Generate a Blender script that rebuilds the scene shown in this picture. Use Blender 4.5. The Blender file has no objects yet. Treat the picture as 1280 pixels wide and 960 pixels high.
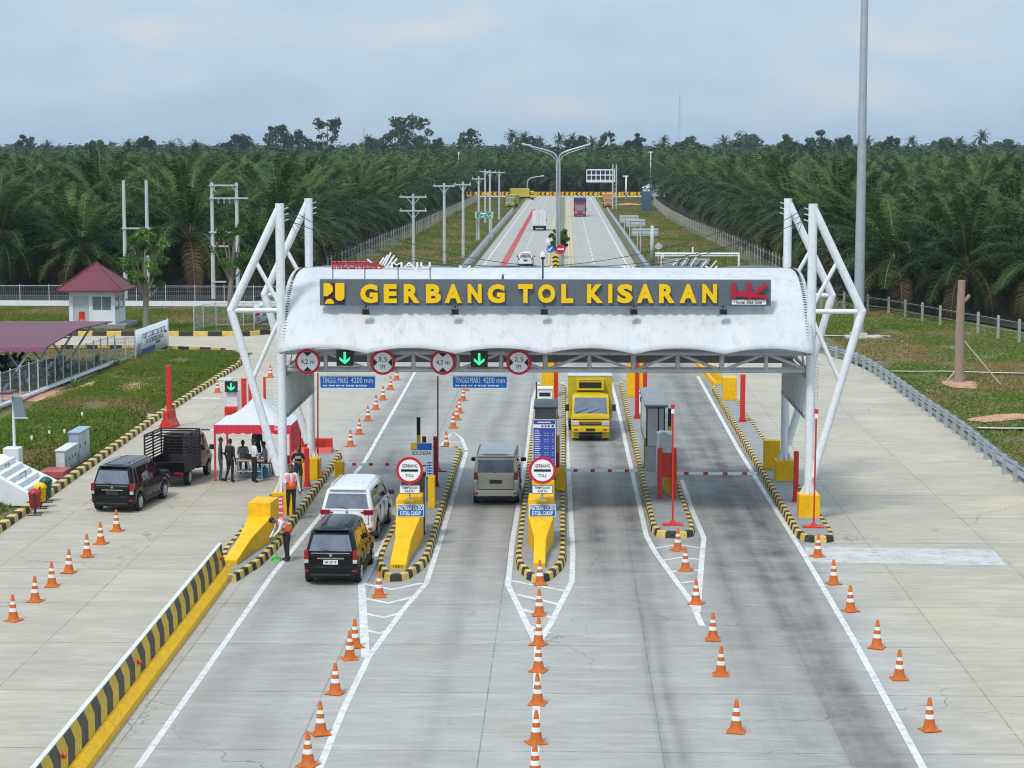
import bpy, math, random
HAZE_D = 0.00010
import numpy as np
from math import sin, cos, pi, radians, sqrt, atan2
from mathutils import Vector, Matrix
random.seed(7); rng = np.random.default_rng(11)
SC = bpy.context.scene
# ---------------- camera ----------------
H = 12.7; F = 2600.0; W0, H0 = 1280, 960
PITCH = math.atan((480-190)/F); YAW = math.atan(67/F*cos(PITCH))
cam_d = bpy.data.cameras.new('camera'); cam = bpy.data.objects.new('camera', cam_d)
SC.collection.objects.link(cam); SC.camera = cam
cam_d.sensor_width = 36; cam_d.lens = F/W0*36; cam_d.clip_end = 20000; cam_d.clip_start = 0.5
cam.location = (0, 0, H); cam.rotation_euler = (pi/2-PITCH, 0, YAW)
CF = Vector((-sin(YAW)*cos(PITCH), cos(YAW)*cos(PITCH), -sin(PITCH)))
CR = Vector((cos(YAW), sin(YAW), 0)); CU = CR.cross(CF)
def ray(px, py): return CF + CR*((px-640)/F) + CU*((480-py)/F)
def G(px, py, z=0.0):                 # point of the ground (height z) seen at a pixel of the photograph
    r = ray(px, py); t = (z-H)/r.z
    return Vector((r.x*t, r.y*t, z))
def A(px, py, Y):                     # point at road distance Y seen at a pixel
    r = ray(px, py); t = Y/r.y
    return Vector((r.x*t, Y, H+r.z*t))
# ---------------- world ----------------
wd = bpy.data.worlds.new('World'); SC.world = wd; wd.use_nodes = True
nt = wd.node_tree; N = nt.nodes; L = nt.links
for n in list(N): N.remove(n)
def nd(N, t, **k):
    n = N.new(t)
    for a, b in k.items():
        if a in n.inputs: n.inputs[a].default_value = b
        else: setattr(n, a, b)
    return n
SUN_EL, SUN_AZ = radians(56), radians(208)     # azimuth measured clockwise from +Y
sky = nd(N, 'ShaderNodeTexSky', sky_type='NISHITA', sun_disc=False)
sky.sun_elevation = SUN_EL; sky.sun_rotation = SUN_AZ; sky.dust_density = 2.0
tc = nd(N, 'ShaderNodeTexCoord')
mp = nd(N, 'ShaderNodeMapping'); mp.inputs['Scale'].default_value = (1, 1, 2.6)
L.new(tc.outputs['Generated'], mp.inputs['Vector'])
cl = nd(N, 'ShaderNodeTexNoise', Scale=11.0, Detail=8.0, Roughness=0.55); L.new(mp.outputs[0], cl.inputs['Vector'])
cr = nd(N, 'ShaderNodeValToRGB'); L.new(cl.outputs['Fac'], cr.inputs[0])
e = cr.color_ramp.elements
e[0].position = .30; e[0].color = (4.0, 5.3, 6.6, 1); e[1].position = .72; e[1].color = (6.1, 6.35, 6.8, 1)
e2 = e.new(.52); e2.color = (4.5, 5.95, 7.25, 1)
sep = nd(N, 'ShaderNodeSeparateXYZ'); L.new(tc.outputs['Generated'], sep.inputs[0])
mr = nd(N, 'ShaderNodeMapRange'); mr.inputs['From Min'].default_value = 0.07; mr.inputs['From Max'].default_value = .6
mr.inputs['To Min'].default_value = 1.0; mr.inputs['To Max'].default_value = 1.75
L.new(sep.outputs['Z'], mr.inputs['Value'])
ms = nd(N, 'ShaderNodeVectorMath', operation='SCALE'); L.new(cr.outputs[0], ms.inputs[0]); L.new(mr.outputs[0], ms.inputs['Scale'])
mx = nd(N, 'ShaderNodeMixRGB'); mx.inputs[0].default_value = .88
L.new(sky.outputs[0], mx.inputs[1]); L.new(ms.outputs[0], mx.inputs[2])
bg = nd(N, 'ShaderNodeBackground'); bg.inputs['Strength'].default_value = 0.10
ow = nd(N, 'ShaderNodeOutputWorld'); L.new(mx.outputs[0], bg.inputs['Color']); L.new(bg.outputs[0], ow.inputs[0])
# ---------------- sun ----------------
sd = bpy.data.lights.new('sun', 'SUN'); sd.energy = 2.2; sd.angle = radians(10); sd.color = (1, .93, .83)
so = bpy.data.objects.new('sun', sd); SC.collection.objects.link(so)
dv = Vector((sin(SUN_AZ)*cos(SUN_EL), cos(SUN_AZ)*cos(SUN_EL), sin(SUN_EL)))
so.rotation_euler = dv.to_track_quat('Z', 'Y').to_euler()
vs = SC.view_settings; vs.view_transform = 'Standard'; vs.look = 'None'; vs.gamma = 1; vs.exposure = 0.24; vs.use_curve_mapping = False
SC.cycles.filter_width = 1.1; SC.cycles.max_bounces = 6; SC.cycles.volume_bounces = 0; SC.cycles.transparent_max_bounces = 16
SC.cycles.diffuse_bounces = 3; SC.cycles.glossy_bounces = 3

# ---------------- materials ----------------
MATS = {}
def mat(name, col, rough=.6, metal=0., var=.12, scale=2.5, bump=0., stretch=None, emit=0., coat=0., dirt=0., spec=.4):
    if name in MATS: return MATS[name]
    m = bpy.data.materials.new(name); m.use_nodes = True; t = m.node_tree; n = t.nodes; l = t.links
    b = n['Principled BSDF']; b.inputs['Roughness'].default_value = rough; b.inputs['Metallic'].default_value = metal
    b.inputs['Coat Weight'].default_value = coat; b.inputs['Specular IOR Level'].default_value = spec
    tc = nd(n, 'ShaderNodeTexCoord'); mp = nd(n, 'ShaderNodeMapping'); l.new(tc.outputs['Object'], mp.inputs[0])
    if stretch: mp.inputs['Scale'].default_value = stretch
    nz = nd(n, 'ShaderNodeTexNoise', Scale=scale, Detail=6.0, Roughness=.65); l.new(mp.outputs[0], nz.inputs['Vector'])
    r = nd(n, 'ShaderNodeValToRGB'); l.new(nz.outputs['Fac'], r.inputs[0])
    e = r.color_ramp.elements; e[0].position = .3; e[1].position = .7
    e[0].color = (*[c*(1-var) for c in col], 1); e[1].color = (*[min(1, c*(1+var)) for c in col], 1)
    out = r.outputs[0]
    if dirt:
        nz2 = nd(n, 'ShaderNodeTexNoise', Scale=scale*2.7, Detail=8.0, Roughness=.75); l.new(mp.outputs[0], nz2.inputs['Vector'])
        r2 = nd(n, 'ShaderNodeValToRGB'); l.new(nz2.outputs['Fac'], r2.inputs[0])
        e = r2.color_ramp.elements; e[0].position = .5; e[0].color = (0, 0, 0, 1); e[1].position = .75; e[1].color = (dirt,)*3+(1,)
        mm = nd(n, 'ShaderNodeMixRGB'); l.new(r2.outputs[0], mm.inputs[0]); l.new(out, mm.inputs[1]); mm.inputs[2].default_value = (.10, .085, .07, 1)
        out = mm.outputs[0]
    l.new(out, b.inputs['Base Color'])
    if emit: l.new(out, b.inputs['Emission Color']); b.inputs['Emission Strength'].default_value = emit
    if bump:
        bp = nd(n, 'ShaderNodeBump'); bp.inputs['Strength'].default_value = bump; bp.inputs['Distance'].default_value = .02
        l.new(nz.outputs['Fac'], bp.inputs['Height']); l.new(bp.outputs[0], b.inputs['Normal'])
    m.diffuse_color = (*col, 1); MATS[name] = m
    return m
white = mat('white_paint', (.70, .72, .75), .45, dirt=.3, var=.05)
whitewall = mat('white_wall', (.70, .715, .73), .7, dirt=.2, var=.04, scale=.9)
steel = mat('galvanised_steel', (.42, .46, .50), .45, .5)
greypole = mat('concrete_pole', (.50, .52, .52), .8, stretch=(1, 1, .2), dirt=.3)
truss_m = mat('truss_paint', (.52, .53, .54), .5, dirt=.3)
dark = mat('dark_metal', (.03, .032, .035), .5)
black = mat('black_rubber', (.018, .018, .02), .75)
signgrey = mat('sign_grey', (.105, .125, .15), .5, var=.08)
yellow = mat('yellow_paint', (.78, .43, .006), .55, dirt=.42, var=.12, scale=2.3, spec=.2)
yellowK = mat('kerb_yellow', (.60, .42, .10), .7, dirt=.75, var=.2, scale=4)
blackK = mat('kerb_black', (.030, .026, .024), .7, var=.4, dirt=.2)
yellowL = mat('letter_yellow', (.85, .52, .0), .4, var=.02)
red = mat('red_paint', (.55, .03, .018), .45, dirt=.15)
dred = mat('dark_red_paint', (.33, .02, .03), .5, dirt=.2)
orange = mat('cone_orange', (.54, .13, .022), .6, dirt=.8, var=.22, scale=6, spec=.2)
coneW = mat('cone_white', (.74, .74, .73), .5, dirt=.45, scale=5)
bluesign = mat('sign_blue', (.01, .14, .48), .4, var=.04)
navy = mat('board_navy', (.05, .075, .36), .5)
greensign = mat('sign_green', (.02, .27, .18), .45)
signwhite = mat('sign_white', (.80, .82, .84), .45, var=.02)
signblack = mat('sign_black', (.015, .015, .018), .5)
signred = mat('sign_red', (.55, .01, .03), .45)
led = mat('led_green', (.03, .8, .28), .4, emit=1.2, var=.05)
booth = mat('booth_grey', (.23, .25, .27), .5, dirt=.25)
lgrey = mat('light_grey_paint', (.45, .48, .50), .5, dirt=.15)
slabm = mat('island_concrete', (.24, .245, .245), .85, dirt=.35, scale=1.2, bump=.2)
glassR = mat('tinted_rear_glass', (.14, .16, .20), .05, .22, var=.3, spec=.8)
glass = mat('dark_glass', (.008, .011, .016), .04, var=.3, spec=.9)
chrome = mat('chrome', (.6, .6, .62), .15, 1.)
maroon = mat('maroon_roof', (.125, .022, .042), .5, var=.12, stretch=(1, 12, 1))
maroonw = mat('maroon_tile', (.13, .022, .036), .55, var=.2, stretch=(1, 1, 6))
tentw = mat('tent_white', (.54, .555, .59), .6, var=.05)
tentr = mat('tent_red', (.66, .03, .07), .6, dirt=.1)
bark = mat('bark', (.24, .20, .165), .9, bump=.6, stretch=(1, 1, .25), scale=6, dirt=.3)
wood = mat('pale_wood', (.42, .36, .27), .8)
soil = mat('bare_soil', (.45, .24, .15), .95, var=.25, bump=.5, scale=2)
skin = mat('skin', (.22, .11, .07), .6)
hairm = mat('hair', (.012, .010, .010), .6)
# ---------------- mesh helpers ----------------
COL = SC.collection
class MB:
    def __init__(s): s.v = []; s.f = []; s.m = []; s.cur = 0
    def add(s, vs, fs, m=None):
        o = len(s.v); s.v += [tuple(v) for v in vs]
        for f in fs: s.f.append(tuple(i+o for i in f)); s.m.append(s.cur if m is None else m)
        return s
    def quad(s, a, b, c, d, m=None): return s.add([a, b, c, d], [(0, 1, 2, 3)], m)
    def box(s, x0, x1, y0, y1, z0, z1, m=None):
        return s.add([(x0,y0,z0),(x1,y0,z0),(x1,y1,z0),(x0,y1,z0),(x0,y0,z1),(x1,y0,z1),(x1,y1,z1),(x0,y1,z1)],
                     [(0,3,2,1),(4,5,6,7),(0,1,5,4),(1,2,6,5),(2,3,7,6),(3,0,4,7)], m)
    def cbox(s, c, sz, rz=0, m=None):
        x, y, z = [q/2 for q in sz]; R = Matrix.Rotation(rz, 3, 'Z'); c = Vector(c)
        vs = [c+R@Vector(p) for p in ((-x,-y,-z),(x,-y,-z),(x,y,-z),(-x,y,-z),(-x,-y,z),(x,-y,z),(x,y,z),(-x,y,z))]
        return s.add(vs, [(0,3,2,1),(4,5,6,7),(0,1,5,4),(1,2,6,5),(2,3,7,6),(3,0,4,7)], m)
    def tube(s, p0, p1, r0, r1=None, n=10, m=None, cap=True):
        p0, p1 = Vector(p0), Vector(p1); r1 = r0 if r1 is None else r1
        d = (p1-p0); d = d.normalized() if d.length > 1e-9 else Vector((0, 0, 1))
        a = d.orthogonal().normalized(); b = d.cross(a); vs = []
        for p, r in ((p0, r0), (p1, r1)):
            for i in range(n):
                t = 2*pi*i/n; vs.append(p+a*cos(t)*r+b*sin(t)*r)
        fs = [(i, (i+1) % n, n+(i+1) % n, n+i) for i in range(n)]
        if cap: fs += [tuple(range(n))[::-1], tuple(range(n, 2*n))]
        return s.add(vs, fs, m)
    def path(s, pts, r, n=8, m=None):
        rs = r if isinstance(r, (list, tuple)) else [r]*len(pts)
        pts = [Vector(p) for p in pts]; vs = []; ref = Vector((.13, .21, .97)).normalized()
        for k, p in enumerate(pts):
            d = (pts[min(k+1, len(pts)-1)]-pts[max(k-1, 0)]).normalized()
            a = d.cross(ref)
            if a.length < .05: a = d.cross(Vector((1, 0, 0)))
            a.normalize(); b = d.cross(a)
            for i in range(n):
                t = 2*pi*i/n; vs.append(p+a*cos(t)*rs[k]+b*sin(t)*rs[k])
        fs = [(k*n+i, k*n+(i+1) % n, (k+1)*n+(i+1) % n, (k+1)*n+i) for k in range(len(pts)-1) for i in range(n)]
        fs += [tuple(range(n))[::-1], tuple(range(n*(len(pts)-1), n*len(pts)))]
        return s.add(vs, fs, m)
    def prism(s, poly, z0, z1, m=None, T=None):     # polygon in xy extruded along z; T maps points
        n = len(poly); vs = [Vector((x, y, z0)) for x, y in poly]+[Vector((x, y, z1)) for x, y in poly]
        if T: vs = [T(v) for v in vs]
        return s.add(vs, [tuple(range(n))[::-1], tuple(range(n, 2*n))]+[(i, (i+1) % n, n+(i+1) % n, n+i) for i in range(n)], m)
    def lathe(s, prof, c=(0, 0, 0), n=16, ms=None, m=None):
        vs = []; c = Vector(c)
        for r, z in prof:
            for i in range(n): t = 2*pi*i/n; vs.append(c+Vector((r*cos(t), r*sin(t), z)))
        for k in range(len(prof)-1):
            pass
        o = len(s.v); s.v += [tuple(v) for v in vs]
        for k in range(len(prof)-1):
            for i in range(n):
                s.f.append((o+k*n+i, o+k*n+(i+1) % n, o+(k+1)*n+(i+1) % n, o+(k+1)*n+i)); s.m.append(ms[k] if ms else (s.cur if m is None else m))
        s.f.append(tuple(o+i for i in range(n))[::-1]); s.m.append(ms[0] if ms else (s.cur if m is None else m))
        s.f.append(tuple(o+(len(prof)-1)*n+i for i in range(n))); s.m.append(ms[-1] if ms else (s.cur if m is None else m))
        return s
    def ball(s, c, r, nu=10, nv=6, m=None):
        r = r if isinstance(r, (tuple, list)) else (r, r, r); c = Vector(c); vs = []
        for j in range(1, nv):
            for i in range(nu):
                a = pi*j/nv; t = 2*pi*i/nu; vs.append(c+Vector((r[0]*sin(a)*cos(t), r[1]*sin(a)*sin(t), r[2]*cos(a))))
        vs += [c+Vector((0, 0, r[2])), c-Vector((0, 0, r[2]))]; top = len(vs)-2; bot = top+1
        fs = [(j*nu+i, (j+1)*nu+i, (j+1)*nu+(i+1) % nu, j*nu+(i+1) % nu) for j in range(nv-2) for i in range(nu)]
        fs += [(top, i, (i+1) % nu) for i in range(nu)]+[(bot, (nv-2)*nu+(i+1) % nu, (nv-2)*nu+i) for i in range(nu)]
        return s.add(vs, fs, m)
    def sub(s, o, M=None):                          # add another MB, transformed
        vs = [M@Vector(v) for v in o.v] if M else o.v
        k = len(s.v); s.v += [tuple(v) for v in vs]; s.f += [tuple(i+k for i in f) for f in o.f]; s.m += o.m
        return s
    def build(s, name, mats, parent=None, loc=None, smooth=False, bevel=0, rz=0):
        me = bpy.data.meshes.new(name); me.from_pydata(s.v, [], s.f)
        mats = mats if isinstance(mats, (list, tuple)) else [mats]
        for q in mats: me.materials.append(q)
        if len(mats) > 1: me.polygons.foreach_set('material_index', s.m)
        if smooth: me.polygons.foreach_set('use_smooth', [len(f) < 7 for f in s.f])
        me.update()
        o = bpy.data.objects.new(name, me); COL.objects.link(o); o.parent = parent
        if loc is not None: o.location = loc
        if rz: o.rotation_euler.z = rz
        if smooth is True: shade(me)
        if bevel:
            b = o.modifiers.new('bevel', 'BEVEL'); b.width = bevel; b.segments = 2; b.limit_method = 'ANGLE'; b.angle_limit = radians(35)
        return o
def shade(me, ang=40):
    import bmesh
    bm = bmesh.new(); bm.from_mesh(me)
    for e in bm.edges:
        if len(e.link_faces) == 2 and e.calc_face_angle(0) > radians(ang): e.smooth = False
    bm.to_mesh(me); bm.free()
def tag(o, label=None, cat=None, group=None, kind=None):
    if label: o['label'] = label
    if cat: o['category'] = cat
    if group: o['group'] = group
    if kind: o['kind'] = kind
    return o
def thing(name, label, cat, loc=(0, 0, 0), rz=0, group=None):
    o = bpy.data.objects.new(name, None); COL.objects.link(o); o.location = loc; o.rotation_euler.z = rz
    o.empty_display_size = .3
    return tag(o, label, cat, group)
KIDS = {}
def dup(o, parent=None, top=True):
    c = o.copy(); COL.objects.link(c); c.parent = parent
    for k in [q for q in o.children]: dup(k, c, False)
    return c
def place(proto, loc, rz, label, group=None, first=[None]):
    if proto.get('_used') is None: o = proto; proto['_used'] = 1
    else: o = dup(proto); 
    o.location = loc; o.rotation_euler.z = rz; o['label'] = label
    if group: o['group'] = group
    return o
TXT = {}
def text_verts(s, bold=0.0, res=3):
    k = (s, bold)
    if k in TXT: return TXT[k]
    c = bpy.data.curves.new('t', 'FONT'); c.body = s; c.size = 1; c.offset = bold; c.resolution_u = res; c.extrude = .5
    o = bpy.data.objects.new('t', c); COL.objects.link(o)
    dg = bpy.context.evaluated_depsgraph_get(); me = bpy.data.meshes.new_from_object(o.evaluated_get(dg))
    v = [tuple(q.co) for q in me.vertices]; f = [tuple(p.vertices) for p in me.polygons]
    bpy.data.objects.remove(o); bpy.data.curves.remove(c); bpy.data.meshes.remove(me)
    TXT[k] = (v, f); return v, f
def text_mb(mb, s, x0, x1, z0, z1, y, th=.01, bold=0.0, m=None, T=None):
    """letters facing -Y, filling the box x0..x1, z0..z1, front at y-th"""
    v, f = text_verts(s, bold)
    X = [q[0] for q in v]; Z = [q[1] for q in v]; a, b, c, d = min(X), max(X), min(Z), max(Z)
    out = [Vector((x0+(q[0]-a)/(b-a)*(x1-x0), y-th*(.5+q[2]), z0+(q[1]-c)/(d-c)*(z1-z0))) for q in v]
    if T: out = [T(p) for p in out]
    mb.add(out, f, m)
def smooth_path(pts, n=8):
    pts = [Vector(p) for p in pts]; out = []
    for i in range(len(pts)-1):
        p0, p1, p2, p3 = pts[max(i-1, 0)], pts[i], pts[i+1], pts[min(i+2, len(pts)-1)]
        for k in range(n):
            t = k/n; out.append(.5*((2*p1)+(-p0+p2)*t+(2*p0-5*p1+4*p2-p3)*t*t+(-p0+3*p1-3*p2+p3)*t**3))
    return out+[pts[-1]]
def resample(pts, step):
    pts = [Vector(p) for p in pts]; L = [0]
    for a, b in zip(pts, pts[1:]): L.append(L[-1]+(b-a).length)
    n = max(2, int(round(L[-1]/step))); out = []; j = 0
    for k in range(n+1):
        t = L[-1]*k/n
        while j < len(L)-2 and L[j+1] < t: j += 1
        out.append(pts[j].lerp(pts[j+1], (t-L[j])/max(1e-9, L[j+1]-L[j])))
    return out
def kerb_mb(path, w=.2, h=.22, step=.42, closed=False, side=1, ph=0):
    """painted kerb blocks; path is the outer foot; the kerb lies to its left (side=1) or right"""
    mb = MB(); pts = resample(path, step); n = len(pts); nrm = []
    for k in range(n):
        a = pts[k-1] if k > 0 else (pts[-2] if closed else pts[0]); b = pts[k+1] if k < n-1 else (pts[1] if closed else pts[-1])
        d = (b-a); d.z = 0; d.normalize(); nrm.append(Vector((-d.y, d.x, 0))*side)
    for k in range(n-1):
        sec = [(0, 0), (.03, h*.85), (.06, h), (w, h), (w, 0)]
        vs = [pts[k]+nrm[k]*s+Vector((0, 0, z)) for s, z in sec]+[pts[k+1]+nrm[k+1]*s+Vector((0, 0, z)) for s, z in sec]
        q = 5; fs = [(i, i+1, q+i+1, q+i) for i in range(4)]+[(0, 1, 2, 3, 4)[::-1], (5, 6, 7, 8, 9)]
        mb.add(vs, fs, (k+ph) % 2)
    return mb
def strip_mb(mb, path, w, z, m=None):
    pts = [Vector(p) for p in path]; n = len(pts); R = []; Lh = []
    for k in range(n):
        d = pts[min(k+1, n-1)]-pts[max(k-1, 0)]; d.z = 0; d.normalize(); q = Vector((-d.y, d.x, 0))*w/2
        Lh.append(pts[k]+q); R.append(pts[k]-q)
    vs = [Vector((p.x, p.y, z)) for p in R+Lh]
    mb.add(vs, [(i, i+1, n+i+1, n+i) for i in range(n-1)], m)
ORD = ['first','second','third','fourth','fifth','sixth','seventh','eighth','ninth','tenth','eleventh','twelfth','thirteenth','fourteenth','fifteenth','sixteenth','seventeenth','eighteenth','nineteenth','twentieth']
# ---------------- setting ----------------
def mth(n, l, op, a, b=None, c=None, clamp=False):
    q = n.new('ShaderNodeMath'); q.operation = op; q.use_clamp = clamp
    for i, v in enumerate((a, b, c)):
        if v is None: continue
        if isinstance(v, (int, float)): q.inputs[i].default_value = v
        else: l.new(v, q.inputs[i])
    return q.outputs[0]
def ramp(n, l, src, stops, interp='EASE'):
    r = n.new('ShaderNodeValToRGB'); r.color_ramp.interpolation = interp; l.new(src, r.inputs[0]); e = r.color_ramp.elements
    while len(e) > 1: e.remove(e[-1])
    for i, (p, c) in enumerate(stops):
        if not isinstance(c, tuple): c = (c, c, c)
        if i == 0: e[0].position = p; e[0].color = (*c, 1)
        else: q = e.new(p); q.color = (*c, 1)
    return r.outputs[0]
def mapr(n, l, src, a, b, c=0., d=1.):
    r = n.new('ShaderNodeMapRange'); l.new(src, r.inputs[0])
    for i, v in enumerate((a, b, c, d)): r.inputs[i+1].default_value = v
    return r.outputs[0]
def mix(n, l, f, a, b, bt='MIX'):
    r = n.new('ShaderNodeMixRGB'); r.blend_type = bt
    for i, v in enumerate((f, a, b)):
        if isinstance(v, tuple): r.inputs[i].default_value = (*v, 1)
        elif isinstance(v, (int, float)): r.inputs[i].default_value = v if i == 0 else (v, v, v, 1)
        else: l.new(v, r.inputs[i])
    return r.outputs[0]
def noise(n, l, vec, scale, sc=None, det=6., rough=.6):
    mp = n.new('ShaderNodeMapping'); l.new(vec, mp.inputs[0])
    if sc: mp.inputs['Scale'].default_value = sc
    z = nd(n, 'ShaderNodeTexNoise', Scale=scale, Detail=det, Roughness=rough); l.new(mp.outputs[0], z.inputs['Vector']); return z.outputs['Fac']
def pave_mat():
    m = bpy.data.materials.new('plaza_concrete'); m.use_nodes = True; t = m.node_tree; n = t.nodes; l = t.links
    b = n['Principled BSDF']; b.inputs['Roughness'].default_value = .82
    tc = n.new('ShaderNodeTexCoord').outputs['Object']; s = n.new('ShaderNodeSeparateXYZ'); l.new(tc, s.inputs[0]); X, Y = s.outputs[0], s.outputs[1]
    # base tone: tan outer aprons, grey lanes
    Xw = mth(n, l, 'ADD', X, mth(n, l, 'MULTIPLY', mth(n, l, 'SUBTRACT', noise(n, l, tc, .25), .5), 4.))
    u = mapr(n, l, Xw, -24, 24)
    GY = (.375, .365, .345); TN = (.47, .40, .295)
    tone = ramp(n, l, u, [(0, TN), (.24, (.46, .395, .295)), (.33, GY), (.66, GY), (.71, (.44, .385, .285)), (.86, TN), (1, TN)])
    far = mapr(n, l, Y, 150, 230); tone = mix(n, l, far, tone, (.36, .355, .33))
    # slab to slab tone
    cx = mth(n, l, 'FLOOR', mth(n, l, 'DIVIDE', mth(n, l, 'ADD', X, 1.8), 3.9)); cy = mth(n, l, 'FLOOR', mth(n, l, 'DIVIDE', Y, 4.8))
    cb = n.new('ShaderNodeCombineXYZ'); l.new(cx, cb.inputs[0]); l.new(cy, cb.inputs[1])
    wn = n.new('ShaderNodeTexWhiteNoise'); wn.noise_dimensions = '2D'; l.new(cb.outputs[0], wn.inputs[0])
    tone = mix(n, l, mapr(n, l, wn.outputs[0], 0, 1, 0, .32), tone, (.27, .255, .23))
    # mottling
    tone = mix(n, l, mapr(n, l, noise(n, l, tc, .35, (1, 1, 1), 6, .65), .38, .66, 0, .6), tone, (.29, .265, .225))
    tone = mix(n, l, mapr(n, l, noise(n, l, tc, 1.0, (.35, 3.2, 1), 8, .75), .44, .70, 0, .62), tone, (.26, .245, .22))
    tone = mix(n, l, mapr(n, l, noise(n, l, tc, 1.1, (.5, 2.2, 1), 8, .75), .5, .75, 0, .55), tone, (.54, .515, .47))
    # tyre polish: darkness along X for two stretches of Y
    Xt = mth(n, l, 'ADD', X, mth(n, l, 'MULTIPLY', mth(n, l, 'SUBTRACT', noise(n, l, tc, .05, (.1, 1, 1), 1), .5), 1.2))
    v = mapr(n, l, Xt, -12, 10)
    def p(x): return (x+12)/22
    front = ramp(n, l, v, [(0, 0), (p(-9), .05), (p(-8.2), .22), (p(-7.4), .12), (p(-6.7), .20), (p(-5.8), .02), (p(-3.6), .05), (p(-3), .22), (p(-2.5), .1), (p(-1.5), .02), (p(.9), .05), (p(1.5), .12),
                           (p(1.9), .18), (p(2.08), .46), (p(2.24), .22), (p(2.45), .50), (p(2.75), .18), (p(3.4), .08), (p(4.4), .28), (p(5.1), .42), (p(5.6), .30), (p(6.1), .70), (p(6.8), .66), (p(7.3), .25), (p(8), 0)])
    gate = ramp(n, l, v, [(0, 0), (p(-9.4), .05), (p(-8.9), .45), (p(-8.1), .45), (p(-7.5), .62), (p(-6.7), .40), (p(-6), .25), (p(-5), .1), (p(-4.2), .30), (p(-3.6), .22), (p(-3.1), .5), (p(-2.4), .22), (p(-1.7), .5), (p(-1.3), .1), (p(0), .1),
                          (p(.5), .45), (p(1.1), .72), (p(1.7), .55), (p(2.3), .70), (p(2.9), .5), (p(3.3), .1), (p(4.2), .3), (p(4.9), .74), (p(5.4), .62), (p(6.1), .85), (p(6.9), .78), (p(7.6), .5), (p(8.2), 0)])
    wg = mth(n, l, 'MULTIPLY', mapr(n, l, Y, 52, 68), mapr(n, l, Y, 200, 100))
    wf = mth(n, l, 'MULTIPLY', mth(n, l, 'SUBTRACT', 1., mapr(n, l, Y, 55, 70)), mapr(n, l, Y, 8, 50, .75, 1.1))
    streak = mapr(n, l, noise(n, l, tc, 1.0, (1.5, .045, 1), 4, .6), .3, .68, .6, 1.2)
    blot = mapr(n, l, noise(n, l, tc, 1.0, (.5, .5, 1), 7, .7), .3, .7, .45, 1.25)
    dk = mth(n, l, 'ADD', mth(n, l, 'MULTIPLY', gate, wg), mth(n, l, 'MULTIPLY', front, wf))
    dk = mth(n, l, 'MULTIPLY', mth(n, l, 'MULTIPLY', dk, streak), blot, clamp=True)
    tone = mix(n, l, dk, tone, (.060, .058, .060))
    # fine dark specks in the lanes
    sp = mapr(n, l, noise(n, l, tc, 2.0, (.45, 3.2, 1), 9, .8), .57, .66)
    sm = mapr(n, l, noise(n, l, tc, .22, (1, .35, 1), 4), .44, .60)
    tone = mix(n, l, mth(n, l, 'MULTIPLY', mth(n, l, 'MULTIPLY', sp, sm), .62), tone, (.11, .10, .09))
    # joints
    jy = mth(n, l, 'ABSOLUTE', mth(n, l, 'SUBTRACT', mth(n, l, 'FRACT', mth(n, l, 'DIVIDE', Y, 4.8)), .5))
    jx = mth(n, l, 'ABSOLUTE', mth(n, l, 'SUBTRACT', mth(n, l, 'FRACT', mth(n, l, 'DIVIDE', mth(n, l, 'ADD', X, 1.8), 3.9)), .5))
    jl = mth(n, l, 'MAXIMUM', mth(n, l, 'GREATER_THAN', jy, .4945), mth(n, l, 'GREATER_THAN', jx, .4958))
    jn = mapr(n, l, noise(n, l, tc, 1.5), .35, .6, .15, .75)
    tone = mix(n, l, mth(n, l, 'MULTIPLY', jl, jn), tone, (.12, .115, .11))
    vo = n.new('ShaderNodeTexVoronoi'); vo.feature = 'DISTANCE_TO_EDGE'; vo.inputs['Scale'].default_value = .11
    wv = n.new('ShaderNodeVectorMath'); wv.operation = 'ADD'; wz = n.new('ShaderNodeTexNoise'); wz.inputs['Scale'].default_value = .5; wz.inputs['Detail'].default_value = 6.; l.new(tc, wz.inputs['Vector'])
    ws = n.new('ShaderNodeVectorMath'); ws.operation = 'SCALE'; ws.inputs['Scale'].default_value = 3.; l.new(wz.outputs['Color'], ws.inputs[0]); l.new(tc, wv.inputs[0]); l.new(ws.outputs[0], wv.inputs[1]); l.new(wv.outputs[0], vo.inputs['Vector'])
    ck = mth(n, l, 'MULTIPLY', mth(n, l, 'LESS_THAN', vo.outputs['Distance'], .0022), mapr(n, l, noise(n, l, tc, .12, None, 2), .48, .56, 0, .6))
    tone = mix(n, l, ck, tone, (.10, .095, .09))
    oil = mapr(n, l, noise(n, l, tc, .9, (1, .6, 1), 3, .5), .70, .78, 0, .45); tone = mix(n, l, oil, tone, (.12, .11, .10))
    l.new(tone, b.inputs['Base Color'])
    bp = n.new('ShaderNodeBump'); bp.inputs['Strength'].default_value = .25; bp.inputs['Distance'].default_value = .02
    l.new(noise(n, l, tc, 6., (.4, 2, 1)), bp.inputs['Height']); l.new(bp.outputs[0], b.inputs['Normal'])
    return m
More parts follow.
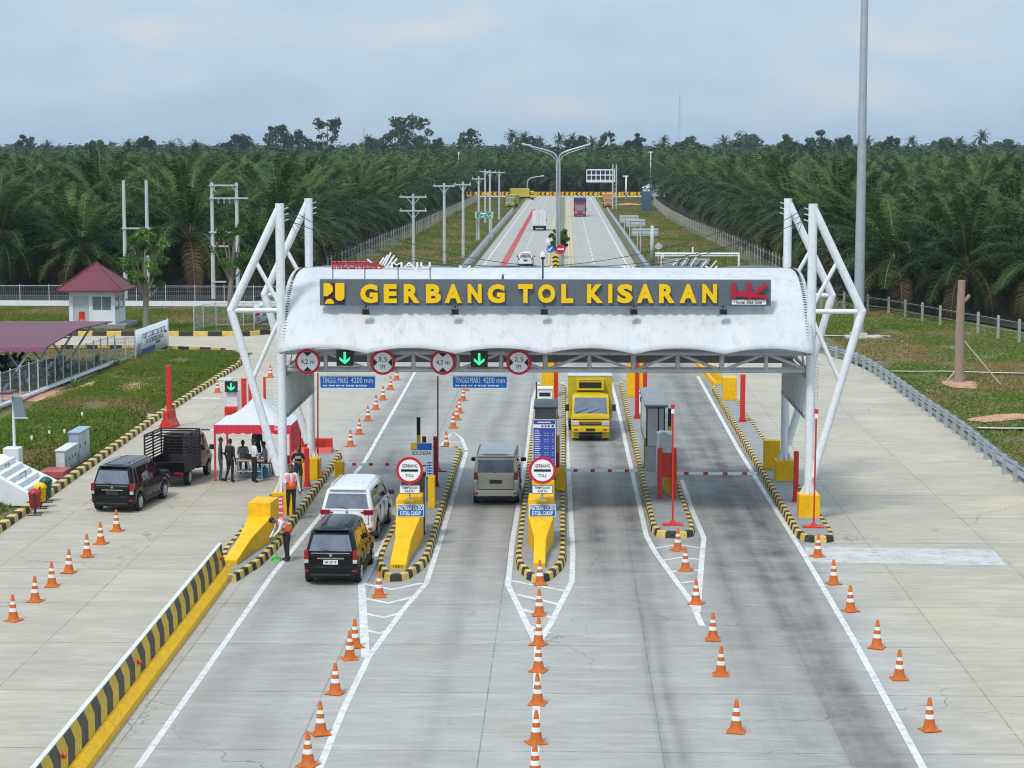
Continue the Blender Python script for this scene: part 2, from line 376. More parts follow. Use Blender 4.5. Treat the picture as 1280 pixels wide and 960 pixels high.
def grass_mat():
    m = bpy.data.materials.new('grass_ground'); m.use_nodes = True; t = m.node_tree; n = t.nodes; l = t.links
    b = n['Principled BSDF']; b.inputs['Roughness'].default_value = .95
    tc = n.new('ShaderNodeTexCoord').outputs['Object']
    c = ramp(n, l, noise(n, l, tc, .22, None, 6, .6), [(.3, (.070, .095, .018)), (.46, (.105, .115, .026)), (.58, (.135, .110, .042)), (.72, (.17, .125, .065))], 'LINEAR')
    c = mix(n, l, mapr(n, l, noise(n, l, tc, 2.2, (1, .7, 1), 8, .75), .46, .72, 0, .55), c, (.055, .085, .02))
    c = mix(n, l, mapr(n, l, noise(n, l, tc, 1.3, (.6, 1.2, 1), 7, .7), .56, .78, 0, .55), c, (.20, .17, .09))
    c = mix(n, l, mapr(n, l, noise(n, l, tc, .12, None, 5, .6), .67, .74, 0, .8), c, (.34, .20, .13))
    l.new(c, b.inputs['Base Color'])
    bp = n.new('ShaderNodeBump'); bp.inputs['Strength'].default_value = .9; bp.inputs['Distance'].default_value = .12
    l.new(noise(n, l, tc, 3.5, None, 8, .7), bp.inputs['Height']); l.new(bp.outputs[0], b.inputs['Normal'])
    return m
PAVE = pave_mat(); GRASS = grass_mat()
from mathutils import noise as mn
def sstep(a, b, x): t = max(0, min(1, (x-a)/(b-a))); return t*t*(3-2*t)
def ground_z(x, y):
    z = -.06
    if -27 < x < -19.4 and 50 < y < 133:
        w = sstep(-19.6, -21.5, x)*sstep(-27, -25, x)*sstep(133, 128, y)
        z += w*(.42+.25*mn.noise(Vector((x*.35, y*.22, 0))))
    if x > 18.6 and y < 170: z += .35*sstep(18.6, 22, x)*(.3+mn.noise(Vector((x*.12, y*.09, 3)))) + .5*sstep(18.8, 20.3, x)*sstep(26, 21, x)*0
    if (x < -11.5 or x > 9.6) and 180 < y < 590: z += .3*sstep(180, 200, y)*(mn.noise(Vector((x*.1, y*.05, 9))))*sstep(11, 15, abs(x))
    return z
xs = np.concatenate([[-4000,-1500,-600,-200,-90], np.arange(-60, -30, 2.), np.arange(-30, -19, .45), np.arange(-19, 19, 3.), np.arange(19, 34, .7), np.arange(34, 70, 4.), [90,200,600,1500,4000]])
ys = np.concatenate([[-300, 0, 30], np.arange(44, 150, .9), np.arange(150, 260, 3.), np.arange(260, 640, 15.), [700,900,1500,3000,7000]])
V = [(float(x), float(y), ground_z(x, y)) for y in ys for x in xs]; nx = len(xs)
Fs = [(j*nx+i, j*nx+i+1, (j+1)*nx+i+1, (j+1)*nx+i) for j in range(len(ys)-1) for i in range(nx-1)]
mb = MB(); mb.add(V, Fs); g = mb.build('ground', GRASS, smooth=True); tag(g, kind='structure')
# plaza and motorway as one outline
Lf = [(-18.7, 5), (-18.95, 68.5), (-19.4, 99), (-19.35, 124), (-20.2, 130), (-23, 133.5), (-27, 134.5), (-70, 134.5)]
Lb = [(-70, 143.2), (-22, 143.2), (-18.5, 148), (-14, 170), (-10.6, 200), (-10.1, 225), (-10.3, 440), (-10.6, 592)]
Rt = [(8.2, 592), (8.1, 440), (7.95, 225), (8.6, 200), (11.2, 165), (14.4, 142), (16.1, 132.8), (17.2, 127), (17.85, 120), (17.8, 80), (17.8, 5)]
mb = MB(); pl = []
rowsL = [(-18.7, 5), (-18.95, 68.5), (-19.4, 99), (-19.35, 124), (-20.2, 130), (-23, 133.5), (-27, 134.5)]
def sheet(poly, z, name, m, lab=None):
    b_ = MB(); b_.add([(x, y, z) for x, y in poly], [tuple(range(len(poly)))]); o = b_.build(name, m); tag(o, lab, kind='structure'); return o
sheet([(x, y) for x, y in Rt[::-1]]+[(x, y) for x, y in Lb[::-1]]+[(x, y) for x, y in Lf[::-1]], 0.0, 'plaza_pavement', PAVE)
sheet([(-90, 592.3), (90, 592.3), (90, 608), (-90, 608)], -.004, 'cross_road', PAVE)
# markings
paint = mat('road_paint_white', (.57, .575, .56), .75, dirt=.75, var=.12, scale=1.3)
paintY = mat('road_paint_yellow', (.62, .42, .12), .7, dirt=.4)
paintR = mat('rumble_red', (.48, .05, .05), .7, dirt=.35)
M_ = MB(); zc = [.005]
def ln(pts, w=.14, px=True, m=0):
    zc[0] += .00012
    strip_mb(M_, [G(*p) if px else Vector((*p, 0)) for p in pts], w, zc[0], m)
ln([(172, 960), (340, 719), (392, 655), (455, 578), (505, 490), (519, 465)], .16)
# gore before the second island
ln([(392, 978), (428, 890), (461, 821), (505, 761), (533, 729), (560, 650), (600, 590), (634, 500), (655, 470)][:5]+[(549, 680), (583, 565)], .16)
ln([(457, 822), (452, 732), (474, 691)], .22); ln([(474, 691), (488, 660), (522, 590), (560, 548)], .14)
for a, b, c in (((455, 730), (490, 737), (528, 729)), ((455, 748), (485, 754), (519, 746)), ((456, 767), (480, 772), (503, 766)), ((457, 788), (475, 792), (486, 788))): ln([a, b, c], .2)
# gore before the third island
ln([(668, 985), (672, 808)], .18)
ln([(672, 808), (635, 731), (640, 680), (660, 560), (666, 500), (673, 478)], .17)
ln([(672, 806), (688, 780), (715, 727), (716, 690), (706, 500), (703, 478)], .17)
for a, b in (((639, 726), (712, 740)), ((645, 743), (704, 757)), ((652, 762), (695, 774)), ((661, 783), (686, 792))): ln([a, b], .2)
# gore before the fourth island
ln([(878, 783), (864, 752), (820, 692), (808, 670), (770, 500), (764, 478)], .17)
ln([(872, 765), (878, 690), (880, 673), (866, 640), (852, 600)], .17)
for a, b, c in (((815, 686), (848, 681), (879, 686)), ((826, 701), (852, 697), (876, 700)), ((840, 715), (860, 711), (874, 714)), ((853, 729), (864, 727), (872, 729))): ln([a, b, c], .17)
ln([(1155, 962), (1067, 800), (1000, 685), (960, 622), (922, 560), (900, 520), (872, 470)], .17)
ln([(558, 548), (567, 540), (577, 548), (583, 563)], .15); 
for a, b in (((560, 546), (572, 545)), ((556, 552), (578, 553)), ((556, 560), (581, 560))): ln([a, b], .15)
# broad worn band on the right apron
strip_mb(M_, [G(1008, 693), G(1250, 697)], 2.6, .0046, 3)
ln([(230, 497.5), (276, 498)], .5)
# far motorway
def fl(x, y0, y1, w, m=0): ln([(x, y0), (x, y1)], w, False, m)
fl(-9.2, 215, 592, .18); fl(7.0, 215, 592, .18)
for y in np.arange(210, 590, 9.): fl(3.3, y, y+9*.6, .16)
for y in np.arange(210, 590, 9.): fl(-5.1, y, y+5, .16)
fl(-2.0, 215, 592, .25, 1); fl(.45, 215, 592, .16, 1); fl(.85, 215, 592, .16, 1)
for k in range(78): fl(-7.0+.0*k, 215+k*3.2, 215+k*3.2+2.5, .75, 2)
wornp = mat('worn_white_band', (.46, .455, .44), .8, dirt=.8, var=.15, scale=.8)
o = M_.build('lane_markings', [paint, paintY, paintR, wornp]); tag(o, kind='structure')
# median and roadside kerbs
mb = MB(); mb.box(-1.35, -.2, 196, 590, -.02, .17)
tag(mb.build('median_strip', mat('median_dirt', (.16, .17, .10), .9, var=.3, dirt=.4)), kind='structure')
km = [yellowK, blackK]
def kerb(name, path, label, closed=False, side=1, step=.42, h=.2, w=.2):
    o = kerb_mb(path, w, h, step, closed, side).build(name, km); tag(o, label, kind='structure'); return o
kerb('kerb', [Vector((x, y, 0)) for x, y in ((-18.5, 46), (-18.9, 68.5), (-19.4, 99), (-19.35, 122))], None, side=1, step=.55, h=.22, w=.3)
kerb('kerb', [Vector((x, y, 0)) for x, y in ((-19.35, 122), (-19.9, 129.2), (-22, 132.6), (-27, 134.3), (-40, 134.5))][::1], None, side=1, step=.8)
kerb('kerb', [Vector((x, y, 0)) for x, y in ((-60, 143.2), (-22, 143.2), (-18.6, 147.8), (-14, 170))], None, side=1, step=1.0, h=.32)
mb = MB(); pts = smooth_path([Vector((x, y, 0)) for x, y in Rt[::-1][:8]], 5)
for a, b in zip(pts, pts[1:]):
    d = (b-a).normalized(); q = Vector((d.y, -d.x, 0)); 
    mb.add([a, a+q*.22, b+q*.22, b, a+Vector((0,0,.1)), a+q*.22+Vector((0,0,.1)), b+q*.22+Vector((0,0,.1)), b+Vector((0,0,.1))], [(4,5,6,7), (0,4,7,3), (1,2,6,5)])
tag(mb.build('concrete_edge', slabm), kind='structure')
# islands
def island(outline, label, h=.2):
    pts = [Vector((x, y, 0)) for x, y in outline]
    area = sum(a.x*b.y-b.x*a.y for a, b in zip(pts, pts[1:]+pts[:1]))
    if area < 0: pts = pts[::-1]
    c = sum(pts, Vector())/len(pts)
    r = thing('toll_island', label, 'traffic island', (c.x, c.y, 0))
    lp = [p-c for p in pts]; cl = lp+[lp[0]]
    kerb_mb(cl, .19, h+.02, .40, True, 1).build('kerb', km, r)
    mb = MB(); n = len(lp); inn = []
    for i in range(n):
        d = (lp[(i+1) % n]-lp[i-1]).normalized(); inn.append(lp[i]+Vector((-d.y, d.x, 0))*.15)
    mb.prism([(p.x, p.y) for p in inn], 0, h).build('slab', slabm, r)
    return r
def nose(xl, xr, y0, n=8, blunt=.5, sharp=1.6):
    out = []
    for k in range(n+1):
        t = pi*k/n; out.append(((xl+xr)/2-(xr-xl)/2*cos(t), y0+sharp*(1-abs(sin(t))**blunt) if True else 0))
    return out
def isl(xl, xr, y0, y1, sharp=2.6, xl1=None, xr1=None):
    xl1 = xl if xl1 is None else xl1; xr1 = xr if xr1 is None else xr1; o = []
    o += [(xl1, y1-.5), (xl, y0+sharp*1.3), (xl+.1, y0+sharp*.75), (xl+.27*(xr-xl), y0+.35), (xl+.40*(xr-xl), y0), (xr-.40*(xr-xl), y0), (xr-.27*(xr-xl), y0+.35), (xr-.1, y0+sharp*.75), (xr, y0+sharp*1.3), (xr1, y1-.5), (xr1-.3, y1), (xl1+.3, y1)]
    return o
island([(-10.85, 86), (-10.85, 64.6), (-10.3, 60.6), (-9.75, 60.5), (-9.35, 63.0), (-9.2, 66), (-9.3, 86), (-9.6, 87), (-10.5, 87)], 'kerbed toll island under the red and white tent, beside the long striped barrier')
island(isl(-5.85, -4.2, 60.7, 88, xl1=-5.85, xr1=-4.35), 'short kerbed toll island between the dark cars lane and the champagne minivan lane')
island(isl(-1.55, .05, 60.7, 112.5), 'long kerbed toll island between the champagne minivan and the yellow truck')
island([(2.95, 113), (2.9, 69.2), (3.05, 68.2), (3.4, 67.9), (4.0, 67.9), (4.3, 68.3), (4.4, 69.3), (4.3, 113), (4.0, 114), (3.2, 114)], 'blunt ended kerbed toll island right of the yellow truck')
island([(7.85, 111), (7.65, 68.5), (7.8, 67.5), (8.1, 67.2), (8.6, 67.2), (8.85, 67.5), (8.95, 68.6), (8.75, 111), (8.5, 112), (8.1, 112)], 'kerbed toll island carrying the right pair of canopy columns')
# ---------------- toll gate canopy ----------------
GX0, GX1 = -9.78, 8.42; YF, YR = 71.2, 79.2; ZE = 5.9; ZT = 8.45; YM = 75.9
gate = thing('toll_gate', 'wide white arched canopy on white tubular masts spanning the toll lanes', 'toll gate canopy', (0, YM, 0))
def loc(p): p = Vector(p); return Vector((p.x, p.y-YM, p.z))
# membrane
memb = bpy.data.materials.new('membrane'); memb.use_nodes = True
t = memb.node_tree; n = t.nodes; l = t.links; b = n['Principled BSDF']; b.inputs['Roughness'].default_value = .55
tcx = n.new('ShaderNodeTexCoord').outputs['Object']; s = n.new('ShaderNodeSeparateXYZ'); l.new(tcx, s.inputs[0])
seam = mth(n, l, 'GREATER_THAN', mth(n, l, 'ABSOLUTE', mth(n, l, 'SUBTRACT', mth(n, l, 'FRACT', mth(n, l, 'DIVIDE', s.outputs[0], 1.52)), .5)), .488)
seamz = mth(n, l, 'GREATER_THAN', mth(n, l, 'ABSOLUTE', mth(n, l, 'SUBTRACT', mth(n, l, 'FRACT', mth(n, l, 'DIVIDE', s.outputs[2], .33)), .5)), .475)
c = mix(n, l, mapr(n, l, noise(n, l, tcx, .5, (1, .4, .5), 6, .7), .35, .7, 0, .6), (.69, .70, .72), (.56, .575, .595))
c = mix(n, l, mapr(n, l, noise(n, l, tcx, 2., (1.5, 1, .25), 8, .75), .5, .75, 0, .7), c, (.36, .375, .39))
c = mix(n, l, mth(n, l, 'MULTIPLY', seam, .22), c, (.72, .74, .77)); c = mix(n, l, mth(n, l, 'MULTIPLY', seamz, .14), c, (.45, .47, .50))
l.new(c, b.inputs['Base Color'])
trn = n.new('ShaderNodeBsdfTranslucent'); l.new(c, trn.inputs[0]); mxm = n.new('ShaderNodeMixShader'); mxm.inputs[0].default_value = .22; l.new(b.outputs[0], mxm.inputs[1]); l.new(trn.outputs[0], mxm.inputs[2]); l.new(mxm.outputs[0], n['Material Output'].inputs[0])
bp = n.new('ShaderNodeBump'); bp.inputs['Strength'].default_value = .3; bp.inputs['Distance'].default_value = .01
l.new(noise(n, l, tcx, 7., (1, 1, 1), 6, .6), bp.inputs['Height']); l.new(bp.outputs[0], b.inputs['Normal'])
PR = [(1.02, 0), (.965, .14), (.90, .30), (.80, .52), (.70, .69), (.55, .85), (.40, .94), (.22, .987), (0, 1)]
PR = [Vector((YM-o_*5.55, ZE+z_*(ZT+.04-ZE), 0)) for o_, z_ in PR]+[Vector((YM+o_*3.7, ZE+z_*(ZT+.04-ZE), 0)) for o_, z_ in PR[::-1][1:]]
PR = smooth_path(PR, 6)
PR40 = resample(PR, sum((b_-a_).length for a_, b_ in zip(PR, PR[1:]))/40)
mb = MB(); NB = 6; nu = NB*10; nv = 40; vs = []
for j in range(nv+1):
    a = pi*j/nv
    for i in range(nu+1):
        x = GX0+.0+(GX1-GX0-.0)*i/nu; q = (i % 10)/10
        y, z = PR40[j].x, PR40[j].y
        sag = .20*4*q*(1-q); edge = (max(0, 1-min(j, nv-j)/9))**1.5
        z += sag*edge; z -= .05*(4*q*(1-q))*sin(a)**2*0
        z += -.02*(1-4*q*(1-q))*(1-edge)*.6
        vs.append(loc((x, y, z-.0)))
mb.add(vs, [(j*(nu+1)+i, j*(nu+1)+i+1, (j+1)*(nu+1)+i+1, (j+1)*(nu+1)+i) for j in range(nv) for i in range(nu)])
ro = mb.build('canopy_roof', memb, gate, smooth=True)
so_ = ro.modifiers.new('thick', 'SOLIDIFY'); so_.thickness = .03; so_.offset = -1
# lacing on the side edges (small dark rope ties)
mb = MB()
for gx, sg in ((GX0+.1, -1), (GX1-.1, 1)):
    A90 = resample(PR, sum((b_-a_).length for a_, b_ in zip(PR, PR[1:]))/90); arc = [loc((gx+sg*.02, q.x, q.y-.02)) for q in A90]
    mb.cur = 0; mb.path(arc[::2], .022, 6)
    mb.cur = 1
    for k in range(0, len(arc)): mb.tube(arc[k], arc[k]+Vector((-sg*.13, 0, .03)), .02, n=4)
mb.build('edge_lacing', [truss_m, dark], gate, smooth=True)
# trusses front and back: chords + webs
def truss(y, name='truss'):
    r = MB(); zt, zb = 5.82, 5.22
    for z in (zt, zb): r.tube(loc((GX0, y, z)), loc((GX1, y, z)), .075, n=8)
    for z in (zt, zb): r.tube(loc((GX0, y+.6, z)), loc((GX1, y+.6, z)), .06, n=8)
    w = (GX1-GX0)/NB
    for k in range(NB+1):
        x = GX0+k*w; r.tube(loc((x, y, zb)), loc((x, y, zt+.08)), .085, n=8); r.tube(loc((x, y, zt)), loc((x, y+.6, zt)), .05, n=6); r.tube(loc((x, y, zb)), loc((x, y+.6, zb)), .05, n=6)
        if k < NB:
            r.tube(loc((x+w/2, y, zb)), loc((x+w/2, y, zt)), .075, n=8)
            r.tube(loc((x, y, zb)), loc((x+w/2, y, zt)), .055, n=8); r.tube(loc((x+w, y, zb)), loc((x+w/2, y, zt)), .055, n=8)
    return r.build(name, truss_m, gate, smooth=True)
truss(YF+.12); truss(YR-.72)
# arched ribs and purlins under the skin
mb = MB()
for k in range(NB+1):
    x = GX0+.1+(GX1-GX0-.2)*k/NB
    mb.path([loc((x, YM-(YM-YF-.1 if q < 8 else YR-YM-.2)*cos(pi*q/16), ZE-.12+(ZT-ZE)*sin(pi*q/16))) for q in range(17)], .06, 6)
for yy, zz in ((73, 7.35), (YM, 8.2), (78.2, 7.0)): mb.tube(loc((GX0, yy, zz)), loc((GX1, yy, zz)), .06, n=6)
mb.build('roof_rib', truss_m, gate, smooth=True)
mb = MB(); mb.box(GX0+.3, GX1-.3, 74.0-YM, 74.9-YM, 5.22, 5.42); mb.build('walkway_deck', mat('walkway_dark', (.13, .14, .15), .6), gate)
# ridge pipes behind the crest, with stub ties
mb = MB(); w = (GX1-GX0)/NB
for k in range(NB):
    x0 = GX0+k*w+.12; x1 = x0+w-.24
    mb.path([loc((x0+(x1-x0)*q/6, YM+1.0, 8.36+.10*sin(pi*q/6))) for q in range(7)], .085, 8)
mb.build('ridge_pipe', signgrey, gate, smooth=True)
mb = MB()
for k in range(1, NB):
    x = GX0+k*w
    mb = MB(); mb.tube(loc((x, YM+.4, 8.36)), loc((x+.20, YM+1.0, 8.50)), .03); mb.tube(loc((x, YM+.4, 8.36)), loc((x-.20, YM+1.0, 8.50)), .03); mb.build('ridge_stay', white, gate)
pass
# side frames
def mast_frame(sg, y):
    x = GX0 if sg < 0 else GX1; zt = 10.95; e = Vector((x+sg*1.72, y, 7.28)); foot = Vector((x+sg*.12, y, 1.35)); top = Vector((x, y, zt))
    m_ = MB(); m_.tube(loc((x, y, .9)), loc((x, y, zt)), .155, .155, 18)
    for k in range(8):                                   # flared gussets at the foot
        a = 2*pi*k/8; m_.add([loc((x+.14*cos(a), y+.14*sin(a), 1.35)), loc((x+.34*cos(a), y+.34*sin(a), .92)), loc((x+.14*cos(a), y+.14*sin(a), .92)), loc((x+.14*cos(a+.08), y+.14*sin(a+.08), .92))], [(0, 1, 2), (0, 1, 3)])
    m_.build('mast', white, gate, smooth=True)
    m_ = MB(); m_.tube(loc(top-Vector((-sg*.0, 0, .12))), loc(e), .142, n=14); m_.ball(loc(e), .15, 12, 8); m_.tube(loc(e), loc(foot+Vector((0, 0, .2))), .142, n=14)
    m_.build('outer_strut', white, gate, smooth=True)
    m_ = MB(); m_.tube(loc(e), loc((x, y, 7.28)), .085, n=10)
    mid = top.lerp(e, .52); m_.tube(loc(mid), loc((x, y, 7.4)), .075, n=10)
    ml = e.lerp(foot, .42); m_.tube(loc((x, y, 7.1)), loc(ml), .075, n=10)
    m_.build('brace', white, gate, smooth=True)
    m_ = MB()
    for k in range(3): m_.tube(loc((x-sg*.12, y, zt-.2-.2*k)), loc((x-sg*.30, y+.03, zt-.14-.2*k)), .02, n=6)
    m_.build('cable_lug', truss_m, gate)
for sg in (-1, 1):
    for y in (YF, YR): mast_frame(sg, y)
    x = GX0 if sg < 0 else GX1; xi = x+(-sg)*.12
    m_ = MB()
    for z in (5.82, 5.22): m_.tube(loc((x, YF, z)), loc((x, YR, z)), .07, n=8)
    for k in range(5): m_.tube(loc((x, YF+k*(YR-YF)/4, 5.22)), loc((x, YF+(k+.5)*(YR-YF)/4, 5.82) if k < 4 else (x, YR, 5.82)), .05, n=6)
    m_.build('truss', truss_m, gate, smooth=True)
    m_ = MB(); m_.cur = 0                                 # louvred panel between the masts
    m_.box(xi-.015, xi+.015, YF+.3-YM, YR-.3-YM, 3.66, 5.02, 0)
    for k in range(15): yy = YF+.4+k*(YR-YF-.8)/14; m_.cbox(loc((xi, yy, 4.35)), (.12, .06, 1.35), 0, 2)
    m_.cur = 1
    for z in (3.62, 5.05): m_.box(xi-.06, xi+.06, YF+.2-YM, YR-.2-YM, z-.06, z+.06)
    m_.build('louvre_panel', [mat('louvre_grey', (.58, .59, .60), .6), booth, mat('louvre_rib', (.68, .70, .71), .6)], gate)
    m_ = MB()                                             # runged cable ladder beside the mast
    xl = x+sg*.22
    for dx in (-.05, .05): m_.tube(loc((xl+dx, YF+.1, 3.1)), loc((xl+dx, YF+.1, 5.6)), .012, n=5)
    for k in range(22): m_.cbox(loc((xl, YF+.1, 3.15+k*.11)), (.11, .03, .03))
    m_.build('cable_ladder', white, gate)
    for y in (YF, YR):
        m_ = MB(); m_.box(x-.36, x+.36, y-YM-.36, y-YM+.36, .18, .98); m_.build('pedestal', yellow, gate, bevel=.02)
# black cables strung between mast tops over the roof (slack)
def cable(p, q, sag, r=.012, label=None):
    pts = [Vector(p).lerp(Vector(q), k/16)-Vector((0, 0, sag*4*(k/16)*(1-k/16))) for k in range(17)]
    mb = MB(); mb.path(pts, r, 5); o = mb.build('overhead_cable', dark); tag(o, label, 'cable', 'black cables sagging over the canopy'); return o
for k, (sx, my, px, lab) in enumerate(((-1, YF, 572, 'black stay cable from the left front mast to the roof ridge'), (-1, YR, 680, 'black stay cable from the left rear mast to the middle of the ridge'), (-1, YF, 650, 'long black stay cable from the left front mast to the ridge middle'),
        (1, YF, 792, 'black stay cable from the right front mast to the roof ridge'), (1, YR, 680, 'black stay cable from the right rear mast to the middle of the ridge'), (1, YF, 712, 'long black stay cable from the right front mast to the ridge middle'))):
    cable((GX0+.35 if sx < 0 else GX1-.35, my, 10.75-.2*(k % 3)), (A(px, 333, YM+.9).x, YM+.9, 8.5), .42, .013, lab)
for sx, nm in ((-1, 'left'), (1, 'right')):
    for k in range(3): cable((GX0+.35 if sx < 0 else GX1-.35, YF, 10.8-.2*k), (GX0-.1 if sx < 0 else GX1+.1, YR-.2, 10.35-.42*k), .25, .011, '%s short dark cable between the front and rear %s mast tops' % (('upper', 'middle', 'lower')[k], nm))
# name sign
YB = YF-.05
sign = thing('gate_name_sign', 'long dark grey board reading GERBANG TOL KISARAN in yellow letters', 'name sign', (0, YB, 0))
def S(px, py): p = A(px, py, YB); return p.x, p.z
x0, z1 = S(399.5, 349); x1, z0 = S(963.5, 383)
MB().box(x0, x1, 0, .28, z0, z1).build('sign_board', signgrey, sign, bevel=.015)
def letter(ch, pa, pb, top=355.2, bot=378.6):
    xa, zt = S(pa, top); xb, zb = S(pb, bot); m_ = MB()
    text_mb(m_, ch, xa, xb, zb, zt, 0, .12, .05); o = m_.build('letter', yellowL, sign); return o
def q3(a, ox): return a/4+ox
for ch, a, b_ in (('G',282,370),('E',400,466),('R',500,579),('B',611,686),('A',704,789),('N',819,889),('G',918,1004)): letter(ch, 380+a/4, 380+b_/4)
for ch, a, b_ in (('T',31,104),('O',130,216),('L',247,306),('K',375,455),('I',481,501),('S',526,603),('A',624,707),('R',735,813),('A',839,922),('N',951,1023)): letter(ch, 640+a/4, 640+b_/4)
# emblem left: dark square with yellow shapes
m_ = MB(); a, b_ = S(405, 379.8); c_, d = S(430.8, 353.6); m_.box(a, c_, -.03, 0, b_, d, 0)
def poly_s(pts, th=.06, mi=1):
    P = [S(*p) for p in pts]; m_.add([(x, -.03-th, z) for x, z in P]+[(x, -.03, z) for x, z in P], [tuple(range(len(P))), tuple(range(len(P), 2*len(P)))[::-1]]+[(i, (i+1) % len(P), len(P)+(i+1) % len(P), len(P)+i) for i in range(len(P))], mi)
poly_s([(404.8, 353.6), (410, 353.8)]+[(409.5+7*sin(t), 361-7.4*cos(t)) for t in np.linspace(.3, pi-.3, 8)]+[(410, 370), (404.8, 370)])
poly_s([(406.5, 379.4), (418, 379.4)]+[(412.2+5.6*cos(t), 379.2-6*sin(t)) for t in np.linspace(.25, pi-.25, 7)])
poly_s([(419.3, 353.6), (430.8, 353.6), (430.8, 371)]+[(425+5.6*cos(t), 371+5*sin(t)) for t in np.linspace(.3, pi-.2, 7)]+[(419.3, 371)])
m_.build('emblem', [mat('emblem_purple', (.045, .015, .06), .5), yellowL], sign)
# emblem right: red joined letters and white plate
m_ = MB()
poly_s([(914.3, 353.5), (919.5, 353.5), (919.5, 364), (933.5, 364), (933.5, 353.8), (938.8, 353.8), (938.8, 363), (941, 365.5), (955.5, 354.2), (959.6, 357.4), (946.5, 367.6), (950, 368.3), (959.3, 370.2), (958.6, 373.8), (938.8, 371.4), (938.4, 373.6), (933.5, 373.6), (933.5, 371.3), (919.5, 370.6), (919.5, 373.6), (914.3, 373.6)], .09, 0)
m_.build('emblem', [mat('emblem_red', (.42, .008, .03), .4)], sign)
m_ = MB(); a, b_ = S(914.7, 380.5); c_, d = S(957.6, 374.6); m_.box(a, c_, -.04, 0, b_, d, 0)
xa, za = S(920.5, 379.6); xb, zb = S(952, 375.4); text_mb(m_, 'Inovasi Untuk Solusi', xa, xb, za, zb, -.04, .008, .012, 1)
m_.build('slogan_plate', [signwhite, signblack], sign)
m_ = MB()
for px in (457, 569, 680, 792, 904):
    p = A(px, 383, YF); m_.box(p.x-.06, p.x+.06, .28, .8, z0+.25, z0+.35)
m_.build('bracket', dark, sign)
# floodlights
for k, px in enumerate((457.5, 569, 680.3, 792, 904)):
    p = A(px, 389, YF-.25); r = thing('floodlight', 'dark square floodlight under the grey name board, %s from the left' % ORD[k], 'floodlight', (p.x, YF-.25, p.z), group='floodlights under the name board')
    MB().box(-.14, .14, -.10, .02, -.12, .10).build('lamp_housing', signgrey, r, bevel=.012)
    m_ = MB(); m_.quad((-.11, -.104, -.09), (.11, -.104, -.09), (.11, -.104, .07), (-.11, -.104, .07)); m_.build('lens', glass, r)
    m_ = MB(); m_.tube((0, 0, .08), (0, .02, .21), .03); m_.box(-.09, -.07, -.02, .03, .08, .16); m_.box(.07, .09, -.02, .03, .08, .16); m_.build('bracket', dark, r)
# CCTV dome mast, sensor
p = A(680, 352, YM-.6); r = thing('security_camera', 'white dome camera on a thin dark pole above the name board', 'security camera', (p.x, YF+.2, 0))
top = A(680, 322, YF+.2).z
m_ = MB(); m_.tube((0, 0, 8.15), (0, 0, top), .028); m_.build('pole', dark, r)
m_ = MB(); m_.lathe([(.0, .16), (.07, .14), (.095, .06), (.10, -.02), (.06, -.04)][::-1], (0, 0, top+.05), 14); m_.build('dome_cover', white, r, smooth=True)
m_ = MB(); m_.ball((0, 0, top+.0), .075, 12, 8); m_.build('lens', signblack, r, smooth=True)
p = A(628.5, 350, YF); m_ = MB(); m_.cbox((0, 0, .05), (.09, .08, .12)); m_.cbox((0, 0, .14), (.06, .06, .05)); tag(m_.build('sensor_box', signgrey, None, (p.x, YF, A(628.5, 349, YF-.1).z)), 'tiny grey sensor box on the name board top edge left of the word KISARAN', 'sensor')
# slogan letters on posts
sg_ = thing('slogan_sign', 'red and white INDONESIA MAJU lettering with striped white emblem standing on thin posts', 'sign', (0, YF, 0))
def S2(px, py): p = A(px, py, YF); return p.x, p.z
m_ = MB()
for px in (416, 456, 497.5, 537.5): a, b_ = S2(px, 350); _, d = S2(px, 327); m_.tube((a, .05, b_-.25), (a, .05, d), .02, n=6)
a, b_ = S2(414.5, 336.2); c_, _ = S2(540, 336); m_.tube((a, .05, b_), (c_, .05, b_), .012, n=5)
m_.build('post', signgrey, sg_)
m_ = MB(); a, b_ = S2(415, 335.8); c_, d = S2(477.5, 327.6); 
_, zz = S2(415, 328); text_mb(m_, 'INDONESIA', a, c_, b_, zz, 0, .05, .02, 0)
m_.build('letters', mat('slogan_red', (.5, .02, .05), .5), sg_)
m_ = MB(); a, b_ = S2(415, 335.9); c_, d = S2(477.8, 327.3)
for z in (b_, d): m_.tube((a, .02, z), (c_, .02, z), .018, n=5)
for k in range(10): x = a+(c_-a)*k/9; m_.tube((x, .02, b_), (x, .02, d), .012, n=5)
m_.build('letter_frame', mat('slogan_red', (.5, .02, .05), .5), sg_)
m_ = MB(); a, b_ = S2(489, 336.8); c_, d = S2(538.5, 327.6); text_mb(m_, 'MAJU', a, c_, b_, d, 0, .05, .01, 0); m_.build('letters', signwhite, sg_)
m_ = MB()
for k in range(5):
    p0 = S2(474.5+3.0*k, 330.5+1.2*k); p1 = S2(481+3.9*k-(1.2 if k == 0 else 0), 320.5+(.5, -1.8, -4.9, -1, 2.6)[k]+(1.2, 0, 0, 0, 0)[k])
    m_.tube((p0[0], 0, p0[1]), (p1[0], 0, p1[1]), .032, n=5)
m_.tube((*[S2(459, 324)[0]], 0, S2(459, 324)[1]), (S2(465, 329)[0], 0, S2(465, 329)[1]), .03, n=5)
m_.build('striped_emblem', signwhite, sg_)
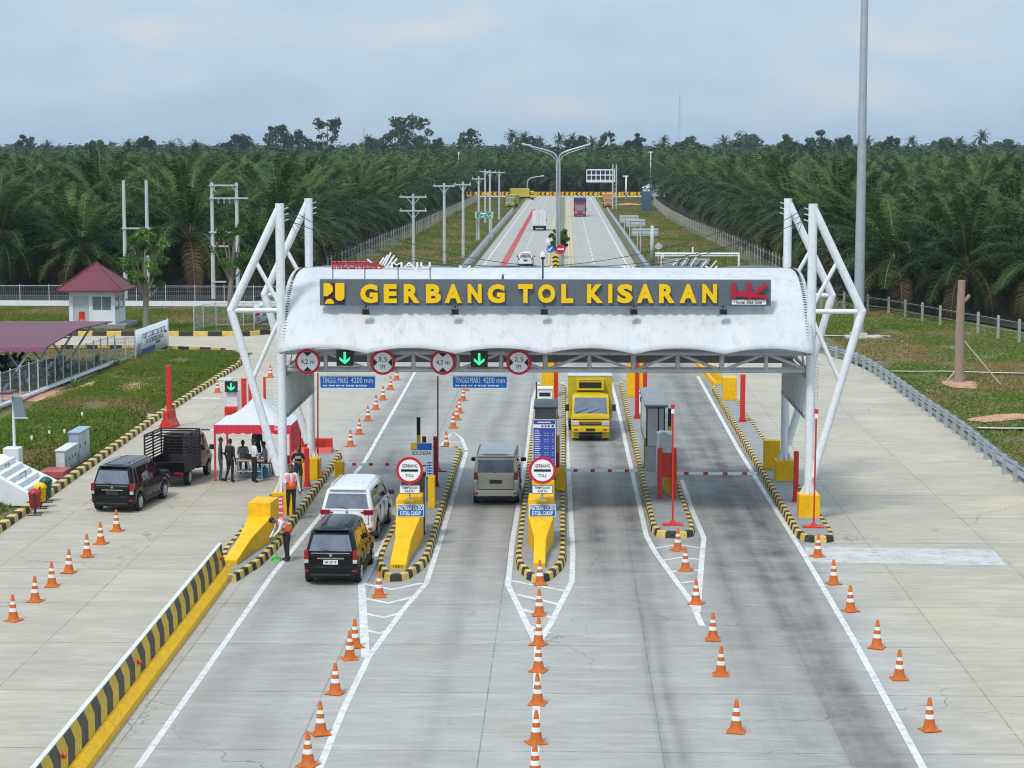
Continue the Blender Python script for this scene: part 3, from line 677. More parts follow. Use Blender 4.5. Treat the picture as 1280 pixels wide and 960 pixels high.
# height signs and arrows on the truss
def round_sign(name, label, px, py, rpx, Y, lines, cat='road sign', group=None, bites=None, rim=.80):
    p = A(px, py, Y); R = rpx*Y/F; r = thing(name, label, cat, (p.x, Y, p.z), group=group)
    m_ = MB(); n_ = 40
    m_.tube((0, .03, 0), (0, 0, 0), R, n=n_); m_.build('red_rim', signred, r)
    m_ = MB(); m_.tube((0, 0, 0), (0, -.006, 0), R*rim, n=n_, m=0)
    if bites:
        for ang in bites:
            P = [(R*rim*.98*cos(t), R*rim*.98*sin(t)) for t in np.linspace(ang-.42, ang+.42, 8)]; P.append((R*.42*cos(ang), R*.42*sin(ang)))
            m_.add([(x, -.011, z) for x, z in P]+[(x, -.006, z) for x, z in P], [tuple(range(len(P))), tuple(range(len(P), 2*len(P)))[::-1]], 1)
    for (s_, cx, cz, w_, h_) in lines:
        if s_ == '#': m_.box((cx-w_/2)*R, (cx+w_/2)*R, -.014, -.006, (cz-h_/2)*R, (cz+h_/2)*R, 1)
        else: text_mb(m_, s_, (cx-w_/2)*R, (cx+w_/2)*R, (cz-h_/2)*R, (cz+h_/2)*R, -.006, .008, 0., 1)
    m_.build('sign_face', [signwhite, signblack], r)
    return r
ys_ = YF-.12
round_sign('height_limit_sign', 'leftmost round red rimmed sign beside the left mast, reading 4,2 m', 384.5, 452, 16, ys_, [('4,2 m', 0, -.02, 1.05, .42)], bites=(pi/2, -pi/2))
round_sign('width_limit_sign', 'second round sign from the left on the truss, red rimmed, reading 3,5 m', 478.5, 453, 15.8, ys_, [('3,5', 0, .22, .7, .42), ('m', 0, -.35, .36, .3)], bites=(0, pi))
round_sign('height_limit_sign', 'round red 4,2 m sign on the truss just left of the right green arrow', 553.5, 453, 15.8, ys_, [('4,2 m', 0, -.02, 1.05, .42)], bites=(-pi/2, pi/2))
round_sign('width_limit_sign', 'rightmost round red rimmed sign on the truss, reading 2,5 m', 648.5, 453, 15.8, ys_, [('2,5', 0, .22, .7, .42), ('m', 0, -.35, .36, .3)], bites=(0, pi))
def arrow_sign(label, px, py, hpx, Y):
    p = A(px, py, Y); h = hpx*Y/F; r = thing('lane_arrow_light', label, 'lane signal', (p.x, Y, p.z))
    MB().box(-h, h, 0, .16, -h*.95, h*.95).build('housing', dark, r, bevel=.01)
    m_ = MB(); w = h*.13; m_.box(-w, w, -.02, 0, -.35*h, .72*h)
    for s_ in (-1, 1): m_.add([(0, -.021, -.72*h), (0, -.021, -.38*h), (s_*.62*h, -.021, .12*h), (s_*.62*h, -.021, -.2*h)], [(0, 1, 2, 3)])
    m_.build('arrow', led, r)
    MB().box(-h, h, -.14, .0, h*.95, h*1.0).build('hood', dark, r)
arrow_sign('left lit green down arrow of the canopy truss, next to the left mast sign', 431, 447.5, 10.6, ys_)
arrow_sign('right lit green down arrow, above the middle of the canopy truss', 599, 449, 10.6, ys_)
def clearance(px0, px1, label):
    a = A(px0, 485.8, ys_); b_ = A(px1, 469.6, ys_); r = thing('clearance_sign', label, 'sign', (a.x, ys_, a.z)); w = b_.x-a.x; h = b_.z-a.z
    MB().box(0, w, 0, .04, 0, h, 0).build('border', signwhite, r)
    m_ = MB(); m_.box(.03, w-.03, -.006, 0, .03, h-.03, 0); text_mb(m_, 'TINGGI MAKS', .055*w, .51*w, .44*h, .86*h, -.006, .006, -.004, 1); text_mb(m_, '4200 mm', .56*w, .95*w, .44*h, .86*h, -.006, .006, -.004, 1)
    x = .06*w
    random.seed(3)
    while x < .84*w: ww = random.uniform(.02, .06)*w; m_.box(x, x+ww, -.010, -.006, .19*h, .28*h, 1); x += ww+random.choice((.012, .03))*w
    m_.build('sign_face', [bluesign, signwhite], r)
clearance(399.5, 469.5, 'blue TINGGI MAKS 4200 mm sign hanging from the truss nearest the left mast')
clearance(565, 634.5, 'blue TINGGI MAKS 4200 mm sign hanging from the middle of the truss')
# ---------------- vehicles ----------------
def paintm(name, col, metal=.0, rough=.14):
    return mat(name, col, rough, metal, var=.03, coat=.0 if sum(col) < .2 else .35, dirt=.0 if sum(col) < .1 else .1, scale=2, spec=.3 if sum(col) < .2 else .45)
carblack = paintm('car_black', (.006, .0065, .008)); carwhite = paintm('car_white', (.74, .75, .78)); carchamp = paintm('car_champagne', (.47, .435, .365), .2)
tail_m = mat('tail_lamp_red', (.26, .008, .02), .15, coat=.3); lampw = mat('lamp_clear', (.55, .57, .6), .12, .3, coat=.5)
plate_b = mat('plate_black', (.03, .03, .03), .5); plate_w = mat('plate_white', (.75, .75, .75), .5); rimm = mat('alloy_rim', (.45, .46, .48), .3, .7)
trim = mat('black_trim', (.022, .022, .024), .55)
def ring(st, sd, k):
    y, zb, zl, zt, w, wt, rk = st
    x, z = [(0, zb), (w*.86, zb), (w*.975, zb+.06), (w*1.0, zb+(zl-zb)*.38), (w*.99, zb+(zl-zb)*.80), (w*.945, zl), (wt+.045, zt-.10), (wt-.0, zt-.045), (wt-.12, zt+.0), (wt*.5, zt+.03)][k]
    yy = y+rk*max(0, z-zl)
    return Vector((sd*x, yy, z))
def loft(mb, sts, m=0):
    K = 10
    def full(st): return [ring(st, -1, k) for k in range(K-1, 0, -1)]+[ring(st, -1, 0)]+[ring(st, 1, k) for k in range(1, K)]
    o = len(mb.v); nn = 2*K-1; vs = []
    for st in sts: vs += full(st)
    fs = []
    for j in range(len(sts)-1):
        for i in range(nn): fs.append((j*nn+i, j*nn+(i+1) % nn, (j+1)*nn+(i+1) % nn, (j+1)*nn+i))
    for j, rev in ((0, False), (len(sts)-1, True)):
        for k in range(K-1):
            a, b_, c, d = k, nn-1-k, nn-2-k, k+1
            if c == d: f = (a, b_, d)
            else: f = (a, b_, c, d)
            f = tuple(j*nn+i for i in f); fs.append(f[::-1] if rev else f)
    mb.add(vs, fs, m)
def patch(a, b, c, d, inset=.06, off=.006, th=.004):
    a, b, c, d = map(Vector, (a, b, c, d)); n_ = (b-a).cross(d-a).normalized(); ce = (a+b+c+d)/4; out = []
    for p, q, r in ((a, b, d), (b, a, c), (c, d, b), (d, c, a)):
        out.append(p+(q-p).normalized()*min(inset, .4*(q-p).length)+(r-p).normalized()*min(inset, .4*(r-p).length)+n_*off)
    m_ = MB(); m_.add(out+[p-n_*(off+.02) for p in out], [(0, 1, 2, 3), (0, 4, 5, 1), (1, 5, 6, 2), (2, 6, 7, 3), (3, 7, 4, 0)]); return m_
def wheel(parent, x, y, r, w, sd, rim=None, dual=False):
    t_ = MB(); t_.tube((-w/2, 0, 0), (w/2, 0, 0), r, n=24); wh = t_.build('wheel', black, parent, (x, y, r), bevel=.02)
    r_ = MB(); r_.tube((sd*w*.3, 0, 0), (sd*(w/2+.006), 0, 0), r*.66, n=20)
    for k in range(5): a = 2*pi*k/5; r_.tube((sd*(w/2+.012), 0, 0), (sd*(w/2+.010), r*.6*cos(a), r*.6*sin(a)), r*.07, n=5)
    r_.build('rim', rim or rimm, wh)
def make_mpv(name, label, paint, L=4.1, W=1.64, Ht=1.66, wb=2.65, rax=-1.42, r=.31, belt=.95, hood=.96, hoodlen=.95, rear_rake=.33, boxy=0., plate='plate', lights='tall', rails=True, platem=None, platetext=None, stripe=None):
    car = thing(name, label, 'car'); w = W/2; wt = w-.25+boxy*.12; y0 = -L/2; y1 = L/2; fax = rax+wb; zb = .30
    ra = r+.06
    def S(y, zt, wtt, rk, zbb=None, ww=w, zl=belt): return (y, zbb if zbb is not None else zb, zl, zt, ww, wtt, rk)
    st = [S(y0, Ht-.07, wt-.07, rear_rake, .42, w*.88), S(y0+.05, Ht-.02, wt-.02, rear_rake, .37, w*.955), S(y0+.14, Ht, wt, rear_rake, .33, w*.99)]
    def arch(ax, f): return [f(ax-ra-.02, zb), f(ax-ra*.95, r+.05), f(ax-ra*.55, r*2*.95), f(ax, r*2+.07), f(ax+ra*.55, r*2*.95), f(ax+ra*.95, r+.05), f(ax+ra+.02, zb)]
    cowl = y1-hoodlen; roof_f = cowl-.62+boxy*.12
    def body(y, zbb):
        if y <= roof_f: return S(y, Ht+.02*(1-abs(y)/2), wt, rear_rake*max(0, 1-(y-y0)/.9), zbb)
        if y <= cowl:
            t_ = (y-roof_f)/(cowl-roof_f); return S(y, Ht+(hood+.06-Ht)*t_, wt+(w-.12-wt)*t_, 0, zbb)
        t_ = (y-cowl)/(y1-cowl); return (y, zbb, belt-.10*t_-(.02), hood+.04-.20*t_, w*(1-.04*t_), w-.14-.06*t_, 0)
    ys_l = [(y, z) for y, z in ((y0+.3, zb),)]+[(q[0], q[1]) for q in arch(rax, lambda a, b: (a, b))]+[((rax+fax)/2, zb), (roof_f, zb), (cowl, zb)]+[(q[0], q[1]) for q in arch(fax, lambda a, b: (a, b))]+[(y1-.08, .32)]
    ys_l = sorted([q for q in ys_l if q[0] > y0+.12]); 
    def azb(y):
        for ax in (rax, fax):
            d = abs(y-ax)
            if d < ra: return max(zb, r+.02+sqrt(max(0, ra*ra-d*d))*.95)
        return zb
    st += [body(y, azb(y)) for y, z in ys_l if y > y0+.2]; e = body(y1, .38); st.append((y1, .38, belt-.16, hood-.28, w*.88, w-.24, 0))
    mb = MB(); loft(mb, st); mb.build('body', paint, car, smooth=True, bevel=0)
    mb = MB(); mb.box(-w+.12, w-.12, y0+.15, y1-.15, .20, .62); mb.build('underbody', trim, car)
    for sd in (-1, 1):
        wheel(car, sd*(w-.09), rax, r, .19, sd); wheel(car, sd*(w-.09), fax, r, .19, sd)
    # side glass
    ks = [y0+.14, rax-.02, (rax+fax)/2-.16, roof_f+.04]
    for sd in (-1, 1):
        for a, b_ in zip(ks, ks[1:]):
            A1, B1 = body(a, zb), body(b_, zb)
            if a == ks[0]: A1 = (A1[0]+.12, *A1[1:])
            P = [ring(A1, sd, 5), ring(B1, sd, 5), ring(B1, sd, 6), ring(A1, sd, 6)]
            if sd < 0: P = [P[1], P[0], P[3], P[2]]
            patch(*P, inset=.045).build('side_window', glass, car)
        A1, B1 = body(roof_f+.06, zb), body(cowl-.05, zb); P = [ring(A1, sd, 5), ring(B1, sd, 5), ring(B1, sd, 6), ring(A1, sd, 6)]
        if sd < 0: P = [P[1], P[0], P[3], P[2]]
        patch(*P, inset=.03).build('side_window', glass, car)
    # rear glass
    s0 = st[0]; P = [ring(s0, -1, 5), ring(s0, 1, 5), ring(s0, 1, 6), ring(s0, -1, 6)]
    P = [p+Vector((0, 0, .05 if i < 2 else .03)) for i, p in enumerate(P)]
    patch(*P, inset=.035, off=.008).build('rear_window', glassR, car)
    A1, B1 = body(cowl, zb), body(roof_f, zb); P = [ring(A1, 1, 8), ring(A1, -1, 8), ring(B1, -1, 8), ring(B1, 1, 8)]
    patch(*P, inset=.05, off=.012).build('windscreen', glass, car)
    # wiper, spoiler, handle strip
    m_ = MB(); yz = y0+rear_rake*(Ht-belt)-.02; m_.box(-wt+.06, wt-.06, yz-.09, yz+.10, Ht-.055, Ht-.005); m_.build('rear_spoiler', paint, car, bevel=.015)
    m_ = MB(); m_.tube((.02, y0-.015, belt+.08), (-.34, y0+.03, belt+.13), .010, n=5); m_.build('rear_wiper', trim, car)
    m_ = MB(); m_.box(-.40, .40, y0-.025, y0+.01, belt-.15, belt-.115); m_.build('tailgate_strip', chrome if stripe is None else stripe, car)
    m_ = MB(); m_.prism([(-w*.97, .25), (-w*.93, .02), (-w*.78, -.09), (w*.78, -.09), (w*.93, .02), (w*.97, .25)], .34, .58, T=lambda v: Vector((v.x, v.y+y0, v.z))); m_.build('rear_bumper', paint, car, bevel=.03)
    m_ = MB(); m_.box(-w*.72, w*.72, y0-.10, y0, .31, .37); m_.build('bumper_trim', trim, car, bevel=.01); m_ = MB(); m_.box(-w*.9, w*.9, y1-.05, y1+.02, .30, .46); m_.build('bumper_trim', trim, car, bevel=.01)
    for sd in (-1, 1):
        m_ = MB()
        if lights == 'tall': m_.box(*sorted((sd*w*.80, sd*(w*.955))), y0-.022, y0+.18, belt-.28, belt+.10, 0); m_.box(*sorted((sd*w*.80, sd*(w*.955))), y0-.026, y0+.10, belt-.28, belt-.17, 1)
        else: m_.box(*sorted((sd*w*.60, sd*(w*.95))), y0-.022, y0+.16, belt-.13, belt+.03, 0); m_.box(*sorted((sd*w*.50, sd*(w*.60))), y0-.02, y0+.02, belt-.08, belt-.03, 0); m_.box(*sorted((sd*w*.86, sd*(w*.95))), y0-.024, y0+.05, belt-.30, belt-.14, 1)
        m_.build('tail_light', [tail_m, lampw], car, bevel=.01)
        m_ = MB(); m_.box(*sorted((sd*w*.78, sd*w*.93)), y0-.085, y0-.0, .44, .49); m_.build('reflector', tail_m, car)
        m_ = MB(); m_.box(*sorted((sd*w*.5, sd*w*.86)), y1-.10, y1+.01, belt-.32, belt-.18); m_.build('headlight', lampw, car, bevel=.02)
        m_ = MB(); m_.cbox((sd*(w+.10), cowl-.30, belt+.10), (.20, .09, .15)); m_.build('mirror', trim if paint is not carwhite else trim, car, bevel=.03)
        if rails: m_ = MB(); m_.path([(sd*(wt-.06), y0+.55, Ht+.0), (sd*(wt-.06), y0+.7, Ht+.055), (sd*(wt-.06), roof_f-.35, Ht+.06), (sd*(wt-.06), roof_f-.15, Ht+.0)], .016, 6); m_.build('roof_rail', steel if paint is carblack else paint, car, smooth=True)
        for yy in (rax+.62, (rax+fax)/2+.55): m_ = MB(); m_.cbox((sd*(w+.008), yy, belt-.09), (.03, .15, .03)); m_.build('door_handle', paint, car, bevel=.006)
    m_ = MB(); zc_ = belt-.24; m_.box(-.215, .215, y0-.032, y0-.005, zc_-.07, zc_+.06, 0)
    if platetext:
        text_mb(m_, platetext, -.17, .17, zc_-.035, zc_+.03, y0-.032, .005, .01, 1)
    m_.build('number_plate', [platem or plate_b, plate_w if (platem or plate_b) is plate_b else plate_b], car)
    for sd in (-1, 1):
        m_ = MB(); m_.box(*sorted((sd*w*.775, sd*w*.79)), y0-.012, y0+.02, .58, belt+.02); m_.build('tailgate_seam', trim, car)
        xs_ = w*1.0
        for yy in (rax+.52, (rax+fax)/2+.02, fax-.42):
            m_ = MB(); m_.box(*sorted((sd*(xs_-.03), sd*(xs_+.003))), yy, yy+.018, zb+.12, belt-.03); m_.build('door_seam', trim, car)
        m_ = MB(); m_.box(*sorted((sd*(xs_-.05), sd*(xs_+.012))), rax+ra+.08, fax-ra-.08, zb-.03, zb+.09); m_.build('side_sill', trim, car, bevel=.01)
    m_ = MB(); m_.box(-w*.78, w*.78, y0-.014, y0+.02, .583, .60); m_.build('tailgate_seam', trim, car)
    m_ = MB(); [m_.box(x-.02, x+.02, y0+.75, roof_f-.3, Ht+.02, Ht+.045) for x in (-.36, -.12, .12, .36)]; m_.build('roof_rib', paint, car, bevel=.01)
    m_ = MB(); m_.box(-w*.70, w*.70, y0-.014, y0-.0, belt+.005, belt+.03); m_.build('chrome_strip', chrome if paint is carblack else paint, car)
    m_ = MB(); m_.tube((0, y0-.01, belt-.04), (0, y0-.022, belt-.04), .045, n=14); m_.build('badge', chrome, car)
    return car
def put(o, x, y, rz=0): o.location = (x, y, 0); o.rotation_euler.z = rz
# left black minivan, rear axle ground positions measured from the photograph
def set_axle(o, pr, rz, rax, W):      # rear right wheel contact point
    q = Matrix.Rotation(rz, 3, 'Z')@Vector((W/2-.09, rax, 0)); o.location = (pr.x-q.x, pr.y-q.y, 0); o.rotation_euler.z = rz
c = make_mpv('minivan', 'black minivan behind the slatted pickup, left of the tent', carblack, platetext=None); set_axle(c, G(173, 638), radians(-8), -1.42, 1.64)
c = make_mpv('minivan', 'black minivan with white number plate waiting behind the white minivan', carblack, platem=plate_w, platetext='BM 1427 VE', rails=False); set_axle(c, G(448, 727), radians(-2), -1.42, 1.64)
c = make_mpv('minivan', 'white minivan with wide red tail lamps in the lane beside the second island', carwhite, L=4.73, W=1.83, Ht=1.76, wb=2.75, rax=-1.45, r=.34, rear_rake=.34, belt=1.05, hood=1.06, hoodlen=1.1, lights='wide', rails=True, stripe=carwhite); set_axle(c, G(470, 672), radians(-3), -1.45, 1.83)
c = make_mpv('minivan', 'boxy champagne minivan between the two round toll signs', carchamp, L=4.15, W=1.66, Ht=1.84, wb=2.62, rax=-1.35, r=.31, belt=1.12, hood=1.0, hoodlen=.62, rear_rake=.07, boxy=1., rails=False, stripe=carchamp)
set_axle(c, G(646, 628), radians(0), -1.35, 1.66)
c = make_mpv('city_car', 'small white car driving away on the motorway just above the canopy ridge', carwhite, L=4.0, W=1.7, Ht=1.55, rails=False); p = G(657, 333); put(c, p.x, p.y+1)
# pickup
def make_pickup():
    brown = paintm('pickup_brown', (.075, .028, .024)); pk = thing('pickup_truck', 'dark pickup with a slatted cargo rack parked left of the red tent', 'pickup'); w = .80
    mb = MB()
    sts = [(.25, .42, 1.0, 1.72, w, w-.14, 0), (.40, .42, 1.0, 1.80, w, w-.12, 0), (.95, .34, 1.0, 1.80, w, w-.13, 0), (1.22, .60, .98, 1.66, w, w-.16, 0), (1.55, .62, .96, 1.18, w, w-.12, 0), (1.75, .42, .92, 1.02, w*.97, w-.14, 0), (1.98, .36, .78, .86, w*.90, w-.22, 0)]
    loft(mb, sts); mb.build('cab', brown, pk, smooth=True)
    for sd in (-1, 1):
        P = [ring(sts[1], sd, 5), ring(sts[3], sd, 5), ring(sts[3], sd, 6), ring(sts[1], sd, 6)]
        if sd < 0: P = [P[1], P[0], P[3], P[2]]
        patch(*P, inset=.06).build('side_window', glass, pk)
        m_ = MB(); m_.cbox((sd*(w+.14), 1.25, 1.13), (.2, .08, .2)); m_.build('mirror', trim, pk, bevel=.02)
        m_ = MB(); m_.box(*sorted((sd*.45, sd*.74)), 1.93, 1.99, .62, .74); m_.build('headlight', lampw, pk)
        for y in (-1.25, 1.35): wheel(pk, sd*(w-.10), y, .30, .18, sd)
        m_ = MB(); m_.box(*sorted((sd*.40, sd*.74)), -2.03, -1.99, .50, .60); m_.build('tail_light', tail_m, pk)
    patch((w-.12, 1.55, 1.16), (-w+.12, 1.55, 1.16), (-w+.16, 1.1, 1.74), (w-.16, 1.1, 1.74), inset=.03, off=.03).build('windscreen', glass, pk)
    patch((-.6, .25, 1.1), (.6, .25, 1.1), (.58, .25, 1.62), (-.58, .25, 1.62), inset=.02, off=.01).build('rear_window', glass, pk)
    m_ = MB(); m_.box(-w, w, -1.98, .2, .58, .66); m_.box(-w, -w+.04, -1.98, .2, .66, .98); m_.box(w-.04, w, -1.98, .2, .66, .98); m_.box(-w+.04, w-.04, .16, .2, .66, .98); m_.build('cargo_bed', trim, pk, bevel=.006)
    MB().box(-w+.0, w-.0, -2.02, -1.982, .60, .97).build('tailgate', carblack, pk, bevel=.01)
    m_ = MB(); m_.box(-.35, .35, -1.9, 1.9, .30, .56); m_.box(-w+.05, w-.05, -2.06, -1.96, .36, .44); m_.build('chassis', trim, pk)
    m_ = MB(); X = w-.03
    for y in (-1.95, -.9, .15):
        for sd in (-1, 1): m_.cbox((sd*X, y, 1.48), (.05, .05, 1.0))
    for sd in (-1, 1):
        for k in range(8): m_.box(*sorted((sd*X-.012, sd*X+.012)), -1.97, .18, 1.05+.118*k, 1.10+.118*k)
    for k in range(8): m_.box(-X, X, .14, .165, 1.05+.118*k, 1.10+.118*k)
    m_.box(-X-.02, X+.02, -1.98, -1.93, 1.96, 2.01); m_.box(-X-.02, X+.02, .12, .17, 1.96, 2.01)
    for sd in (-1, 1): m_.box(*sorted((sd*X-.025, sd*X+.025)), -1.98, .17, 1.96, 2.01)
    m_.build('slatted_rack', mat('rack_black', (.02, .02, .022), .5), pk)
    m_ = MB(); m_.box(-.2, .2, -2.05, -2.02, .62, .72); m_.build('number_plate', plate_b, pk)
    return pk
pk = make_pickup(); q = G(235, 606); rz = radians(-6.5); o_ = Matrix.Rotation(rz, 3, 'Z')@Vector((.7, -1.25, 0)); pk.location = (q.x-o_.x, q.y-o_.y, 0); pk.rotation_euler.z = rz
# box trucks
def make_truck(name, label, cabc, boxc, cw=1.70, bw=1.95, cabh=2.0, boxh=2.6, boxl=3.9, fridge=False, tarp=None, rear_doors=False, sz=1.0, roofc=None, text=None):
    tk = thing(name, label, 'truck'); w = cw/2; zc = .95
    sts = [(.35, .50, 1.22, cabh-.02, w, w-.09, 0), (1.25, .50, 1.22, cabh, w, w-.09, 0), (1.52, .52, 1.20, cabh-.06, w, w-.11, 0), (1.86, .50, 1.16, 1.24, w, w-.08, 0), (1.93, .50, 1.0, 1.06, w*.98, w-.10, 0)]
    mb = MB(); loft(mb, sts); mb.build('cab', cabc, tk, smooth=True)
    P = [(w-.09, 1.87, 1.22), (-w+.09, 1.87, 1.22), (-w+.14, 1.55, cabh-.09), (w-.14, 1.55, cabh-.09)]; patch(*P, inset=.03, off=.02).build('windscreen', glassR, tk)
    m_ = MB(); [m_.tube((x, 1.90, 1.27), (x-.5, 1.80, 1.42), .012, n=4) for x in (.1, .65)]; m_.build('wiper', trim, tk)
    for sd in (-1, 1):
        P = [ring(sts[0], sd, 5), ring(sts[2], sd, 5), ring(sts[2], sd, 6), ring(sts[0], sd, 6)]
        if sd < 0: P = [P[1], P[0], P[3], P[2]]
        patch(*P, inset=.08).build('side_window', glass, tk)
        m_ = MB(); m_.tube((sd*w, 1.75, 1.35), (sd*(w+.17), 1.85, 1.45), .015, n=5); m_.cbox((sd*(w+.17), 1.88, 1.5), (.17, .07, .30)); m_.build('mirror', trim, tk, bevel=.02)
        m_ = MB(); m_.box(*sorted((sd*w*.60, sd*w*.97)), 1.86, 1.965, .72, .92); m_.build('headlight', lampw, tk, bevel=.03)
        m_ = MB(); m_.box(*sorted((sd*w*.98, sd*w*.60)), 1.70, 1.73, .12, .44); m_.build('mud_flap', cabc, tk)
        m_ = MB(); m_.box(*sorted((sd*w*.65, sd*w*.85)), 2.02, 2.035, .50, .57); m_.build('indicator', mat('amber_lamp', (.25, .06, .02), .3), tk)
        wheel(tk, sd*(w-.13), 1.15, .36, .2, sd, trim); wheel(tk, sd*(bw/2-.24), -2.0, .36, .38, sd, trim)
    m_ = MB(); m_.box(-w+.02, w-.02, 1.90, 2.03, .42, .64); m_.build('bumper', cabc, tk, bevel=.03)
    m_ = MB(); m_.box(-w*.56, w*.56, 1.93, 1.962, .74, .86, 0); m_.box(-w*.5, w*.5, 1.955, 1.975, .80, .82, 1); m_.build('grille', [trim, chrome], tk)
    m_ = MB(); m_.box(-.2, .2, 2.03, 2.045, .48, .60); m_.build('number_plate', plate_b, tk)
    m_ = MB(); m_.box(-.42, .42, -3.2, 1.6, .48, .74); m_.box(-w+.1, w-.1, -.1, 1.5, .28, .5); m_.build('chassis', trim, tk)
    b = bw/2; y0 = .22-boxl; m_ = MB(); m_.box(-b, b, y0, .22, .80, boxh, 0)
    for k in range(9): 
        yy = y0+.1+k*(boxl-.2)/8; m_.box(-b-.012, b+.012, yy-.02, yy+.02, .84, boxh-.04, 0)
    m_.build('cargo_box', boxc, tk, bevel=.015)
    m_ = MB(); m_.box(-b-.015, b+.015, y0-.01, .235, boxh, boxh+.03); m_.build('roof_edge', roofc or lgrey, tk)
    if rear_doors:
        m_ = MB(); m_.box(-b+.04, -.01, y0-.03, y0, .84, boxh-.05); m_.box(.01, b-.04, y0-.03, y0, .84, boxh-.05); m_.build('rear_door', boxc, tk, bevel=.01)
        m_ = MB(); [m_.tube((x, y0-.045, .84), (x, y0-.045, boxh-.05), .018, n=5) for x in (-.5, -.12, .12, .5)]; m_.build('lock_rod', steel, tk)
        m_ = MB(); m_.box(-b+.05, b-.05, y0-.02, y0+.06, .42, .56, 0); m_.box(-b+.1, -b+.3, y0-.035, y0-.02, .45, .53, 1); m_.box(b-.3, b-.1, y0-.035, y0-.02, .45, .53, 1); m_.box(-.5, .5, y0, y0+.03, .56, .8, 0); m_.build('rear_bumper', [trim, tail_m], tk)
    if fridge:
        m_ = MB(); m_.box(-.62, .62, .22, .56, boxh-.60, boxh-.10, 0); m_.box(-.50, .50, .565, .575, boxh-.50, boxh-.24, 1); m_.box(-.50, .50, .57, .58, boxh-.17, boxh-.155, 1); m_.build('cooling_unit', [cabc, signblack], tk, bevel=.02)
    if tarp:
        m_ = MB(); m_.box(-b-.03, b+.03, y0-.02, .26, boxh-.75, boxh+.06); m_.build('tarpaulin', tarp, tk, bevel=.06)
    return tk
ty = paintm('truck_yellow', (.60, .42, .008)); tyb = mat('truck_box_yellow', (.50, .37, .012), .5, dirt=.3)
tk = make_truck('box_truck', 'yellow refrigerated box truck facing the camera under the canopy', ty, tyb, cw=1.72, bw=1.97, cabh=2.02, boxh=2.72, fridge=True)
p = G(738, 552); put(tk, p.x, p.y+1.95, pi)
tkw = mat('truck_white', (.70, .70, .70), .5, dirt=.35)
tk = make_truck('box_truck', 'white box truck seen from behind on the motorway', tkw, tkw, cw=1.9, bw=2.2, boxh=3.1, boxl=5., rear_doors=True); p = G(674, 288.5); put(tk, p.x, p.y+4.8, 0)
tko = paintm('truck_red', (.36, .05, .025)); tkb = mat('tarp_blue', (.035, .05, .16), .7, dirt=.2)
tk = make_truck('cargo_truck', 'red truck with blue tarpaulin approaching on the motorway', tko, mat('cargo_red', (.28, .05, .03), .6), cw=2.1, bw=2.4, cabh=2.4, boxh=3.6, boxl=6, tarp=tkb); p = G(725, 271); put(tk, p.x, p.y+2, pi)
tkor = paintm('truck_orange', (.62, .25, .03))
tk = make_truck('box_truck', 'orange box truck beside the far sign gantry', tkor, tkor, cw=2.0, bw=2.3, cabh=2.2, boxh=3.2, boxl=5); p = G(760.5, 259.5); put(tk, p.x, p.y+2, pi)
tk = make_truck('tanker_truck', 'yellow truck turning onto the cross road in front of the chevron barrier', ty, mat('cargo_yellow2', (.55, .42, .04), .6, dirt=.3), cw=2.0, bw=2.3, cabh=2.3, boxh=3.0, boxl=5); p = G(660, 249.5); put(tk, p.x, p.y, radians(-80))
tk = make_truck('farm_truck', 'yellow green truck with dark load near the far chevron signs on the left', mat('truck_lime', (.35, .36, .06), .5), mat('cargo_lime', (.30, .30, .05), .7, dirt=.5), cw=2.0, bw=2.3, cabh=2.3, boxh=2.8, boxl=4); p = G(639, 259); put(tk, p.x, p.y, radians(170))
# motorbikes under the shelter
def make_bike(label, body):
    r = thing('motorcycle', label, 'motorcycle', group='motorcycles parked behind the mesh fence')
    for y in (-.62, .62):
        m_ = MB(); 
        for k in range(16):
            a, b_ = 2*pi*k/16, 2*pi*(k+1)/16; m_.tube((0, y+.26*cos(a), .3+.26*sin(a)), (0, y+.26*cos(b_), .3+.26*sin(b_)), .045, n=6, cap=False)
        w_ = m_.build('wheel', black, r); m_ = MB(); m_.tube((-.03, y, .3), (.03, y, .3), .07, n=8)
        for k in range(6): a = pi*k/6; m_.tube((0, y-.24*cos(a), .3-.24*sin(a)), (0, y+.24*cos(a), .3+.24*sin(a)), .007, n=4)
        m_.build('rim', steel, w_)
    m_ = MB(); m_.path([(0, -.85, .78), (0, -.5, .72), (0, -.1, .58), (0, .2, .60), (0, .42, .82), (0, .5, .95)], [.05, .13, .14, .12, .11, .05], 8); m_.path([(0, .4, .4), (0, .2, .45), (0, .45, .85)], [.08, .12, .1], 8); m_.build('body', body, r, smooth=True)
    m_ = MB(); m_.path([(0, -.75, .84), (0, -.35, .80), (0, .05, .74)], [.07, .12, .08], 8); m_.build('seat', trim, r, smooth=True)
    m_ = MB(); m_.path([(-.34, .30, 1.02), (-.12, .42, .98), (.12, .42, .98), (.34, .30, 1.02)], .018, 6); m_.build('handlebar', trim, r, smooth=True)
    m_ = MB(); m_.tube((0, .5, .88), (0, .62, .34), .03); m_.ball((0, .55, .86), .08, 8, 6); m_.build('front_fork', steel, r)
    return r
random.seed(5)
bc = [mat('bike_black', (.02, .02, .025), .3), mat('bike_blue', (.05, .08, .14), .3), mat('bike_red', (.18, .015, .03), .3), mat('bike_white', (.5, .5, .52), .3)]
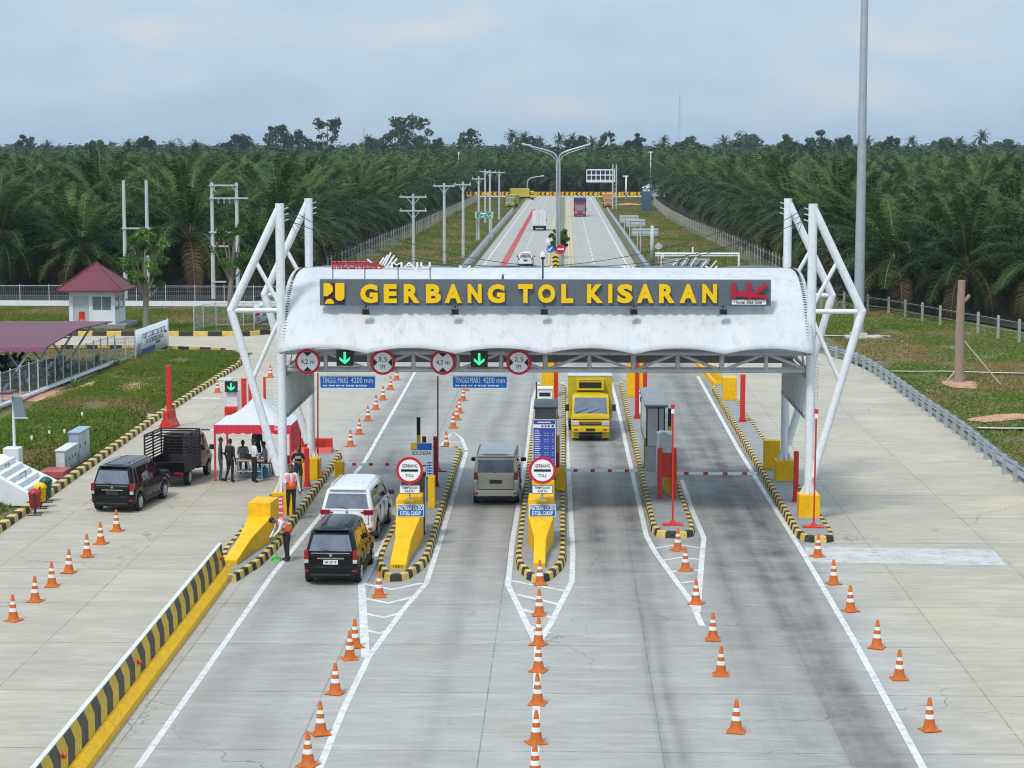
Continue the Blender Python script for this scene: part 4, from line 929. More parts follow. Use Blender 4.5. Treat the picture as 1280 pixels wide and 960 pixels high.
for k, (px, py, ci, d) in enumerate(((82, 471, 0, 'black motorcycle nearest the road at the right end of the shelter row'), (74, 474, 3, 'white trimmed motorcycle second from the right in the shelter row'), (66, 477, 0, 'black motorcycle third from the right in the shelter row'), (40, 486, 1, 'blue motorcycle left of the gap in the shelter row'), (31, 489, 0, 'black motorcycle beside the blue one in the shelter row'), (90, 467, 1, 'dark blue motorcycle at the very right end of the shelter row'),
    (28, 462, 2, 'dark red motorcycle in the rear row under the maroon roof'), (18, 464, 0, 'black motorcycle in the rear row left of the dark red one'), (6, 466, 2, 'dark red motorcycle at the left end of the rear row'), (38, 461, 0, 'black motorcycle in the rear row right of the dark red one'))):
    b_ = make_bike(d, bc[ci]); p = G(px, py); b_.location = (p.x-.8, p.y, 0); b_.rotation_euler = (radians(6), 0, radians(-62+random.uniform(-8, 8)))
# ---------------- cones ----------------
def make_cone():
    r = thing('traffic_cone', 'x', 'traffic cone', group='orange traffic cones')
    m_ = MB(); m_.box(-.20, .20, -.20, .20, 0, .035); m_.build('base', orange, r, bevel=.012)
    m_ = MB(); rr = lambda z: .145-(z-.035)*.158
    zs = [.035, .10, .27, .37, .47, .55, .72, .74]
    m_.lathe([(.175 if z == .035 else rr(z) if z < .74 else .02, z) for z in zs], n=18, ms=[0, 0, 1, 0, 1, 0, 0]); m_.build('cone_body', [orange, coneW], r, smooth=True)
    return r
cone = make_cone()
def cones(lst, phrase):
    for k, (px, py) in enumerate(lst):
        p = G(px, py-2); o_ = ORD[k] if k < 20 else str(k); place(cone, (p.x, p.y, 0), random.uniform(-.5, .5), o_+' orange cone from the front, '+phrase, 'orange traffic cones').rotation_euler.x = random.uniform(-.045, .045)
cones([(17,778),(44,754),(65,735),(86,718),(109,698),(126,682),(146,666)], 'row left of the striped barrier')
cones([(385,959),(401,920),(419,869),(437,826),(444,811),(474,748)], 'row leading to the second island')
cones([(669,974),(670,931),(672,882),(673,841),(673,808),(674,771),(675,733)], 'middle row before the central island')
cones([(920,917),(901,846),(891,802),(870,757),(857,715),(847,690)], 'row before the blunt ended island')
cones([(1162,915),(1124,851),(1096,812),(1063,766),(1042,732),(1022,698)], 'rightmost row on the plaza')
cones([(438,560),(449,545),(460,528),(470,514),(479,502),(488,489),(496,477)], 'row behind the gate beside the white line')
cones([(558,562),(566.5,537),(571,527),(574,518),(579,503),(582,490)], 'row behind the gate ending at the second island')
cones([(272,493)], 'standing alone beside the arrow kiosk')
cones([(338,474)], 'standing alone behind the left mast struts')
# ---------------- long striped barrier ----------------
def barrier():
    p0 = Vector((-9.72, 33.8, 0)); p1 = Vector((-9.98, 61.6, 0)); L_ = (p1-p0).length; a = atan2(-(p1.x-p0.x), p1.y-p0.y)
    r = thing('road_barrier', 'long concrete barrier with slanted black and yellow stripes and a white top', 'barrier', p0, a)
    prof = [(0, 0), (0, .17), (-.13, .33), (-.24, .33), (-.24, 0)]
    mb = MB(); nseg = 8
    for k in range(nseg):
        y0, y1 = L_*k/nseg+.012, L_*(k+1)/nseg-.012; mb.add([(x, y0, z) for x, z in prof]+[(x, y1, z) for x, z in prof], [(0, 1, 6, 5), (1, 2, 7, 6), (2, 3, 8, 7), (0, 4, 3, 2, 1), (5, 6, 7, 8, 9), (3, 4, 9, 8)])
    mb.build('foot', yellow, r)
    # chevron shaped painted stripes on the two-pitch face: lower part leans, upper part upright
    mb = MB(); lo, mid, hi = (-.245, .33), (-.33, .63), (-.36, .95); n_ = 44; st = L_/n_; sl = .20
    for k in range(-1, n_+1):
        def cl(y): return max(0., min(L_, y))
        y0, y1 = k*st, (k+1)*st; c_ = k % 2
        for (a_, b_, s0, s1) in ((lo, mid, .0, .38), (mid, hi, .38, .10)):
            q = [(a_[0], cl(y0+s0), a_[1]), (a_[0], cl(y1+s0), a_[1]), (b_[0], cl(y1+s1), b_[1]), (b_[0], cl(y0+s1), b_[1])]
            if q[1][1]-q[0][1]+q[2][1]-q[3][1] > .01: mb.add(q, [(0, 1, 2, 3)], c_)
    mb.build('striped_face', [mat('barrier_yellow', (.60, .38, .02), .55, dirt=.3, scale=3), mat('barrier_black', (.055, .05, .04), .6, var=.3)], r)
    mb = MB(); mb.add([(x, y, z) for y in (0, L_) for x, z in ((-.36, .951), (-.365, .97), (-.47, .97), (-.48, .94), (-.66, .0), (-.24, 0), (-.246, .33), (-.335, .63))], [(0, 8, 9, 1), (1, 9, 10, 2), (2, 10, 11, 3), (3, 11, 12, 4), tuple(range(8)), tuple(range(8, 16))[::-1]])
    mb.build('wall', mat('barrier_concrete', (.60, .60, .58), .8, dirt=.35), r)
    for px, py in ((105, 932), (202, 809), (275, 716)):
        q = A(px, py, G(px+25, py+50).y); y = (q.y-p0.y) if px < 270 else L_-.55
        m_ = MB(); m_.tube((-.31, y, .62), (-.24, y-.02, .60), .055, n=10); m_.build('reflector', mat('reflector_red', (.7, .02, .02), .3), r)
    return r
barrier()
# ---------------- sloped collision blocks ----------------
def nose_block(x0, x1, y0, y1, label, wt=.42, ht=1.62, yk=.36):
    """wide head at the back falling forward as a narrow ramp"""
    cx = (x0+x1)/2; r = thing('collision_block', label, 'concrete block', (cx, y0, .2)); w = (x1-x0)/2; L_ = y1-y0; n = wt/2
    ym = L_*.62; mb = MB(); zt = ht-.2
    ztip = .16
    V = [(-n, 0, 0), (n, 0, 0), (-n, 0, ztip), (n, 0, ztip),               # tip
         (-n, ym*.62, .0), (n, ym*.62, .0), (-n*1.02, ym*.62, ztip+(zt*.55-ztip)*.62), (n*1.02, ym*.62, ztip+(zt*.55-ztip)*.62),
         (-w, ym+.70, 0), (w, ym+.70, 0), (-w, ym+.70, zt*.62), (w, ym+.70, zt*.62),
         (-w, ym+.75, zt), (w, ym+.75, zt), (-w, L_, zt), (w, L_, zt), (-w, L_, 0), (w, L_, 0), (-w, ym+.75, 0), (w, ym+.75, 0)]
    Fc = [(0, 1, 3, 2), (2, 3, 7, 6), (0, 2, 6, 4), (1, 5, 7, 3), (6, 7, 11, 10), (4, 6, 10, 8), (5, 9, 11, 7), (10, 11, 13, 12), (8, 10, 12, 18), (9, 19, 13, 11), (12, 13, 15, 14), (18, 12, 14, 16), (19, 17, 15, 13), (16, 14, 15, 17)]
    mb.add(V, Fc); mb.build('ramp', yellow, r, bevel=.02)
    return r, cx, y0+ym+.75, w
b1, cx1, yb1, w1 = nose_block(-5.42, -4.62, 61.6, 67.2, 'wide yellow sloped block with blue plaque on the second island nose', wt=.5)
b2, cx2, yb2, w2 = nose_block(-1.17, -.35, 61.9, 67.2, 'narrow fronted yellow sloped block with blue plaque on the central island nose', wt=.36)
b0, cx0, yb0, w0 = nose_block(-10.5, -9.76, 62.1, 67.3, 'plain yellow sloped block at the end of the long striped barrier', wt=.42, ht=1.45); b0.location.x = -10.17; b0.rotation_euler.z = radians(-4.6)
m_ = MB(); text_mb(m_, '1001', -.14, .14, .05, .12, -.002, .006, .01); m_.build('stencil', signblack, b1)
def plaque(px0, px1, py0, py1, Y, mats_, lines, name, label, parent=None, cat='sign', th=.03, border=.02):
    a = A(px0, py1, Y); b_ = A(px1, py0, Y); w = b_.x-a.x; h = b_.z-a.z
    r = thing(name, label, cat, (a.x, Y, a.z)); MB().box(0, w, 0, th, 0, h).build('border', signwhite, r)
    m_ = MB(); m_.box(border, w-border, -.005, 0, border, h-border, 0)
    for s_, u0, u1, v0, v1, mi in lines:
        if s_ == '#': m_.box(u0*w, u1*w, -.010, -.005, v0*h, v1*h, mi)
        else: text_mb(m_, s_, u0*w, u1*w, v0*h, v1*h, -.005, .006, .012, mi)
    m_.build('sign_face', mats_, r); return r
BL = [bluesign, signwhite]
for px0, px1, yb, lab in ((496.5, 530, yb1, 'second'), (661.5, 695, yb2, 'central')):
    plaque(px0, px1, 631, 645.5, yb-.13, BL, [('PASTIKAN SALDO', .05, .95, .54, .88, 1), ('E-TOLL CUKUP', .12, .88, .12, .46, 1)], 'plaque', 'blue PASTIKAN SALDO E-TOLL CUKUP plaque on the %s island' % lab)
for px, yb, pole, lab in ((512, yb1, 1, 'second island, behind the white minivan'), (678, yb2, 1, 'central island, right of the champagne minivan')):
    r = round_sign('toll_stop_sign', 'round GERBANG TOLL sign on the '+lab, px, 588, 17.3, yb-.3, [('GERBANG', 0, .34, 1.12, .24), ('#', 0, 0, 1.25, .17), ('TOLL', 0, -.38, .62, .22)])
    hub = r.location; a = A(px-13, 617, yb-.32); b_ = A(px+13, 606.5, yb-.32)
    m_ = MB(); x0, x1, z0, z1 = a.x-hub.x, b_.x-hub.x, a.z-hub.z, b_.z-hub.z; m_.box(x0, x1, -.02, .01, z0, z1, 0)
    for (u0, u1, v0, v1) in ((0, 1, 0, .06), (0, 1, .94, 1), (0, .025, 0, 1), (.975, 1, 0, 1)): m_.box(x0+u0*(x1-x0), x0+u1*(x1-x0), -.024, -.02, z0+v0*(z1-z0), z0+v1*(z1-z0), 1)
    text_mb(m_, 'TEMPELKAN', x0+.08, x1-.08, z0+.55*(z1-z0), z0+.85*(z1-z0), -.02, .006, .01, 1); text_mb(m_, 'KARTU', x0+.18, x1-.18, z0+.15*(z1-z0), z0+.45*(z1-z0), -.02, .006, .01, 1)
    m_.build('card_plate', [signwhite, signblack], r)
    m_ = MB(); m_.tube((0, .05, 0), (0, .05, 1.62-hub.z), .03, n=8); m_.box(-.12, .12, -.05, .15, 1.62-hub.z, 1.64-hub.z); m_.build('post', steel, r)
# ---------------- toll lane equipment helpers ----------------
def P_(px, py): return G(px, py, .2)
def yblock(px0, px1, ptop, pbase, label, depth=.5, colr=None):
    a = P_(px0, pbase); b_ = A(px1, ptop, a.y); w = A(px1, pbase, a.y).x-a.x
    r = MB().box(0, w, 0, depth, 0, b_.z-.2).build('collision_block' if colr is None else 'post_box', colr or yellow, None, (a.x, a.y, .2), bevel=.015); tag(r, label, 'concrete block' if colr is None else 'post box'); return r
def rpost(px, wpx, ptop, pbase, label, m=red):
    a = P_(px, pbase); sc = F/a.y; w = wpx/sc; top = A(px, ptop, a.y).z-.2
    r = thing('guard_post', label, 'guard post', (a.x, a.y, .2)); MB().box(-w/2, w/2, -w/2, w/2, 0, top).build('post', m, r, bevel=.01)
    m_ = MB(); m_.box(-w*.8, w*.8, -w*.8, w*.8, 0, .02)
    for s_ in (-1, 1): m_.add([(s_*w/2, 0, .02), (s_*w*.8, 0, .02), (s_*w/2, 0, .25)], [(0, 1, 2)]); 
    m_.add([(0, -w/2, .02), (0, -w*.9, .02), (0, -w/2, .25)], [(0, 1, 2)]); m_.build('base_plate', m, r); return r
def thinpole(px, ptop, pbase, label, base=True, cap=False, lean=0, r0=.03, m=red, px_top=None):
    a = P_(px, pbase); t_ = A(px if px_top is None else px_top, ptop, a.y)
    r = thing('marker_pole', label, 'pole', (a.x, a.y, .2)); m_ = MB(); m_.tube((0, 0, 0), (t_.x-a.x, 0, t_.z-.2), r0, n=8); m_.build('pole', m, r)
    if base: m_ = MB(); m_.box(-.35, .35, -.2, .2, 0, .04); m_.lathe([(.16, .04), (.05, .16)], n=4); m_.build('base_plate', m, r)
    if cap: m_ = MB(); m_.cbox((t_.x-a.x, 0, t_.z-.2+.02), (.13, .1, .14), m=0); m_.cbox((t_.x-a.x, 0, t_.z-.2-.13), (.10, .09, .16), m=1); m_.build('cap', [red, signwhite], r)
    return r
def boom(px0, px1, py, Y, label, n=9):
    a = A(px0, py, Y); b_ = A(px1, py, Y); w = b_.x-a.x; r = thing('barrier_gate', label, 'barrier gate', (a.x, Y, .2))
    m_ = MB()
    for k in range(n*2-1):
        x0, x1 = w*k/(n*2-1), w*(k+1)/(n*2-1); m_.box(x0, x1, -.03, .03, a.z-.2-.05, a.z-.2+.05, 1 if k % 4 == 2 else 0)
    m_.build('boom', [signwhite, red], r)
    m_ = MB(); m_.box(-.34, .0, -.18, .18, 0, a.z-.2+.12); m_.build('housing', yellow, r, bevel=.02); return r
def strip_pole(px, ptop, pbase, label):
    a = P_(px, pbase); r = thing('queue_pole', label, 'marker pole', (a.x, a.y, .2)); t_ = A(px, ptop, a.y).z-.2; m_ = MB()
    z = [0, .30, .42, .5, .62, 1.]; ms = [4, 0, 3, 2, 1, 0]
    zz = [0, .28, .45, .55, .62, .72, 1.0]; mi = [2, 3, 1, 2, 4, 0]
    for k in range(6): m_.box(-.07, .07, -.06, .06, t_*zz[k], t_*zz[k+1], mi[k])
    m_.build('striped_column', [signblack, signred, lgrey, signwhite, yellowL], r); return r
# second island
def kiosk(px0, px1, ptop, pbase, label, body, roofm, depth=1.0, screen=True):
    a = P_(px0, pbase); b_ = A(px1, ptop, a.y); w = A(px1, pbase, a.y).x-a.x; h = b_.z-.2
    r = thing('toll_machine', label, 'toll machine', (a.x, a.y, .2)); MB().box(0, w, 0, depth, 0, h).build('cabinet', body, r, bevel=.02)
    MB().box(-.05, w+.05, -.08, depth+.08, h, h+.07).build('roof', roofm, r, bevel=.01)
    m_ = MB(); m_.box(.08, w-.08, -.012, 0, h*.55, h*.78, 0); m_.box(.12, w-.12, -.03, 0, h*.36, h*.44, 1); m_.build('front_panel', [glass, lgrey], r)
    m_ = MB(); m_.box(w, w+.012, .1, depth-.1, .1, h*.9); m_.build('side_door', lgrey, r); return r
kiosk(502, 531, 590, 669, 'black toll card machine behind the round stop sign on the second island', mat('kiosk_black', (.03, .03, .034), .5), booth, .7)
plaque(513.5, 540.5, 553.5, 595, 73.5, [bluesign, signwhite, yellowL, signblack], [('#', .02, .98, .02, .78, 1), ('#', .0, .30, .80, 1.0, 2), ('GOLONGAN', .06, .94, .63, .75, 3), ('#', .10, .9, .30, .33, 3), ('#', .55, .98, .02, .26, 0)], 'fee_sign', 'white GOLONGAN fee sign with blue header behind the round sign of the second island')
plaque(533, 541.5, 577, 596, 73.2, BL, [('#', .12, .45, .08+.18*k, .16+.18*k, 1) for k in range(5)]+[('#', .55, .9, .08+.18*k, .16+.18*k, 1) for k in range(5)], 'fee_table', 'small blue price table hanging under the GOLONGAN sign')
yblock(535, 543.5, 596, 635, 'slim yellow post block on the right edge of the second island', .4)
rpost(530.5, 5, 545.5, 598, 'dark red guard post left of the second island yellow post', dred)
rpost(544.7, 5.5, 545.5, 608, 'dark red guard post behind the second island yellow post', dred)
strip_pole(523.5, 521.5, 600, 'black, yellow and red striped queue pole behind the GOLONGAN sign')
thinpole(547.3, 470, 589, 'tall thin dark red pole on the second island reaching up to the truss', True, m=dred)
boom(430, 497, 580.3, 77.5, 'red and white boom across the lane ahead of the white minivan', 7)
# central island
a = A(666.5, 524, 72.0)
plaque(666, 694.5, 524.5, 585, 71.8, [navy, signwhite, signblack], [('#', .02, .98, .83, .90, 1), ('#', .38, .46, .845, .885, 2), ('#', .52, .60, .845, .885, 2), ('#', .66, .74, .845, .885, 2), ('#', .82, .92, .845, .885, 2), ('#', .2, .8, .935, .955, 1)]+
       [('#', .08, .28+.03*(k % 3), .76-.045*k, .772-.045*k, 1) for k in range(16)]+[('#', .40+.11*j, .47+.11*j, .762-.045*k, .769-.045*k, 1) for k in range(16) for j in range(5) if (k*j) % 3], 'tariff_board', 'tall blue tariff board behind the round sign of the central island', th=.08)
kiosk(668.5, 695, 511, 600, 'grey toll cabin behind the blue tariff board', booth, mat('cabin_roof', (.12, .13, .14), .6), 2.6)
rpost(694.8, 5, 449, 523, 'red guard post left of the yellow truck on the central island')
yblock(677, 698, 445, 495, 'yellow block at the far end of the central island, left of the truck', .6)
kiosk(672, 690, 486, 507, 'small white cabinet in front of the far yellow block on the central island', signwhite, signwhite, .5)
yblock(695, 699.5, 545, 600, 'slim ochre post block on the right edge of the central island', .3, mat('ochre_paint', (.52, .27, .02), .5, dirt=.2))
rpost(697, 4, 566, 612, 'short dark red guard post beside the slim ochre block on the central island', dred)
m_ = MB(); p = P_(671, 538); m_.tube((0, 0, 0), (0, 0, 1.9), .04); 
yblock(665, 693, 602, 640, 'orange yellow block behind the TEMPELKAN KARTU plate on the central island', .5, yellow)
boom(706, 797, 588, 76.6, 'red and white boom across the yellow truck lane', 9)
thinpole(670.5, 477, 540, 'thin dark striped pole at the left edge of the central island', False, m=dark, r0=.035)
# fourth island
yblock(783.5, 808, 440, 496.5, 'yellow block at the far end of the island right of the yellow truck', .6)
rpost(796.2, 5.2, 450, 523, 'left one of the red guard post pair at the grey booth')
rpost(806, 5.2, 450, 523, 'right one of the red guard post pair at the grey booth')
kiosk(798, 807, 490, 517, 'narrow white panel between the red guard post pair', signwhite, signwhite, .3)
def toll_booth():
    a = P_(807, 588); y0 = a.y; x0 = A(807.5, 570, y0).x; x1 = A(831, 570, y0).x; r = thing('toll_booth', 'grey toll booth with a flat weathered roof on the island right of the truck', 'toll booth', (x0, y0, .2)); w = x1-x0; D = 6.0; h = A(820, 509, y0).z-.2
    m_ = MB(); m_.box(0, w, 0, D, 0, .95, 0)
    for x in (0, w-.05, w*.62):
        for y in (0, D-.05): m_.box(x, x+.05, y, y+.05, .95, h, 1)
    m_.box(0, w, 0, .05, h-.05, h, 1); m_.box(0, .05, .05, D-.05, .9, .97, 1); m_.build('frame', [lgrey, dark], r)
    m_ = MB(); m_.quad((.05, .02, .97), (w-.05, .02, .97), (w-.05, .02, h-.05), (.05, .02, h-.05)); m_.build('front_window', mat('booth_panel', (.60, .62, .64), .2, dirt=.2), r)
    for x in (.02, w-.02):
        m_ = MB(); m_.quad((x, .05, .97), (x, D-.05, .97), (x, D-.05, h-.05), (x, .05, h-.05)); m_.build('side_window', mat('booth_panel', (.30, .31, .33), .25), r)
    MB().box(-.06, w+.10, -.12, D+.15, h, h+.09).build('roof', mat('booth_roof', (.20, .22, .235), .6, dirt=.5, scale=3), r, bevel=.01); return r
toll_booth()
yblock(805, 816.5, 548, 585, 'ochre block in front of the grey toll booth', .5, mat('ochre_paint', (.52, .27, .02), .5))
def wrapped():
    a = P_(821, 612); x1 = A(842, 612, a.y).x; w = x1-a.x; h = A(821, 541, a.y).z-.2; r = thing('payment_machine', 'grey payment machine wrapped in clear plastic on the island beside the red frame', 'payment machine', (a.x, a.y, .2))
    MB().box(0, w, 0, .9, 0, h*.72).build('cabinet', lgrey, r, bevel=.03)
    m_ = MB(); random.seed(9); n = 14; prof = []
    for j, z in enumerate((h*.45, h*.62, h*.8, h*.97, h)):
        for k in range(n):
            t = 2*pi*k/n; sx = w/2*(1.0 if j < 4 else .7)*(1+random.uniform(-.07, .07)); sy = .5*(1.0 if j < 4 else .7)*(1+random.uniform(-.08, .08)); cs, sn = cos(t), sin(t); q = 1/max(abs(cs), abs(sn))**.8
            prof.append((w/2+sx*cs*q, .45+sy*sn*q, z+random.uniform(-.03, .03)))
    m_.add(prof, [(j*n+k, j*n+(k+1) % n, (j+1)*n+(k+1) % n, (j+1)*n+k) for j in range(4) for k in range(n)]+[tuple(range(4*n, 5*n))])
    m_.build('plastic_cover', mat('plastic_wrap', (.52, .58, .62), .25, var=.15, scale=6, coat=.5), r, smooth=True)
    m_ = MB(); m_.box(.1, w-.1, -.02, 0, h*.28, h*.40); m_.build('slot_panel', dark, r); return r
wrapped()
strip_pole(836.5, 510.5, 590, 'black, yellow and red striped queue pole on the island right of the truck')
def rframe():
    a = P_(822, 623.5); x1 = A(845, 623.5, a.y).x; w = x1-a.x; h = A(822, 560, a.y).z-.2; r = thing('guard_portal', 'red steel guard frame around the payment machine, two thick posts', 'guard frame', (a.x, a.y, .2)); pw = .17
    for x in (pw/2, w-pw/2): m_ = MB(); m_.box(x-pw/2, x+pw/2, 0, pw, 0, h); m_.build('post', red, r, bevel=.01)
    m_ = MB(); m_.box(pw, w-pw, .05, .12, h*.42, h*.90); m_.build('cross_panel', mat('red_paint_deep', (.45, .03, .02), .5), r); return r
rframe()
rpost(844, 5, 577, 612, 'short red guard post right of the red frame', red)
yblock(836.5, 846, 568, 621, 'orange block inside the right post of the red frame', .35, mat('deep_orange', (.70, .28, .02), .5, dirt=.15))
thinpole(841, 509, 656, 'thin red pole with red and white cap on the island nose right of the truck', True, True)
boom(842.5, 946, 591.5, 76, 'red and white boom across the dark stained right lane', 9)
# right island
yblock(903.5, 921, 472, 500, 'yellow block at the far end of the right island', .6)
rpost(928, 6, 468, 527, 'tall red guard post in the middle of the right island')
yblock(955, 975, 551, 587.5, 'yellow block left of the rear canopy pedestal', .5)
rpost(994.5, 6, 564, 627, 'red guard post between the two right canopy pedestals')
thinpole(1017, 515, 659, 'thin leaning red pole with red and white cap at the nose of the right island', True, True, px_top=1020.5)
def lowwall():
    m_ = MB(); pts = [Vector((8.35, 112.3, 0)), Vector((8.1, 124, 0)), Vector((7.9, 136, 0))]
    for a, b_ in zip(pts, pts[1:]):
        for (x0, x1, z0, z1, m) in ((-.28, .28, 0, .3, 0), (-.13, .13, .3, .8, 0)): m_.add([a+Vector((x, 0, z)) for x in (x0, x1) for z in (z0, z1)]+[b_+Vector((x, 0, z)) for x in (x0, x1) for z in (z0, z1)], [(0, 2, 3, 1), (4, 5, 7, 6), (0, 1, 5, 4), (2, 6, 7, 3), (1, 3, 7, 5)])
    o = m_.build('road_barrier', yellow); tag(o, 'plain yellow concrete barrier running away behind the right island', 'barrier')
lowwall()
# left island: tent, post, red things
thinpole(397.3, 466, 590, 'tall thin red pole rising beside the left canopy columns', True, m=red)
yblock(386.5, 397, 573, 600, 'yellow block left of the kerb behind the standing man', .5)
rpost(384, 6, 560, 608, 'tall red guard post on the left island beside the standing man')
def wbarrier(px, py, label, w=.9):
    p = G(px, py); r = thing('plastic_barrier', label, 'plastic barrier', (p.x, p.y, 0)); T = lambda v: Vector((v.x, v.y, v.z))
    m_ = MB(); prof = [(-.28, 0), (-.28, .12), (-.12, .42), (-.08, .8), (.08, .8), (.12, .42), (.28, .12), (.28, 0)]
    m_.add([(-w/2, y, z) for y, z in prof]+[(w/2, y, z) for y, z in prof], [tuple(range(8)), tuple(range(8, 16))[::-1]]+[(i, 8+i, 9+i, i+1) for i in range(7)]); m_.build('barrier_body', red, r, bevel=.03)
    m_ = MB(); m_.box(-w*.3, w*.3, -.14, -.1, .45, .7); m_.build('panel_recess', mat('red_paint_deep', (.45, .03, .02), .5), r); return r
wbarrier(392, 571, 'red plastic barrier behind the left canopy column', 1.6)
wbarrier(289, 529, 'red plastic barrier at the foot of the arrow kiosk', .6)
r = wbarrier(212, 534, 'red plastic barrier with a tall red post at the left kerb', 1.1); r.rotation_euler.z = radians(78)
m_ = MB(); m_.box(-.1, .1, -.1, .1, .78, 2.9); m_.build('post', red, r, bevel=.01)
# arrow kiosk
p = G(290, 521); r = thing('arrow_kiosk', 'white cabinet carrying a lit green arrow panel left of the tent', 'kiosk', (p.x, p.y, 0)); s_ = p.y/F
MB().box(-7*s_, 7*s_, 0, 1.0, 0, A(290, 489, p.y).z).build('cabinet', mat('weathered_white', (.62, .64, .66), .5, dirt=.5, scale=4), r, bevel=.02)
z = A(290, 483, p.y).z
MB().box(-8*s_, 8*s_, -.15, .0, z-6.9*s_, z+6.9*s_).build('arrow_panel', dark, r, bevel=.01)
h = 6.5*s_; m_ = MB(); m_.box(-h*.13, h*.13, -.17, -.15, z-.35*h, z+.75*h)
for q in (-1, 1): m_.add([(0, -.17, z-.75*h), (0, -.17, z-.38*h), (q*.65*h, -.17, z+.12*h), (q*.65*h, -.17, z-.22*h)], [(0, 1, 2, 3)])
m_.build('arrow', led, r)
MB().box(-17*s_, 0, -.3, .9, z+7.5*s_, z+9*s_).build('roof', lgrey, r)
for px, wd_, top, base, lab in ((305.5, 6, 473, 527, 'left'), (313, 4, 475, 520, 'middle'), (331, 3, 471, 510, 'right')): rpost(px, wd_, top, base, lab+' red guard post of the three behind the arrow kiosk')
# small speed strip across the left lane
m_ = MB()
for k in range(8): m_.add([(x+k*.45, y, z) for x, y, z in ((0, 0, 0), (.45, 0, 0), (.45, .3, 0), (0, .3, 0), (0, .1, .05), (.45, .1, .05), (.45, .2, .05), (0, .2, .05))], [(0, 1, 5, 4), (1, 2, 6, 5), (3, 7, 6, 2), (0, 4, 7, 3), (4, 5, 6, 7)], k % 2)
p = G(238, 538); tag(m_.build('speed_bump', [mat('bump_white', (.5, .5, .48), .7), blackK], None, (p.x, p.y, 0)), 'thin black and white rubber strip across the lane ahead of the pickup', 'speed bump')
# tent
def tent():
    X0, X1, Y0, Y1 = -13.6, -10.6, 79.6, 82.6; e = 2.18; r = thing('canopy_tent', 'white peaked pop up tent with red valance over the table', 'tent', ((X0+X1)/2, (Y0+Y1)/2, 0)); w = 1.5
    m_ = MB(); N = 16; vs = []; apex = 3.25
    def zt(x, y): d = max(abs(x), abs(y))/w; return e+(apex-e)*(1-d)**1.55+.03*abs(min(abs(x), abs(y))/w-0)*(1-d)
    for j in range(N+1):
        for i in range(N+1): x, y = -w+2*w*i/N, -w+2*w*j/N; vs.append((x, y, zt(x, y)))
    m_.add(vs, [(j*(N+1)+i, j*(N+1)+i+1, (j+1)*(N+1)+i+1, (j+1)*(N+1)+i) for j in range(N) for i in range(N)]); m_.build('tent_roof', tentw, r, smooth=True)
    for nm, a, b_ in (('f', (-w, -w), (w, -w)), ('r', (w, -w), (w, w)), ('b', (w, w), (-w, w)), ('l', (-w, w), (-w, -w))):
        m_ = MB(); n = 48; a = Vector((*a, 0)); b_ = Vector((*b_, 0)); vs = []
        for k in range(n+1):
            q = a.lerp(b_, k/n)*1.004; vs += [(q.x, q.y, e+.01), (q.x*(1+.008*sin(k*1.9)), q.y*(1+.008*sin(k*1.9)), e-.30-.05*abs(sin(pi*k/6)))]
        m_.add(vs, [(2*k, 2*k+1, 2*k+3, 2*k+2) for k in range(n)]); m_.build('valance', tentr, r)
    for x in (-w+.03, w-.03):
        for y in (-w+.03, w-.03): m_ = MB(); m_.box(x-.035, x+.035, y-.035, y+.035, 0, e, 0); m_.box(x-.07, x+.07, y-.07, y+.07, 0, .03, 0); m_.build('leg', tentr, r)
    m_ = MB(); vs = []
    for k in range(25): vs += [(w-.02+.03*sin(k*1.3), -w+2*w*k/24, e-.02), (w-.02+.05*sin(k*1.3+.5), -w+2*w*k/24, 1.05)]
    m_.add(vs, [(2*k, 2*k+1, 2*k+3, 2*k+2) for k in range(24)]); m_.build('side_curtain', mat('tent_red_drape', (.72, .05, .04), .6), r, smooth=True)
    vs = []; m_ = MB()
    for k in range(25): vs += [(-w+2*w*k/24, w-.02+.03*sin(k*1.3), e-.02), (-w+2*w*k/24, w-.02+.05*sin(k*1.3+.5), 1.55+.2*abs(sin(pi*k/12)))]
    m_.add(vs, [(2*k, 2*k+1, 2*k+3, 2*k+2) for k in range(24)]); m_.build('rear_curtain', mat('tent_red_drape', (.72, .05, .04), .6), r, smooth=True)
    return r
tent()
p = G(310, 600); r = thing('folding_table', 'pale wooden table under the tent', 'table', (p.x, p.y+.5, 0)); MB().box(-.6, .6, -.35, .35, .70, .74).build('tabletop', wood, r, bevel=.008)
for x in (-.52, .52):
    for y in (-.28, .28): m_ = MB(); m_.tube((x, y, 0), (x, y, .7), .02, n=6); m_.build('leg', lgrey, r)
MB().box(-.5, .5, -.28, .28, .28, .30).build('shelf', lgrey, r)
tp = Vector((p.x, p.y+.5, .74))
r = thing('laptop', 'small grey laptop open on the table under the tent', 'laptop', tp); m_ = MB(); m_.box(-.16, .16, -.11, .11, 0, .02); m_.build('base', booth, r); m_ = MB(); m_.add([(-.16, -.11, .02), (.16, -.11, .02), (.16, -.19, .24), (-.16, -.19, .24), (-.16, -.125, .02), (.16, -.125, .02), (.16, -.205, .24), (-.16, -.205, .24)], [(0, 3, 2, 1), (4, 5, 6, 7), (0, 1, 5, 4), (1, 2, 6, 5), (2, 3, 7, 6), (3, 0, 4, 7)]); m_.build('screen', dark, r)
for k, dx in enumerate((-.42, .35)): tag(MB().lathe([(.035, 0), (.035, .16), (.015, .19), (.015, .22)], n=10).build('water_bottle', mat('bottle', (.6, .7, .75), .2), None, tp+Vector((dx, .05, 0)), smooth=True), ('left', 'right')[k]+' clear bottle standing on the table under the tent', 'bottle')
